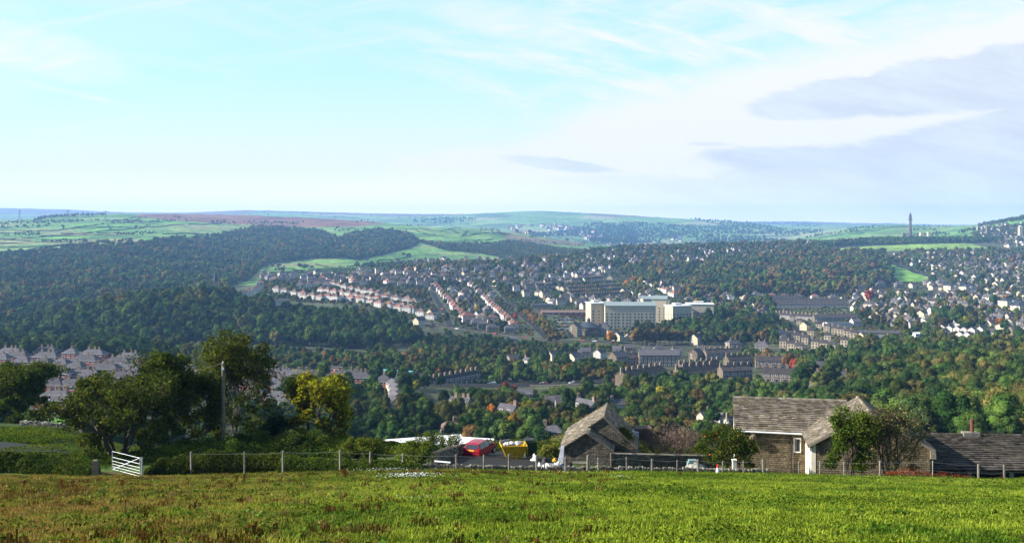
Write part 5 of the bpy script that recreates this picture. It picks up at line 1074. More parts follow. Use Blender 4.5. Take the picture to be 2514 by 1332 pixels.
# ------------------------------------------------------------------ near buildings, built at full detail
m_wallA=mat_stone('farmhouse_stone',(.125,.095,.055),(.20,.155,.09),(.05,.04,.028),.42,.15)
m_wallB=mat_stone('barn_stone',(.085,.075,.055),(.15,.13,.095),(.035,.03,.024),.40,.13)
m_dryst=mat_plain('field_stone',(.22,.20,.16),.35,3,.95)
m_tile=mat_plain('stone_slate',(.165,.145,.118),.4,2.2,.95,spec=.05); m_tileB=mat_plain('dark_stone_slate',(.075,.068,.060),.4,2.2,.95,spec=.05)
m_under=mat_plain('roof_underside',(.05,.042,.035),.2,1); m_limew=mat_plain('lime_washed_wall',(.66,.60,.46),.18,1.2,.9)  # dark bed under the slates: its colour strengthens joints and row shadow
def P3(px,py,Y): return Vector(((px-CX)/F*Y,Y,-(py-HY)/F*Y))
def slate_slope(b,A,B,C,D,rows,wid,seed=0,mat=0,lift=.0):
    """stone slates laid from the eave A-B up to the ridge D-C, each slate a slab of its own size and tone"""
    rg=random.Random(seed); A,B,C,D=map(Vector,(A,B,C,D)); n=(B-A).cross(D-A).normalized()
    if n.z<0: n=-n
    f=0; r=0; hs=[1.35-.75*i/rows for i in range(rows)]; tot=sum(hs)
    for r in range(rows):
        f0=f; f1=f+hs[r]/tot; f=f1; L0=A.lerp(D,f0); R0=B.lerp(C,f0); L1=A.lerp(D,min(1,f1+.02)); R1=B.lerp(C,min(1,f1+.02)); W_=(R0-L0).length; g=rg.uniform(-wid,0)
        while g<W_:
            w_=wid*rg.uniform(.6,1.45)*(1.25-.5*r/rows); a,c=max(0,g)/W_,min(W_,g+w_-.012)/W_; g+=w_
            if c<=a: continue
            tn_=rg.choice((.6,.72,.8,.88,.95,1.02,1.12,1.35)); tint=(tn_,tn_*rg.uniform(.94,1.0),tn_*rg.uniform(.82,1.0)); th=rg.uniform(.05,.09); dn=rg.uniform(-.012,.02)
            p=[L0.lerp(R0,a)+(A-D).normalized()*dn,L0.lerp(R0,c)+(A-D).normalized()*dn,L1.lerp(R1,c),L1.lerp(R1,a)]
            b.hexa([tuple(q+n*(lift+.0)) for q in p[:2]]+[tuple(q+n*(lift-.03)) for q in p[2:]]+[tuple(q+n*(lift+th+.02)) for q in p[:2]]+[tuple(q+n*(lift+.012)) for q in p[2:]],mat,tint)
def slab(b,pts,th,mat=0):
    pts=[Vector(p) for p in pts]; n=(pts[1]-pts[0]).cross(pts[3]-pts[0]).normalized()*th
    if n.z<0: n=-n
    b.hexa([tuple(p-n) for p in pts]+[tuple(p) for p in pts],mat)
TH=math.radians(11.3)
# --- farmhouse: main range + gabled wing. local frame: origin at the wing/range corner of the eave, x right, y back
O=P3(1978,1057,74.1); e=0.0
t_=thing('farmhouse','stone farmhouse with heavy stone slate roof and projecting pale sided gable','farmhouse',(O.x,O.y,O.z-3.6),-TH)
EZ=3.6; RR=1.8; HD=3.25
b=MB(); b.box(-5.15,0,-1.5,4,.5,EZ); b.box(-5.15,.5,-1.5,-4.7,2*HD,EZ)
b.face([(-5.15,2*HD,EZ),(-5.15,0,EZ),(-5.15,HD,EZ+RR)]); obj('wall',b.mesh('wall',m_wallA),t_,label='dark coursed stone wall of the main range')
b=MB(); b.box(-5.17,-.02,-1.5,-5.155,2*HD,EZ); b.face([(-5.17,2*HD,EZ),(-5.17,0,EZ),(-5.17,HD,EZ+RR)]); obj('gable_render',b.mesh('gable_render',m_limew),t_)
def ridge(b,a,c,k=.16,seg=.55):
    a,c=Vector(a),Vector(c); n=max(1,int((c-a).length/seg))
    for i in range(n):
        p,q=a.lerp(c,i/n),a.lerp(c,(i+.96)/n); d=(q-p).normalized(); s=Vector((-d.y,d.x,0)).normalized()*k; tn=rnd.choice((.7,.9,1.1,1.3))
        b.hexa([tuple(p-s-Vector((0,0,.10))),tuple(q-s-Vector((0,0,.10))),tuple(q+s-Vector((0,0,.10))),tuple(p+s-Vector((0,0,.10))),tuple(p-s*.3+Vector((0,0,.06))),tuple(q-s*.3+Vector((0,0,.06))),tuple(q+s*.3+Vector((0,0,.06))),tuple(p+s*.3+Vector((0,0,.06)))],0,(tn,tn*.97,tn*.9))
b=MB(); A,B_,C_,D_=(-5.3,-.25,EZ-.12),(4.0,-.25,EZ-.12),(4.0,HD,EZ+RR),(-5.3,HD,EZ+RR); slab(b,(A,B_,C_,D_),.08,1); slate_slope(b,A,B_,C_,D_,20,.42,3)
slab(b,((-5.3,2*HD+.25,EZ-.12),(4.0,2*HD+.25,EZ-.12),(4.0,HD,EZ+RR),(-5.3,HD,EZ+RR)),.08,1); slate_slope(b,(-5.3,2*HD+.25,EZ-.12),(4,2*HD+.25,EZ-.12),(4,HD,EZ+RR),(-5.3,HD,EZ+RR),14,.6,4); ridge(b,(-5.3,HD,EZ+RR+.06),(3.4,HD,EZ+RR+.06))
obj('roof',b.mesh('roof',[m_tile,m_under]),t_,label='broad stone slate roof facing the field')
b=MB(); b.tube([(-5.2,-.33,EZ-.16),(0,-.33,EZ-.19)],.065,8); g_=obj('gutter',b.mesh('gutter',m_white),t_)
b=MB(); b.tube([(-1.05,-.09,EZ-.2),(-1.05,-.09,-1.2)],.045,8); obj('drainpipe',b.mesh('drainpipe',m_dark),t_)
b=MB(); wx=-.62
for a0,a1,z0_,z1_ in ((-.27,-.20,1.95,3.05),(.20,.27,1.95,3.05),(-.2,.2,1.95,2.02),(-.2,.2,2.98,3.05)): b.box(wx+a0,-.05,z0_,wx+a1,.02,z1_)
w_=obj('window',b.mesh('window',m_white),t_,label='narrow white framed window under the eave'); b=MB(); b.box(wx-.2,-.012,2.02,wx+.2,.0,2.98); obj('pane',b.mesh('pane',m_glass),w_)
b=MB(); b.box(wx-.16,-.018,2.1,wx-.04,-.013,2.95,0,(.9,.9,.85)); obj('curtain',b.mesh('curtain',mat_plain('curtain',(.18,.17,.15))),w_)
b=MB(); b.tube([(-3.9,-.06,EZ-.25),(-3.9,-.3,EZ-.5),(-3.9,-.1,EZ-.95)],[.16,.24,.3],8); obj('vent_cowl',b.mesh('vent_cowl',m_stone),t_)
# wing: gable front at y=-4.1, from x=0 to x=7.9
W0,W1,FY,BY=0.0,8.0,-4.15,HD; MX_=(W0+W1)/2; WR=2.35; WB_=1.7
b=MB(); b.box(W0,FY,-1.5,W1,FY+.5,EZ); b.box(W1-.5,FY+.5,-1.5,W1,WB_,EZ); b.box(4.0,WB_-.4,-1.5,W1-.5,WB_,EZ); b.face([(W1,WB_,EZ),(W0,WB_,EZ),(MX_,WB_,EZ+WR)])
b.face([(W0,FY,EZ),(W1,FY,EZ),(MX_,FY,EZ+WR)]); b.face([(W1,FY+.5,EZ),(W0,FY+.5,EZ),(MX_,FY+.5,EZ+WR)])
obj('gable_wall',b.mesh('gable_wall',m_wallA),t_,label='dark stone gable wall behind the bushes')
b=MB(); b.box(W0-.02,FY-.02,-1.5,W0+.3,-.02,EZ-.02); obj('side_wall',b.mesh('side_wall',m_limew),t_,label='pale sunlit side wall with peeling limewash')
b=MB(); WB=1.9; L_=((W0-.3,WB,EZ-.17),(W0-.3,FY-.22,EZ-.17),(MX_,FY-.22,EZ+WR),(MX_,WB,EZ+WR)); slab(b,L_,.08,1); slate_slope(b,*L_,22,.42,5)
R_=((W1+.3,FY-.22,EZ-.17),(W1+.3,WB,EZ-.17),(MX_,WB,EZ+WR),(MX_,FY-.22,EZ+WR)); slab(b,R_,.08,1); slate_slope(b,*R_,18,.5,6); ridge(b,(MX_,FY-.25,EZ+WR+.07),(MX_,WB,EZ+WR+.07))
obj('wing_roof',b.mesh('wing_roof',[m_tile,m_under]),t_,label='gabled wing roof, its sunlit slope facing left')
b=MB()
for s in (0,1):
    a=Vector((W0-.3 if s==0 else W1+.3,FY-.27,EZ-.15)); c=Vector((MX_,FY-.27,EZ+WR+.05)); b.hexa([tuple(a+Vector((0,0,-.2))),tuple(c+Vector((0,0,-.2))),tuple(c+Vector((0,.06,-.2))),tuple(a+Vector((0,.06,-.2))),tuple(a),tuple(c),tuple(c+Vector((0,.06,0))),tuple(a+Vector((0,.06,0)))])
obj('verge',b.mesh('verge',mat_plain('verge_board',(.20,.17,.13))),t_)
b=MB(); b.box(W0-.12,FY-.1,EZ-.55,W0+.06,FY+.3,EZ-.2); b.box(W1-.02,FY-.18,EZ-.75,W1+.35,FY+.3,EZ-.2); obj('kneeler',b.mesh('kneeler',m_dryst),t_)
b=MB(); b.box(-.16,FY+.2,EZ-.30,-.06,-.1,EZ-.20); obj('gutter',b.mesh('gutter',m_dark),t_)
# --- long low barn at the right
Yb=72.0; E0=P3(2255,1146,Yb); t_=thing('long_barn','long low open fronted barn with dark stone slate roof at the right','barn',(E0.x,E0.y,E0.z-2.9),-math.radians(4)); LW=13.5; BD=3.3; BR=1.75; m_pale=mat_plain('pale_sheeting',(.50,.50,.48),.2,3); EB=2.9
b=MB(); b.box(0,2*BD-.4,-1,LW,2*BD,EB); b.box(0,.15,-1,.45,2*BD-.4,EB); b.box(LW-.45,.15,-1,LW,2*BD-.4,EB); b.box(.45,.15,-1,3.4,.6,EB-.25)
for x_ in (0,LW): b.face([(x_,0,EB),(x_,2*BD,EB),(x_,BD,EB+BR)])
obj('wall',b.mesh('wall',m_wallB),t_)
b=MB()
for x_ in (3.6,6.6,9.6,12.6): b.box(x_,.2,-1,x_+.28,.48,EB-.25)
b.box(3.4,.12,EB-.32,LW-.45,.4,EB-.08); obj('posts',b.mesh('posts',m_post),t_,label='timber posts and beam of the open front')
b=MB(); Q_=((-.2,-.25,EB-.1),(LW+.2,-.25,EB-.1),(LW+.2,BD,EB+BR),(-.2,BD,EB+BR)); slab(b,Q_,.07,1); slate_slope(b,*Q_,20,.42,8); Q2=((-.2,2*BD+.25,EB-.1),(LW+.2,2*BD+.25,EB-.1),(LW+.2,BD,EB+BR),(-.2,BD,EB+BR)); slab(b,Q2,.07,1); ridge(b,(-.2,BD,EB+BR+.06),(LW+.2,BD,EB+BR+.06))
obj('roof',b.mesh('roof',[m_tileB,m_under]),t_)
b=MB(); b.box(4.4,BD-.3,EB+BR-.2,5.6,BD+.35,EB+BR+.22); obj('chimney_base',b.mesh('chimney_base',m_dryst),t_); b=MB(); b.tube([(5.1,BD,EB+BR+.1),(5.1,BD,EB+BR+1.15)],.13,10); b.tube([(5.1,BD,EB+BR+1.12),(5.1,BD,EB+BR+1.2)],.17,10); obj('flue',b.mesh('flue',mat_plain('rusty_flue',(.14,.05,.04))),t_)
# --- small barn in the middle: low front block and taller block behind under one left slope
Ob=P3(1380,1098,75); axd=math.atan2(.152,1); t_=thing('stone_barn','small dark stone barn with steep sunlit slate roof in the middle','barn',(Ob.x,Ob.y,Ob.z-2.6),-axd*.96)
EB2=2.6; sl_=.656; w1,w2=3.70,5.42; AX=3.07; ER=EB2-.17; d1,d2=2.0,7.7; h1=w1/2*sl_; h2=AX*sl_
b=MB(); b.box(0,0,-2,.85,.4,EB2-.02); b.box(1.75,0,-2,w1,.4,EB2-.02); b.box(.85,0,1.45,1.75,.4,EB2-.02); b.face([(0,0,EB2-.02),(w1,0,EB2-.02),(w1/2,0,EB2+h1)])
b.box(0,.4,-2,.4,d2,EB2-.02); b.box(w1-.4,.4,-2,w1,d1,EB2-.02)
b.box(w1-.0,d1,-2,w2,d1+.4,ER-.03); b.face([(0,d1,EB2-.02),(w2,d1,ER-.02),(AX,d1,EB2+h2)]); b.box(w2-.4,d1+.4,-2,w2,d2,ER-.02); b.box(.4,d2-.4,-2,w2-.4,d2,ER-.02); b.face([(w2,d2,ER-.02),(0,d2,EB2-.02),(AX,d2,EB2+h2)])
obj('wall',b.mesh('wall',m_wallB),t_)
b=MB(); b.box(.88,.28,-1.6,1.72,.34,1.42); obj('door',b.mesh('door',mat_plain('old_door',(.045,.035,.028),.4,3)),t_)
b=MB(); b.box(1.72,.05,-1.6,1.80,.12,1.5); b.box(.80,-.04,1.42,1.9,.1,1.58); obj('door_frame',b.mesh('door_frame',m_post),t_)
b=MB(); o_=.22; zl=EB2-o_*sl_
q1=((-o_,d1,zl),(-o_,-o_,zl),(w1/2,-o_,EB2+h1),(w1/2,d1,EB2+h1)); slab(b,q1,.07,1); slate_slope(b,*q1,8,.42,11)
q2=((-o_,d2+.2,zl),(-o_,d1-.12,zl),(AX,d1-.12,EB2+h2),(AX,d2+.2,EB2+h2)); slab(b,q2,.07,1); slate_slope(b,*q2,13,.42,12)
q3=((w1+o_,-o_,zl),(w1+o_,d1,zl),(w1/2,d1,EB2+h1),(w1/2,-o_,EB2+h1)); slab(b,q3,.07,1); slate_slope(b,*q3,8,.42,13)
q4=((w2+o_,d1-.12,ER-.22),(w2+o_,d2+.2,ER-.22),(AX,d2+.2,EB2+h2),(AX,d1-.12,EB2+h2)); slab(b,q4,.07,1); slate_slope(b,*q4,13,.42,14); ridge(b,(AX,d1-.1,EB2+h2+.06),(AX,d2+.2,EB2+h2+.06),.14,.45)
obj('roof',b.mesh('roof',[m_tile,m_under]),t_,label='weathered stone slate roof, left slope in the sun')
# --- boundary walls
def drywall(name,pts,h,th,label,seed=1,ymin=62,top=True,sz=.28,tone=1.0):
    rg=random.Random(seed); b=MB(); P=[Vector(p) for p in pts]
    for i in range(len(P)-1):
        a,c=P[i],P[i+1]; L=(c-a).length; d=(c-a)/L; n=Vector((-d.y,d.x,0)).normalized(); g=0
        rows=max(1,int(h/.17))
        for r in range(rows+ (1 if top else 0)):
            g=rg.uniform(-.2,0)
            while g<L:
                w_=rg.uniform(.6,1.5)*sz*(1 if r<rows else .42); hh=.17*rg.uniform(.8,1.05) if r<rows else rg.uniform(.12,.26); tt=th*(1-.25*r/rows)*rg.uniform(.9,1.1)
                p=a+d*max(0,g); q=a+d*min(L,g+w_); g+=w_*1.0+.01; z0=r*.17-.03; tn=rg.choice((.35,.5,.7,.9,1.1,1.5))*tone
                sk=Vector((rg.uniform(-.05,.05),rg.uniform(-.03,.03),0)) if r>=rows else Vector((0,0,0))
                b.hexa([tuple(p-n*tt/2+Vector((0,0,z0))),tuple(q-n*tt/2+Vector((0,0,z0))),tuple(q+n*tt/2+Vector((0,0,z0))),tuple(p+n*tt/2+Vector((0,0,z0))),tuple(p-n*tt/2*.93+sk+Vector((0,0,z0+hh))),tuple(q-n*tt/2*.93+sk+Vector((0,0,z0+hh*rg.uniform(.8,1)))),tuple(q+n*tt/2*.93+sk+Vector((0,0,z0+hh))),tuple(p+n*tt/2*.93+sk+Vector((0,0,z0+hh)))],0,(tn,tn*.97,tn*.9))
    return single(name,b.mesh(name,m_dryst),label,'wall')
def gpt(px,Y,dz=0):
    x=(px-CX)/F*Y; return (x,Y,float(gz(x,Y))+dz)
drywall('dry_stone_wall',[gpt(px,63.2,-.12) for px in range(1010,1930,40)],.42,.45,'low tumbled dry stone wall along the field edge',2,tone=.8)
drywall('dry_stone_wall',[gpt(1066,70,-.1),gpt(1105,77,-.1),gpt(1150,84,-.1),gpt(1190,92,-.1)],.95,.5,'mossy dry stone wall rising behind the red car',3,tone=.75)
b=MB(); a=Vector(gpt(1500,72)); c=Vector(gpt(1760,74)); hh=1.0
b.hexa([(a.x,a.y,a.z-2),(c.x,c.y,c.z-2),(c.x,c.y+.5,c.z-2),(a.x,a.y+.5,a.z-2),(a.x,a.y,-16.75),(c.x,c.y,-17.4),(c.x,c.y+.5,-17.4),(a.x,a.y+.5,-16.75)]); single('yard_wall',b.mesh('yard_wall',m_wallB),'dark yard wall between the small barn and the farmhouse','wall')
b=MB(); p=Vector(gpt(1803,66)); b.box(p.x-.13,p.y-.13,p.z-.5,p.x+.13,p.y+.13,p.z+1.0); b.box(p.x-.16,p.y-.16,p.z+1.0,p.x+.16,p.y+.16,p.z+1.07); single('gatepost',b.mesh('gatepost',m_limew),'pale square stone post at the farmhouse corner','post')
# far grey shed roof right of the barn and its pale upright sheet
b=MB(); p=P3(1555,1118,80); b.box(p.x-.1,p.y,p.z-1,p.x+.45,p.y+2,p.z+1.9,0); b.box(p.x+.2,p.y+.5,p.z+1.2,p.x+1.6,p.y+2,p.z+2.1,1)
single('lean_to_shed',b.mesh('lean_to_shed',[mat_plain('grey_sheet',(.38,.40,.43),.3,2),m_browntile]),'small shed with grey end sheet between barn and bare thicket','shed')
# --- yard surface and farm track
def sheet(name,quad,Y0,Y1,mat,label,lift=.05,n=14,m=10):
    V=[];F_=[]
    for i in range(n+1):
        for j in range(m+1):
            Y=Y0(i/n)+(Y1(i/n)-Y0(i/n))*j/m; px=quad[0]+(quad[1]-quad[0])*i/n; V.append(gpt(px,Y,lift))
    for i in range(n):
        for j in range(m): a=i*(m+1)+j; F_.append((a,a+m+1,a+m+2,a+1))
    me=bpy.data.meshes.new(name); me.from_pydata(V,[],F_); me.materials.append(mat); return single(name,me,label,name,kind='structure')
m_gravel=mat_plain('worn_gravel',(.20,.185,.165),.3,1.2,.95)
sheet('yard',(1050,1400),lambda f:64.5,lambda f:70+20*min(1,f*2.6),m_gravel,'worn gravel farmyard',.10,24,14)
sheet('track',(-60,165),lambda f:75.3+1.5*f,lambda f:83.5-.6*f,mat_plain('grey_track',(.22,.21,.20),.25,.8),'grey gravel track at the left',.07,24,5)
b=MB(); 
for i in range(12):
    a,c=Vector(gpt(-60+i*20,75.0+2.2*i/12)),Vector(gpt(-40+i*20,75.0+2.2*(i+1)/12)); b.hexa([tuple(a+Vector((0,0,-.4))),tuple(c+Vector((0,0,-.4))),tuple(c+Vector((0,.25,-.4))),tuple(a+Vector((0,.25,-.4))),tuple(a+Vector((0,0,.14))),tuple(c+Vector((0,0,.14))),tuple(c+Vector((0,.25,.14))),tuple(a+Vector((0,.25,.14)))])
single('kerb',b.mesh('kerb',m_dark),'dark low edging along the near side of the track','kerb',kind='structure')
drywall('dry_stone_wall',[gpt(px,101,-.1) for px in (50,80,110,150,200)],.55,.5,'pale low wall top beyond the grassy bank at left',9,tone=1.6)
# --- fences
POSTS=[(695,1106,1135),(835,1104,1140),(910,1109,1147),(988,1113,1152),(1121,1115,1153),(1187,1116,1153),(1250,1114,1155),(1318,1117,1154),(1337,1133,1154),(1388,1120,1156),(1442,1117,1150),(1448,1130,1157),(1469,1122,1160),(1539,1121,1160),(1600,1126,1162),(1662,1128,1167),(1714,1127,1167),(1774,1131,1167),(1825,1130,1168),(1874,1127,1167),(1962,1131,1168),(2013,1131,1170),(2073,1133,1170),(2160,1131,1168),(2290,1130,1168),(2402,1139,1172),(2466,1140,1174),(470,1108,1140),(600,1108,1135)]
pt=[]
for px,top,base in POSTS:
    Y=62.9; x=(px-CX)/F*Y; zb=float(gz(x,Y))-.5; zt=-(top-HY)/F*Y; b=MB(); ln=rnd.uniform(-.04,.04); r=rnd.choice((.045,.05,.06,.07))
    b.tube([(0,0,0),(ln*.5,0,(zt-zb)*.5),(ln,0,zt-zb)],[r*1.05,r,r*.9],6,0,(rnd.uniform(.45,.95),)*3)
    single('fence_post',b.mesh('fence_post',m_post),'weathered wooden fence post at the field edge, at %g%% across'%round(px/25.14,1),'fence post',(x,Y,zb),rnd.uniform(0,1),'wooden posts of the wire fence'); pt.append((px,x+ln,Y,zt,zb+.5))
pt.sort(); run=[q for q in pt if q[0] not in (1337,1448)]
for f,lb in ((.93,'top thin wire strung between the field fence posts'),(.5,'lower thin wire strung between the field fence posts')):
    b=MB()
    for a,c in zip(run[:-1],run[1:]):
        if f<.6 and a[0]<1700: continue
        pa=Vector((a[1],a[2]-.06,a[4]+(a[3]-a[4])*f)); pc=Vector((c[1],c[2]-.06,c[4]+(c[3]-c[4])*f)); mid=(pa+pc)/2-Vector((0,0,.05)); b.tube([pa,mid,pc],.0048,4)
    single('fence_wire',b.mesh('fence_wire',mat_plain('bright_wire',(.26,.26,.25))),lb,'wire',group='fence wires')
# --- gate
G=P3(345,1168,60); G.z=float(gz(G.x,G.y)); g2=P3(276,1160,61.6)
dx=Vector((g2.x-G.x,g2.y-G.y,0)); gw=dx.length; t_=thing('field_gate','galvanised metal field gate with bars and one diagonal brace','gate',tuple(G),math.atan2(dx.y,dx.x))
tp=lambda q,s:(q-HY)/F
H1=1.22
for i,zz_ in enumerate((.10,.27,.44,.62,.86,H1)):
    b=MB(); b.tube([(.05,0,zz_+.0),(gw,0,zz_+.05)],.014,8); obj('bar',b.mesh('bar',m_metal),t_)
for x_ in (.05,gw): b=MB(); b.tube([(x_,0,.06),(x_,0,H1+.06)],.028,8); obj('stile',b.mesh('stile',m_metal),t_)
b=MB(); b.tube([(.08,-.03,H1),(gw-.05,-.03,.16)],.02,6); obj('brace',b.mesh('brace',m_metal),t_)
b=MB(); b.tube([(-.14,0,-.5),(-.14,0,1.28)],.055,10); obj('hinge_post',b.mesh('hinge_post',m_metal),t_); b=MB(); b.tube([(-.14,0,1.15),(.08,0,1.15)],.02,5); b.tube([(-.14,0,.3),(.08,0,.3)],.02,5); obj('hinge',b.mesh('hinge',m_metal),t_)
p=Vector(gpt(234,61)); b=MB(); b.box(-.17,-.15,-.4,.17,.15,1.05,0,(.5,.48,.42)); b.box(-.14,-.12,1.05,.12,.12,1.12,0,(.7,.66,.6)); single('gatepost',b.mesh('gatepost',m_dryst),'dark rough stone gatepost left of the metal gate','post',tuple(p))
# --- poles
def pole(px,base,top,Y,r,lb,mat=m_post,tint=(1,1,1),bits=True):
    x=(px-CX)/F*Y; z0=-(base-HY)/F*Y-.6; z1=-(top-HY)/F*Y; t_=thing('utility_pole',lb,'pole',(x,Y,z0)); b=MB(); b.tube([(0,0,0),(.03,0,(z1-z0)*.5),(-.02,0,z1-z0)],[r*1.15,r,r*.8],10,0,tint); obj('pole',b.mesh('pole',mat),t_)
    if bits:
        b=MB(); b.box(-.09,-.16,z1-z0-.55,.09,-.08,z1-z0-.35); b.cyl((-.02,0,z1-z0),.05,.1,8); obj('insulator',b.mesh('insulator',m_white),t_)
    return (x,Y,z1)
u1=pole(548,1106,890,78,.135,'tall weathered pole standing in front of the left trees',tint=(.55,.52,.42)); u2=pole(122,1046,970,105,.11,'dark leaning pole by the small lawn at left',m_dark); pole(129,1045,993,112,.09,'thin pale brown pole behind the dark one at left',bits=False)
b=MB(); b.tube([Vector(u1),(Vector(u1)+Vector(u2))/2-Vector((0,0,1.0)),Vector(u2)],.007,4); single('overhead_wire',b.mesh('overhead_wire',m_wire),'thin overhead wire between the two poles at left','wire')
# --- red car, seen from behind right
def car(name,label,loc,rz,body,scale=1,full=False,group=None):
    k=('car',body,full)
    t_=thing(name,label,'car',loc,rz,group,scale)
    mb=bpy.data.materials.get('car_'+body) or finish(*(lambda q:(q[0],q[1]))(newmat('car_'+body)),{'red':(.24,.005,.018),'white':(.72,.72,.72),'silver':(.45,.47,.5),'blue':(.05,.10,.25),'black':(.02,.02,.025),'scarlet':(.5,.02,.02)}[body],.3,spec=.6)
    if k not in _hc:
        # stations along the length (y forward): y, sill z, belt z, roof z, belt half width, roof half width
        S=[(-1.95,.42,.78,.80,.74,.70),(-1.90,.30,.95,.97,.80,.70),(-1.80,.26,.98,1.30,.83,.60),(-1.55,.25,.98,1.44,.84,.60),(-.6,.24,.98,1.49,.86,.62),(.15,.24,.97,1.46,.86,.61),(.70,.25,.96,1.18,.85,.64),(.98,.25,.95,.97,.84,.70),(1.6,.27,.86,.88,.80,.66),(1.92,.32,.68,.70,.72,.60),(1.98,.40,.58,.60,.66,.55)]
        b=MB(); n=len(S)
        for (y_,s_,bt,rf,wb,wr) in S:
            b.v+=[(-wb*.93,y_,s_),(-wb,y_,s_+.22),(-wb,y_,bt),(-wr,y_,rf-.02),(0,y_,rf+.02),(wr,y_,rf-.02),(wb,y_,bt),(wb,y_,s_+.22),(wb*.93,y_,s_)]
        for i in range(n-1):
            for j in range(8):
                a=i*9+j; b.f.append((a,a+9,a+10,a+1)); gl=(j in(2,5) and 2<=i<=6)or(j in(3,4) and i in(5,6,1))
                b.m.append(1 if gl and not(j in (3,4) and i==1) else 0); b.t.append((1,1,1))
            a=i*9; b.f.append((a,a+8,a+17,a+9)); b.m.append(0); b.t.append((1,1,1))
        b.f.append(tuple(range(9))); b.m.append(0); b.t.append((1,1,1)); b.f.append(tuple(range((n-1)*9,n*9))[::-1]); b.m.append(0); b.t.append((1,1,1))
        me=b.mesh('body',[mb,m_glass]); _hc[k]=me
    obj('body',_hc[k],t_)
    if ('wheel',) not in _hc:
        b=MB(); b.tube([(-.1,0,0),(.1,0,0)],.31,16); _hc[('wheel',)]=b.mesh('tyre',m_rubber); b=MB(); b.tube([(-.11,0,0),(.11,0,0)],.19,12); _hc[('rim',)]=b.mesh('rim',m_metal)
    for sx in (-1,1):
        for y_ in (-1.25,1.25):
            w_=obj('wheel',_hc[('wheel',)],t_,(sx*.77,y_,.31)); 
            if full: obj('rim',_hc[('rim',)],w_)
    if full:
        # rear door glass, lamps, plate, bumper, pillars
        b=MB(); b.hexa([(-.60,-1.93,1.0),(.60,-1.93,1.0),(.60,-1.8,1.0),(-.60,-1.8,1.0),(-.50,-1.80,1.33),(.50,-1.80,1.33),(.50,-1.7,1.33),(-.50,-1.7,1.33)]); obj('rear_window',b.mesh('rear_window',m_glass),t_)
        for s in (-1,1):
            b=MB(); b.box(s*.70-.09,-1.955,.78,s*.70+.09,-1.80,1.06); obj('tail_light',b.mesh('tail_light',mat_plain('red_lens',(.35,.01,.01),.1,3,.25)),t_)
            b=MB(); b.box(s*.87-.0,.45,.98,s*.87+s*.16,.62,1.12) if s>0 else b.box(-.87-.16,.45,.98,-.87,.62,1.12); obj('wing_mirror',b.mesh('wing_mirror',mb),t_)
            for y_ in (-.75,.2): b=MB(); b.hexa([(s*.855,y_-.04,.97),(s*.87,y_-.04,.97),(s*.87,y_+.04,.97),(s*.855,y_+.04,.97),(s*.60,y_-.04,1.46),(s*.63,y_-.04,1.46),(s*.63,y_+.04,1.46),(s*.60,y_+.04,1.46)]); obj('door_pillar',b.mesh('door_pillar',mb),t_)
        b=MB(); b.box(-.26,-1.965,.80,.26,-1.94,.91,0); obj('number_plate',b.mesh('number_plate',mat_plain('yellow_plate',(.75,.50,.03),.05,3,.5)),t_)
        b=MB(); b.box(-.82,-2.02,.34,.82,-1.86,.60); obj('bumper',b.mesh('bumper',mb),t_); b=MB(); b.box(-.80,-2.035,.50,.80,-2.02,.54); obj('bumper_strip',b.mesh('bumper_strip',m_dark),t_)
    return t_
cp=gpt(1179,81,.10); car('red_car','deep red hatchback parked in the yard, seen from behind',cp,-math.radians(22),'red',.92,True)
# --- yellow skip full of rubbish
p=gpt(1268,79,.1); t_=thing('skip','yellow rubbish skip heaped with white waste beside the red car','skip',p,.12); m_skip=mat_plain('yellow_paint',(.62,.36,.01),.2,2,.5)
b=MB(); o_=[(-.85,-.55,.12),(.45,-.55,.12),(.45,.75,.12),(-.85,.75,.12)]; u_=[(-1.25,-.75,1.12),(.75,-.75,1.12),(.75,.95,1.12),(-1.25,.95,1.12)]
for i in range(4):
    j=(i+1)%4; b.face([o_[i],o_[j],u_[j],u_[i]]); b.face([u_[i],u_[j],tuple(Vector(o_[j])*.93+Vector((0,0,.1))),tuple(Vector(o_[i])*.93+Vector((0,0,.1)))])
b.face(o_[::-1]); b.box(-1.3,-.80,1.05,.8,-.74,1.16); b.box(-1.3,.94,1.05,.8,1.0,1.16); b.box(.74,-.74,1.05,.8,.94,1.16); b.box(-1.3,-.74,1.05,-1.24,.94,1.16); b.box(-.1,-.76,.1,.0,-.6,.75)
obj('body',b.mesh('body',m_skip),t_); b=MB(); b.box(.8,-.5,.35,.87,-.3,.9); b.box(.8,.4,.35,.87,.6,.9); b.box(-.55,-.72,.5,-.4,-.62,.62); b.box(.1,-.72,.5,.25,-.62,.62); obj('lifting_lug',b.mesh('lifting_lug',m_skip),t_)
def heap(name,label,c,r,h,mat,seed,group=None,cat='sheeting',squash=1):
    rg=np.random.default_rng(seed); V,Q=sphere_quads((0,0,0),1,1,14,8,.42,rg); V=V*np.array([r,r*squash,h]); V[:,2]=np.maximum(V[:,2],-.1)
    return single(name,np_mesh(name,V,Q,mat,tint=np.repeat(rg.uniform(.75,1.2,(len(Q),1)),3,1)),label,cat,c,rg.uniform(0,3),group)
RBS=['crumpled white waste lying on the yellow skip, left','white waste sheet in the middle of the skip load','pale waste heap on the right of the skip load','brown board poking from the skip load']
for i,(dx_,dz_,r) in enumerate(((-.8,1.14,.32),(-.35,1.16,.38),(.15,1.2,.36))): heap('waste_heap',RBS[i],(p[0]+dx_,p[1]+.1,p[2]+dz_),r,.15,m_pale,20+i,'waste in the skip','waste')
b=MB(); b.box(-.5,-.03,0,.4,.03,.3,0); single('board',b.mesh('board',m_post),RBS[3],'board',(p[0]-.9,p[1]+.3,p[2]+1.15),.5)
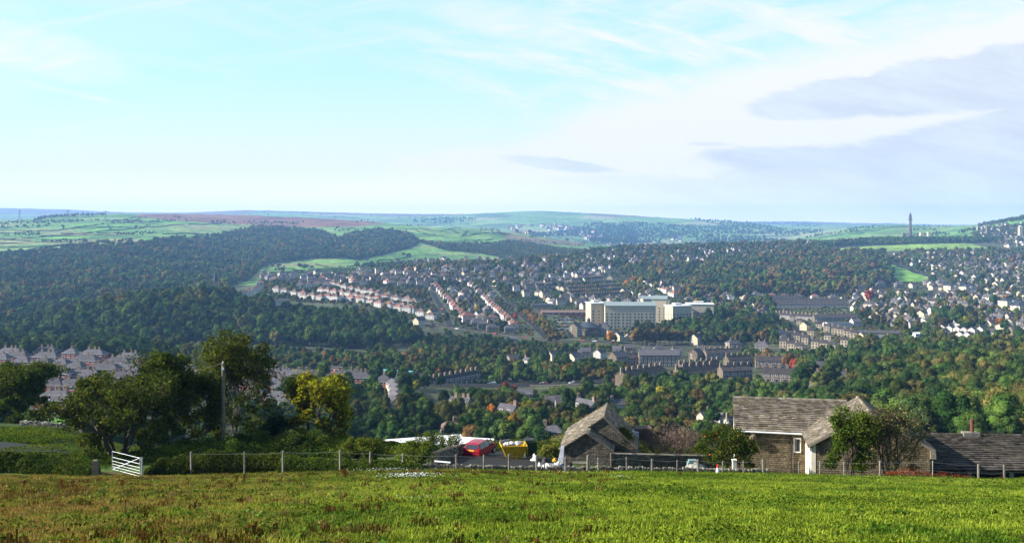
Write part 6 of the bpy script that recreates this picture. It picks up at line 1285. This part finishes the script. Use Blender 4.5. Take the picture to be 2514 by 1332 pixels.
b=MB(); b.box(0,0,0,.95,1.3,1.35,0); b.box(.05,.1,1.35,.75,1.2,1.45,1); q=gpt(1290,80.5,.05); single('green_container',b.mesh('green_container',[mat_plain('dark_green_paint',(.03,.06,.025)),m_dark]),'dark green metal container standing right of the skip','container',q,.1)
for i,(px,Y,r,h,mt,lb) in enumerate(((1314,76,.38,.5,m_pale,'white plastic sheet bundled beside the green container'),(1350,67,.55,.38,m_pale,'white rumpled sheeting heap left of the barn door'),(1340,71,.45,.55,m_dark,'black wrapped bundle left of the barn'),(1372,68,.5,.45,mat_plain('grey_bag',(.45,.45,.45)),'grey bag heap against the barn corner'),(1326,70,.25,.3,m_pale,'small white sack beside the black bundle'),(1713,67,.95,.55,mat_plain('tarpaulin',(.26,.25,.22),.4,4),'low grey tarpaulin hump behind the field wall'))):
    heap('sheeting_heap' if mt!=m_dark else 'wrapped_bundle',lb,gpt(px,Y,.0),r,h,mt,40+i)
heap('yellow_sack','small yellow sack on the black bundle',gpt(1363,70,.55),.16,.16,m_skip,51,None,'sack')
b=MB(); b.hexa([(0,0,0),(.45,0,0),(.45,.08,0),(0,.08,0),(.35,.5,1.3),(.55,.5,1.3),(.55,.58,1.3),(.35,.58,1.3)]); single('leaning_sheet',b.mesh('leaning_sheet',mat_plain('ribbed_grey_sheet',(.5,.52,.55))),'grey ribbed sheet leaning on the left barn wall','sheet',gpt(1368,73.5,0))
p=gpt(1700,70,.1); b=MB(); b.box(-.36,-.3,0,.36,.3,.35); b.box(-.28,-.25,.35,.28,.25,.5); single('trailer',b.mesh('trailer',mat_plain('pale_green_metal',(.16,.24,.24))),'small grey green trailer box behind the field wall','trailer',(p[0],p[1],p[2]+.35))
p=gpt(1762,62.3,.0); b=MB(); b.cyl((0,0,0),.16,.45,12,.07,0); b.cyl((0,0,.45),.07,.22,10,.05,1); b.box(-.2,-.2,-.02,.2,.2,.03,0); single('traffic_cone',b.mesh('traffic_cone',[m_white,mat_plain('red_plastic',(.55,.03,.02))]),'white cone with a red tip standing at the wall foot','cone',p)
b=MB(); b.box(0,0,0,1.15,.06,.08); single('pale_plank',b.mesh('pale_plank',m_white),'pale plank lying on the low wall at the yard corner','plank',(gpt(1066,64,.55)),-.35)
# --- distant cars
for i,(px,py,c_,s_) in enumerate([(1208,945,'silver',1.4),(1240,945,'white',1.0),(1331,944,'white',1.05),(1338,944,'scarlet',1.05),(1404,942,'white',1.05),(1504,937,'scarlet',1.05),(1198,946,'blue',1.1)]):
    x,y,z=hit(px,py,500); car('car','%s car on the lower valley road, at %g%% across'%({'scarlet':'bright red'}.get(c_,c_),round(px/25.14,1)),(x,y,z+.15),1.5,c_,s_,group='cars on the valley roads')
for i,(px,py,c_) in enumerate([(1052,1006,'white'),(1056,1014,'blue'),(1063,1017,'silver'),(1042,998,'black'),(1100,1006,'silver'),(1048,990,'blue')]):
    x,y,z=hit(px,py,330); car('car','%s car parked near the bright lawn, %s'%(c_,place_words(px,py)),(x,y,z+.12),rnd.uniform(0,3),c_,.9,group='cars parked near the bright lawn')
for i in range(64):
    px=1368+(i%16)*2.6+rnd.uniform(-.8,.8); py=785+(i//16)*8+rnd.uniform(-1,1); x,y,z=hit(px,py,950); c_=rnd.choice(('white','silver','silver','blue','black','scarlet')); car('car','%s car in the hospital car park, %s'%(c_.replace('scarlet','red'),place_words(px,py)),(x,y,z+.1),1.57 if i%2 else -1.57,c_,1.15,group='cars in the hospital car park')
for i,(px,py) in enumerate(((1430,838),(1460,839),(1505,841),(1122,808),(1215,820),(1290,829),(2290,686),(2275,680),(1085,760),(1090,772),(1212,716),(1225,730),(1240,742))):
    x,y,z=hit(px,py,900); c_=rnd.choice(('white','silver','scarlet')); car('car','%s car on a hillside street, %s'%(c_.replace('scarlet','red'),place_words(px,py)),(x,y,z+.15),rnd.uniform(1,2),c_,1.2,group='cars on the hillside streets')
# ------------------------------------------------------------------ near trees with real limbs and single leaves
def limbs(b,rg,p,d,l,r,depth,tips,spread=.6,up=.15,k=6):
    n=3; pts=[p]; dd=d.copy()
    for i in range(n):
        dd=(dd+Vector((rg.gauss(0,.12),rg.gauss(0,.12),rg.gauss(0,.08)+up*.3))).normalized(); pts.append(pts[-1]+dd*l/n)
    b.tube(pts,[r*(1-.13*i) for i in range(n+1)],max(3,k),0,None,False)
    if depth<=1: tips.extend([(pts[-1],depth),(pts[-2],depth),(pts[1],depth)])
    if depth==0: return
    for j in range(rg.choice((2,3,3)) if depth>1 else 3):
        a=rg.uniform(0,6.28); s=rg.uniform(.5,1.1)*spread; q=dd.orthogonal().normalized(); q.rotate(Matrix.Rotation(a,3,dd)); nd=(dd+q*s+Vector((0,0,up))).normalized()
        limbs(b,rg,pts[-1] if j<2 else pts[-2],nd,l*rg.uniform(.62,.82),r*.62,depth-1,tips,spread,up,k-1)
def near_tree(name,label,px,base,top,Y,width,mats,nleaf,leaf,stems=1,lean=.1,seed=1,depth=4,spread=.65,fill=.5,cat='tree',jit=.9,barkm=None,cloud=.0,up=.15,low=.12,group=None,leafname='crown',tipshare=.4):
    """mats: list of (material, share). width in picture px"""
    rg=random.Random(seed); x=(px-CX)/F*Y; z0=-(base-HY)/F*Y; h=(base-top)*Y/F; w=width*Y/F; b=MB(); tips=[]
    for s in range(stems):
        a=s*2.4+rg.uniform(-.4,.4); d=Vector((math.cos(a)*lean*(1 if stems>1 else .3),math.sin(a)*lean*(1 if stems>1 else .3),1)).normalized()
        limbs(b,rg,Vector((math.cos(a)*.18*(stems>1),math.sin(a)*.18*(stems>1),-.4)),d,h*.36,(.05+h*.016)/(1 if stems<3 else 1.5),depth,tips,spread,up)
    T=np.array([tuple(q[0]) for q in tips]); 
    # fit limbs into the tree's real outline
    mx=max(np.percentile(np.abs(T[:,0]),97),.1); sx=(w/2)/mx*.92; zt=np.percentile(T[:,2],99.5); szc=h/zt*.97
    b.v=[(v_[0]*sx,v_[1]*sx,v_[2]*szc if v_[2]>0 else v_[2]) for v_ in b.v]; T=T*np.array([sx,sx,szc]); T=T[T[:,2]>h*low]
    t_=thing(name,label,cat,(x,Y,z0),0,group); obj('limbs',b.mesh('limbs',barkm or m_bark),t_)
    r2=np.random.default_rng(seed)
    nl_=int(14+w*h*.45); lob=[]
    for i in range(nl_):
        f=(i+.5)/nl_; zc=h*(low*.7+.08+(.88-low*.7)*f**.9); env=w/2*math.sqrt(max(.10,1-((f-.36)/.74)**2)); a=i*2.399+rg.uniform(-.4,.4); d_=env*math.sqrt(rg.uniform(.12,.85)); lob.append((d_*math.cos(a),d_*math.sin(a)*.8,zc))
    lob=np.array(lob); lr=.30+.055*(w+h)/2
    keep=T[r2.random(len(T))<fill] if fill<1 else T; tot=0; Vs=[];Qs=[];Ms=[];Ts=[];n0=0
    for mi,(mt,share) in enumerate(mats):
        n=int(nleaf*share); n1=int(n*tipshare); c=keep[r2.integers(0,len(keep),n1)]; P=c+r2.normal(0,1,(n1,3))*np.array([1,1,.8])*(.14+h*.03); li=r2.integers(0,len(lob),n-n1); u_=r2.normal(0,1,(n-n1,3)); u_/=np.linalg.norm(u_,axis=1)[:,None]
        P=np.vstack([P,lob[li]+u_*(lr*(.75+.5*((li*37)%11)/11)*r2.uniform(.45,1.1,n-n1))[:,None]*np.array([1,1,.75])])
        
        P[:,2]=np.maximum(P[:,2],.1); out=P-np.array([0,0,h*.45]); out/=np.linalg.norm(out,axis=1)[:,None]+1e-6
        V,Q=leaf_quads(P,out*.5+np.array([0,0,.4]),leaf,r2,jit); Vs.append(V); Qs.append(Q+n0); n0+=len(V); Ms+= [mi]*len(Q); tn=r2.uniform(.45,1.65,(n,1))*(.8+.5*r2.random((40,1))[(np.floor(P[:,0]*1.3)*7+np.floor(P[:,2]*1.5)*3).astype(int)%40]); Ts.append(np.hstack([tn*r2.uniform(.85,1.2,(n,1)),tn,tn*.9]))
    obj(leafname,np_mesh('crown',np.vstack(Vs),np.vstack(Qs),[m_ for m_,_ in mats],tint=np.vstack(Ts),mi=Ms),t_)
    return t_
L=LEAF
m_spring=mat_leaf('leaf_fresh',(.07,.12,.015),(.11,.16,.02),.4,.1); m_dk=mat_leaf('leaf_hawthorn',(.034,.060,.012),(.072,.098,.018),.5,.1); m_rw=mat_leaf('leaf_rowan',(.052,.076,.014),(.096,.112,.022),.5,.1); m_mul=mat_leaf('leaf_maple',(.19,.19,.016),(.29,.27,.02),.4,.1); m_mur=mat_leaf('leaf_maple_brown',(.15,.085,.015),(.20,.10,.02),.4,.1); m_twig=mat_leaf('bare_twigs',(.10,.075,.060),(.14,.105,.085),.1,.1); m_berry=mat_leaf('berries',(.45,.10,.04),(.5,.22,.12),.1,.1)
near_tree('dark_tree','broad dark tree cut by the left edge beyond the track',46,1047,893,112,168,[(m_dk,.9),(L['russet'],.1)],44000,.20,1,.1,3,4,.75,.9,cloud=.25,low=.0)
near_tree('multi_stem_tree','wide bushy multi stemmed tree behind the metal gate',285,1118,920,74,265,[(m_dk,.45),(m_rw,.45),(m_spring,.10)],22000,.19,6,.42,5,4,.55,.75,up=.12,low=.0)
near_tree('multi_stem_tree','narrower leafy tree between the gate tree and the tall pole',405,1115,860,78,150,[(m_dk,.45),(m_rw,.5),(m_spring,.05)],15000,.19,3,.22,8,4,.5,.7,low=.02)
near_tree('tall_tree','tallest ragged tree rising behind the weathered pole',575,1112,812,84,215,[(m_rw,.55),(m_dk,.33),(L['olive'],.12)],19000,.20,3,.2,13,5,.5,.62,low=.02,cloud=-.05)
near_tree('leafy_tree','dark leaning young tree just left of the tall pole',490,1112,905,80,120,[(m_dk,.6),(m_rw,.4)],8000,.19,2,.2,17,4,.55,.6)
near_tree('maple_tree','golden yellow maple tree right of the tall dark tree',782,1116,918,82,165,[(m_mul,.60),(m_mur,.14),(m_rw,.26)],15000,.24,2,.25,21,4,.6,.95,low=.0,cloud=.05)
near_tree('conifer_tree','small dark conifer beneath the tall ragged tree',672,1118,1020,80,70,[(L['conifer'],1)],9000,.12,1,.05,23,4,.7,1,low=.02)
near_tree('dark_bush','dark green bush at the foot of the maple',735,1125,1062,76,150,[(m_dk,.75),(L['dark'],.25)],14000,.13,5,.6,25,3,.8,1,cat='bush',low=.02)
near_tree('dark_bush','dark undergrowth bush at the foot of the pole',610,1125,1065,76,130,[(m_dk,.75),(L['dark'],.25)],12000,.13,5,.6,26,3,.8,1,cat='bush',low=.02)
near_tree('leafy_bush','bright green bush left of the yard',888,1130,1076,72,110,[(m_dk,.5),(m_spring,.5)],10000,.12,5,.6,27,3,.8,1,cat='bush',low=.02)
near_tree('leafy_bush','open olive bush at the left corner of the yard',1018,1142,1084,68,95,[(m_rw,.5),(m_spring,.35),(L['olive'],.15)],5500,.12,5,.55,29,3,.7,.8,cat='bush',low=.03)
near_tree('leafy_bush','yellow green weeds by the skip at the barn corner',1352,1128,1090,76,50,[(m_spring,.6),(L['olive'],.4)],2500,.12,4,.6,31,3,.8,1,cat='bush',low=.03)
near_tree('bare_thicket','brown leafless thicket between the barn and the farmhouse',1642,1122,1048,80,165,[(m_twig,1)],3600,.09,16,.8,33,5,.5,1,cat='bush',barkm=mat_plain('twig_bark',(.13,.09,.075),.2,4),low=.05,leafname='twigs')
near_tree('apple_tree','leafy tree with pink fruit at the left end of the farmhouse',1785,1160,1052,70,150,[(m_rw,.55),(m_spring,.22),(m_dk,.21),(m_berry,.02)],9500,.14,4,.5,35,4,.6,.85,low=.12)
near_tree('green_bush','bright green bush in front of the farmhouse gable',2086,1172,1004,65,112,[(m_spring,.45),(m_rw,.4),(m_dk,.15)],15000,.13,6,.35,37,4,.5,.95,cat='bush',low=.02)
near_tree('brown_bush','brown twiggy bush in front of the farmhouse gable, right of the green one',2180,1172,1000,66,165,[(m_twig,.45),(m_rw,.35),(L['russet'],.20)],9000,.12,8,.4,39,5,.5,1,cat='bush',barkm=mat_plain('brown_bark',(.10,.07,.055),.2,4),low=.05)
near_tree('ivy','dark ivy climbing the right side of the small barn',1528,1128,1050,77,46,[(m_dk,.8),(L['dark'],.2)],5000,.12,4,.3,41,3,.6,1,cat='climbing plant',low=.0)
near_tree('sapling','pale green sapling right of the tall pole',568,1110,1076,66,22,[(m_spring,1)],450,.10,2,.2,43,2,.6,1,cat='plant',low=.1)
near_tree('young_tree','slender young tree showing against the white shed',1050,1122,1062,88,70,[(m_rw,.6),(m_spring,.4)],2600,.12,3,.4,44,3,.6,.8,low=.1)
near_tree('young_tree','olive young tree standing before the sheeted sheds',1105,1110,1068,95,60,[(m_rw,.7),(L['olive'],.3)],2600,.12,3,.4,45,3,.6,.8,low=.1)
# ------------------------------------------------------------------ hedges and rough growth along the field edge
def growth(name,label,pts,n,leaf,mats,seed,kind=None,cat='hedge',dens=.5):
    """pts: (px, depth, height, half thickness) along the run"""
    rg=np.random.default_rng(seed); Vs=[];Qs=[];Ms=[];Ts=[];n0=0
    xs=[p[0] for p in pts]
    for mi,(mt,sh_) in enumerate(mats):
        k=int(n*sh_); px=rg.uniform(xs[0],xs[-1],k); Y=np.interp(px,xs,[p[1] for p in pts]); hh=np.interp(px,xs,[p[2] for p in pts]); tk=np.interp(px,xs,[p[3] for p in pts])
        hh=hh*(.62+.75*vnoise(px/F*Y,Y*0+mi*.0,.9,3,seed)); a=rg.uniform(-math.pi/2,math.pi/2,k); rad=np.sqrt(rg.uniform(.45,1.05,k)); Y2=Y+np.sin(a)*tk*rad; x=(px-CX)/F*Y; z=gz(x,Y2)+np.cos(a)*hh*rad
        P=np.stack([x,Y2,z],-1); ok=~((px<176)&(Y2>74.9)&(Y2<84)); P[~ok,2]-=3; N=np.stack([0*a,np.sin(a),np.cos(a)],-1); V,Q=leaf_quads(P,N,leaf,rg,.8); Vs.append(V);Qs.append(Q+n0);n0+=len(V);Ms+=[mi]*k; t0=rg.uniform(.5,1.5,(k,1)); Ts.append(np.hstack([t0,t0,t0*.9]))
    return single(name,np_mesh(name,np.vstack(Vs),np.vstack(Qs),[m_ for m_,_ in mats],tint=np.vstack(Ts),mi=Ms),label,cat,kind=kind)
growth('ivy_hedge','dense dark ivy covered hedge left of the gate',[(-60,66,1.15,1.6),(60,66,1.15,1.6),(150,65,1.1,1.5),(205,63.5,1.0,1.2),(232,62,.9,1.0)],26000,.16,[(m_dk,.72),(m_rw,.18),(m_spring,.10)],61)
growth('bramble_hedge','tangled bramble hedge right of the gate',[(362,62.5,.5,1.0),(400,63.5,1.1,1.3),(450,64,1.35,1.4),(560,64.5,1.3,1.4),(650,65,1.15,1.3),(700,65,.9,1.2)],26000,.12,[(m_dk,.55),(m_rw,.25),(m_spring,.20)],62)
growth('bramble_hedge','low brambles and nettles under the fence left of the yard',[(690,64.2,.9,1.2),(800,64.2,.75,1.2),(900,63.5,.7,1.0),(1000,63,.55,.8),(1040,63,.4,.6)],18000,.11,[(m_dk,.45),(m_rw,.3),(m_spring,.2),(L['russet'],.05)],63)
growth('rough_growth','rough weeds growing over the bank beside the track',[(-60,91,.55,6),(60,90,.55,6),(160,88,.55,5)],14000,.13,[(m_dk,.45),(m_rw,.35),(m_spring,.2)],64,'stuff','weeds')
growth('rough_growth','rough green undergrowth below the left trees',[(150,72,.5,4),(300,74,.5,5),(380,76,1.2,6),(500,77,1.5,6),(700,78,1.8,6),(860,80,1.3,7)],36000,.13,[(m_dk,.35),(m_rw,.25),(m_spring,.40)],65,'stuff','weeds')
growth('rough_growth','grassy weeds on the bank left of the yard',[(860,82,.9,8),(960,84,.7,9),(1060,88,.4,7)],16000,.13,[(m_dk,.25),(m_rw,.3),(m_spring,.30),(L['russet'],.15)],66,'stuff','weeds')
growth('bank_grass','rough bright grass on the bank around the track',[(-60,90,.22,24),(300,90,.22,24),(560,92,.25,24)],60000,.12,[(m_spring,.45),(m_rw,.35),(m_dk,.2)],70,'stuff','grass')
growth('red_dock','rust red dock growing at the foot of the right barn',[(2170,64,.5,.5),(2230,64,.75,.6),(2300,64,.6,.5),(2380,64,.4,.5)],3500,.07,[(L['red'],.7),(L['russet'],.3)],67,'stuff','weeds')
growth('wall_weeds','weeds along the foot of the field wall',[(1040,62.2,.22,.5),(1500,62.2,.2,.5),(1990,62.2,.25,.5),(2560,62.2,.25,.5)],9000,.06,[(m_dk,.35),(m_rw,.3),(m_spring,.25),(L['russet'],.10)],68,'stuff','weeds')
growth('scrub','scrub filling the ground behind the farm buildings',[(1180,100,.9,12),(1500,100,1.2,12),(1850,105,1.6,14),(2560,110,2,16)],30000,.22,[(m_dk,.5),(m_rw,.35),(L['olive'],.15)],69,'stuff','scrub')
# ------------------------------------------------------------------ white flowers, dock stalks
def flowers(px,Y,w,h,n,label,seed,mat=None,size=.035,sd=.25):
    rg=np.random.default_rng(seed); b=MB(); x0=(px-CX)/F*Y
    P=np.stack([x0+rg.normal(0,w,n),Y+rg.normal(0,sd,n),0*np.arange(n)],-1); P[:,2]=gz(P[:,0],P[:,1])+rg.uniform(.4,1,n)*h; V,Q=leaf_quads(P,np.tile([0,-.5,.8],(n,1)),size,rg,.5)
    P2=P.copy(); P2[:,2]-=rg.uniform(.05,h*.6,n); V2,Q2=leaf_quads(P2,np.tile([0,-.5,.8],(n,1)),.06,rg,.9); 
    single('flower_patch',np_mesh('flower_patch',np.vstack([V,V2]),np.vstack([Q,Q2+len(V)]),[mat or m_white,L['dark']],tint=np.ones((2*n,3)),mi=[0]*n+[1]*n),label,'flowers',kind='stuff')
flowers(1012,45,.75,.34,420,'white flowering weed clump standing in the grass at centre left',71); flowers(1028,29,.35,.18,40,'few small white flowers low in the foreground',72,size=.03); flowers(950,61.5,1.3,.3,260,'band of greyish white seed heads along the fence foot',73); flowers(1520,52,.3,.2,40,'pale seed heads in the middle of the field',74)
flowers(60,64.5,2.2,.4,90,'pale leaves along the foot of the ivy hedge',75,m_spring,.09); flowers(1400,61,.8,.2,70,'white specks along the wall foot',76)
STK=[(848,45,1205,.6),(580,45,1200,.5),(600,47,1195,.5),(1493,58,1180,.35),(1364,60,1172,.35),(150,40,1245,.5),(180,42,1240,.5),(300,44,1230,.4),(845,52,1190,.4),(215,50,1195,.35),(240,50,1196,.35),(1008,56,1185,.3),(1670,57,1185,.3),(2460,59,1178,.45),(60,46,1215,.4)]
for i,(px,Y,_,h) in enumerate(STK):
    x=(px-CX)/F*Y; rg=np.random.default_rng(80+i); n=130; P=np.stack([rg.normal(0,.05,n),rg.normal(0,.05,n),rg.uniform(.35,1,n)*h],-1); V,Q=leaf_quads(P,np.tile([0,-1,.2],(n,1)),.035,rg,.9)
    b=MB(); 
    for s in range(3): b.tube([(0,0,-.05),(rg.normal(0,.04),rg.normal(0,.04),h)],.006,3)
    t_=thing('dock_plant','rust brown dock stalk standing in the field, %s'%place_words(px,HY-F*(float(gz(x,Y))+h/2)/Y),'plant',(x,Y,float(gz(x,Y))),0,'dock stalks in the field'); obj('stem',b.mesh('stem',L['russet']),t_); obj('seed_head',np_mesh('seed_head',V,Q,L['red'],tint=np.full((n,3),.55)),t_)
# ------------------------------------------------------------------ grass blades over the field
m_gr,t=newmat('grass_blades'); c=t.mix(1,grass_color(t),t.attr('tint'),'MULTIPLY'); oi=t.new('ShaderNodeObjectInfo').outputs['Random']; k=t.ramp(oi,0,1,.65,1.45,False); c=t.mix(1,c,t.vec(k,k,k),'MULTIPLY')
d=t.new('ShaderNodeBsdfDiffuse'); tr=t.new('ShaderNodeBsdfTranslucent'); t.put(d.inputs[0],c); t.put(tr.inputs[0],c); s=t.new('ShaderNodeMixShader'); s.inputs[0].default_value=.4; t.l.new(d.outputs[0],s.inputs[1]); t.l.new(tr.outputs[0],s.inputs[2]); o=t.new('ShaderNodeOutputMaterial'); t.l.new(s.outputs[0],o.inputs[0])
def tuft(seed,n,h,r):
    rg=random.Random(seed); b=MB()
    for i in range(n):
        a=rg.uniform(0,6.28); q=r*math.sqrt(rg.random()); x,y=q*math.cos(a),q*math.sin(a); hh=h*rg.uniform(.5,1.2); ln=rg.uniform(.1,.7)*hh; a2=rg.uniform(0,6.28); w_=rg.uniform(.006,.013); dx_,dy_=math.cos(a2),math.sin(a2); tt=rg.uniform(.6,1.35)
        b.face([(x-dy_*w_,y+dx_*w_,-.03),(x+dy_*w_,y-dx_*w_,-.03),(x+dx_*ln*.4+dy_*w_*.8,y+dy_*ln*.4-dx_*w_*.8,hh*.6),(x+dx_*ln*.4-dy_*w_*.8,y+dy_*ln*.4+dx_*w_*.8,hh*.6)],0,(tt,tt,tt)); b.face([(x+dx_*ln*.4-dy_*w_*.8,y+dy_*ln*.4+dx_*w_*.8,hh*.6),(x+dx_*ln*.4+dy_*w_*.8,y+dy_*ln*.4-dx_*w_*.8,hh*.6),(x+dx_*ln,y+dy_*ln,hh)],0,(tt*1.1,)*3)
    return b.mesh('tuft',m_gr)
TU=[tuft(i,34,.075,.22) for i in range(5)]+[tuft(10+i,50,.12,.20) for i in range(3)]
n=92000; Y=np.sqrt(R.uniform(11.5**2,63.5**2,n)); px=R.uniform(-260,2780,n); x=(px-CX)/F*Y; z=gz(x,Y)
tus=vnoise(x*.6,Y,1.6,3,21)>.60; tall=tus&(R.random(n)<.22); idx=np.where(tall,5+R.integers(0,3,n),R.integers(0,5,n)); sc=np.where(tall,R.uniform(.6,1.15,n),R.uniform(.6,1.25,n)); e_=Y>57; sc=np.where(e_,sc*1.25,sc)
scatter_stuff('grass','rough pasture grass, brown with seeding weeds at left and green at right','grass',np.stack([x,Y,z],-1),sc,R.uniform(0,6.28,n),idx,TU)
# broad weeds and rank clumps in the field, too many to count
def rosette(seed,mat,n=16,r=.16,h=.12,leaf=.09):
    rg=np.random.default_rng(seed); P=np.stack([rg.normal(0,r*.5,n),rg.normal(0,r*.5,n),rg.uniform(.02,h,n)],-1); V,Q=leaf_quads(P,np.tile([0,-.3,1],(n,1)),leaf,rg,.6); t0=rg.uniform(.6,1.4,(n,1)); return np_mesh('weed',V,Q,mat,tint=np.hstack([t0,t0,t0*.9]))
m_weed=mat_leaf('weed_leaf',(.09,.15,.02),(.14,.20,.03),.3,.3); m_rank=mat_leaf('rank_grass',(.045,.085,.010),(.085,.125,.014),.3,.3); m_straw=mat_leaf('straw',(.24,.19,.08),(.30,.24,.10),.3,.3)
RO=[rosette(1,m_weed),rosette(2,m_weed,22,.2),rosette(3,m_rank,40,.3,.11,.05),rosette(4,m_rank,60,.45,.12,.055),rosette(5,m_straw,14,.14,.2,.05)]
n=9000; Y=np.sqrt(R.uniform(12**2,63**2,n)); px=R.uniform(-200,2700,n); x=(px-CX)/F*Y; z=gz(x,Y); nv=vnoise(x*.5,Y,3.0,3,31); k=R.random(n)
keep=(nv>.5)|(k<.25); x,Y,z,nv,px=x[keep],Y[keep],z[keep],nv[keep],px[keep]; n=len(x)
idx=np.where(nv>.60,R.choice([2,3],n),np.where(px<1200,R.choice([0,1,0,4],n),R.choice([0,1,2,2],n)))
scatter_stuff('field_weeds','low weeds and rank clumps scattered through the pasture','weeds',np.stack([x,Y,z],-1),R.uniform(.6,1.3,n),R.uniform(0,6.28,n),idx,RO)
def stalks(seed,n,h,mat):
    rg=random.Random(seed); b=MB()
    for i in range(n):
        x,y=rg.gauss(0,.10),rg.gauss(0,.10); hh=h*rg.uniform(.5,1.1); dx_,dy_=rg.uniform(-.05,.05),rg.uniform(-.05,.05); w_=.012; tt=rg.uniform(.6,1.4)
        for a in (0,1.57): c_,s_=math.cos(a)*w_,math.sin(a)*w_; b.face([(x-c_,y-s_,0),(x+c_,y+s_,0),(x+dx_+c_*1.4,y+dy_+s_*1.4,hh),(x+dx_-c_*1.4,y+dy_-s_*1.4,hh)],0,(tt,tt*.95,tt*.9))
    return b.mesh('stalks',mat)
m_sor=mat_leaf('sorrel',(.135,.078,.026),(.19,.13,.04),.3,.3)
ST=[stalks(i,14,.20,m_sor) for i in range(3)]+[stalks(7,12,.22,m_straw)]
n=15000; Y=np.sqrt(R.uniform(12**2,63**2,n)); px=R.uniform(-250,1500,n); x=(px-CX)/F*Y; z=gz(x,Y); nv=vnoise(x*.4,Y*.8,4.5,3,41)-px/9000
m=(nv>.50)&(R.random(n)<.22); m|=R.random(n)<.04; x,Y,z=x[m],Y[m],z[m]; n=len(x)
scatter_stuff('sorrel','rusty seeding sorrel stalks reddening the left of the pasture','weeds',np.stack([x,Y,z],-1),R.uniform(.5,1.1,n),R.uniform(0,6.28,n),R.integers(0,4,n),ST)
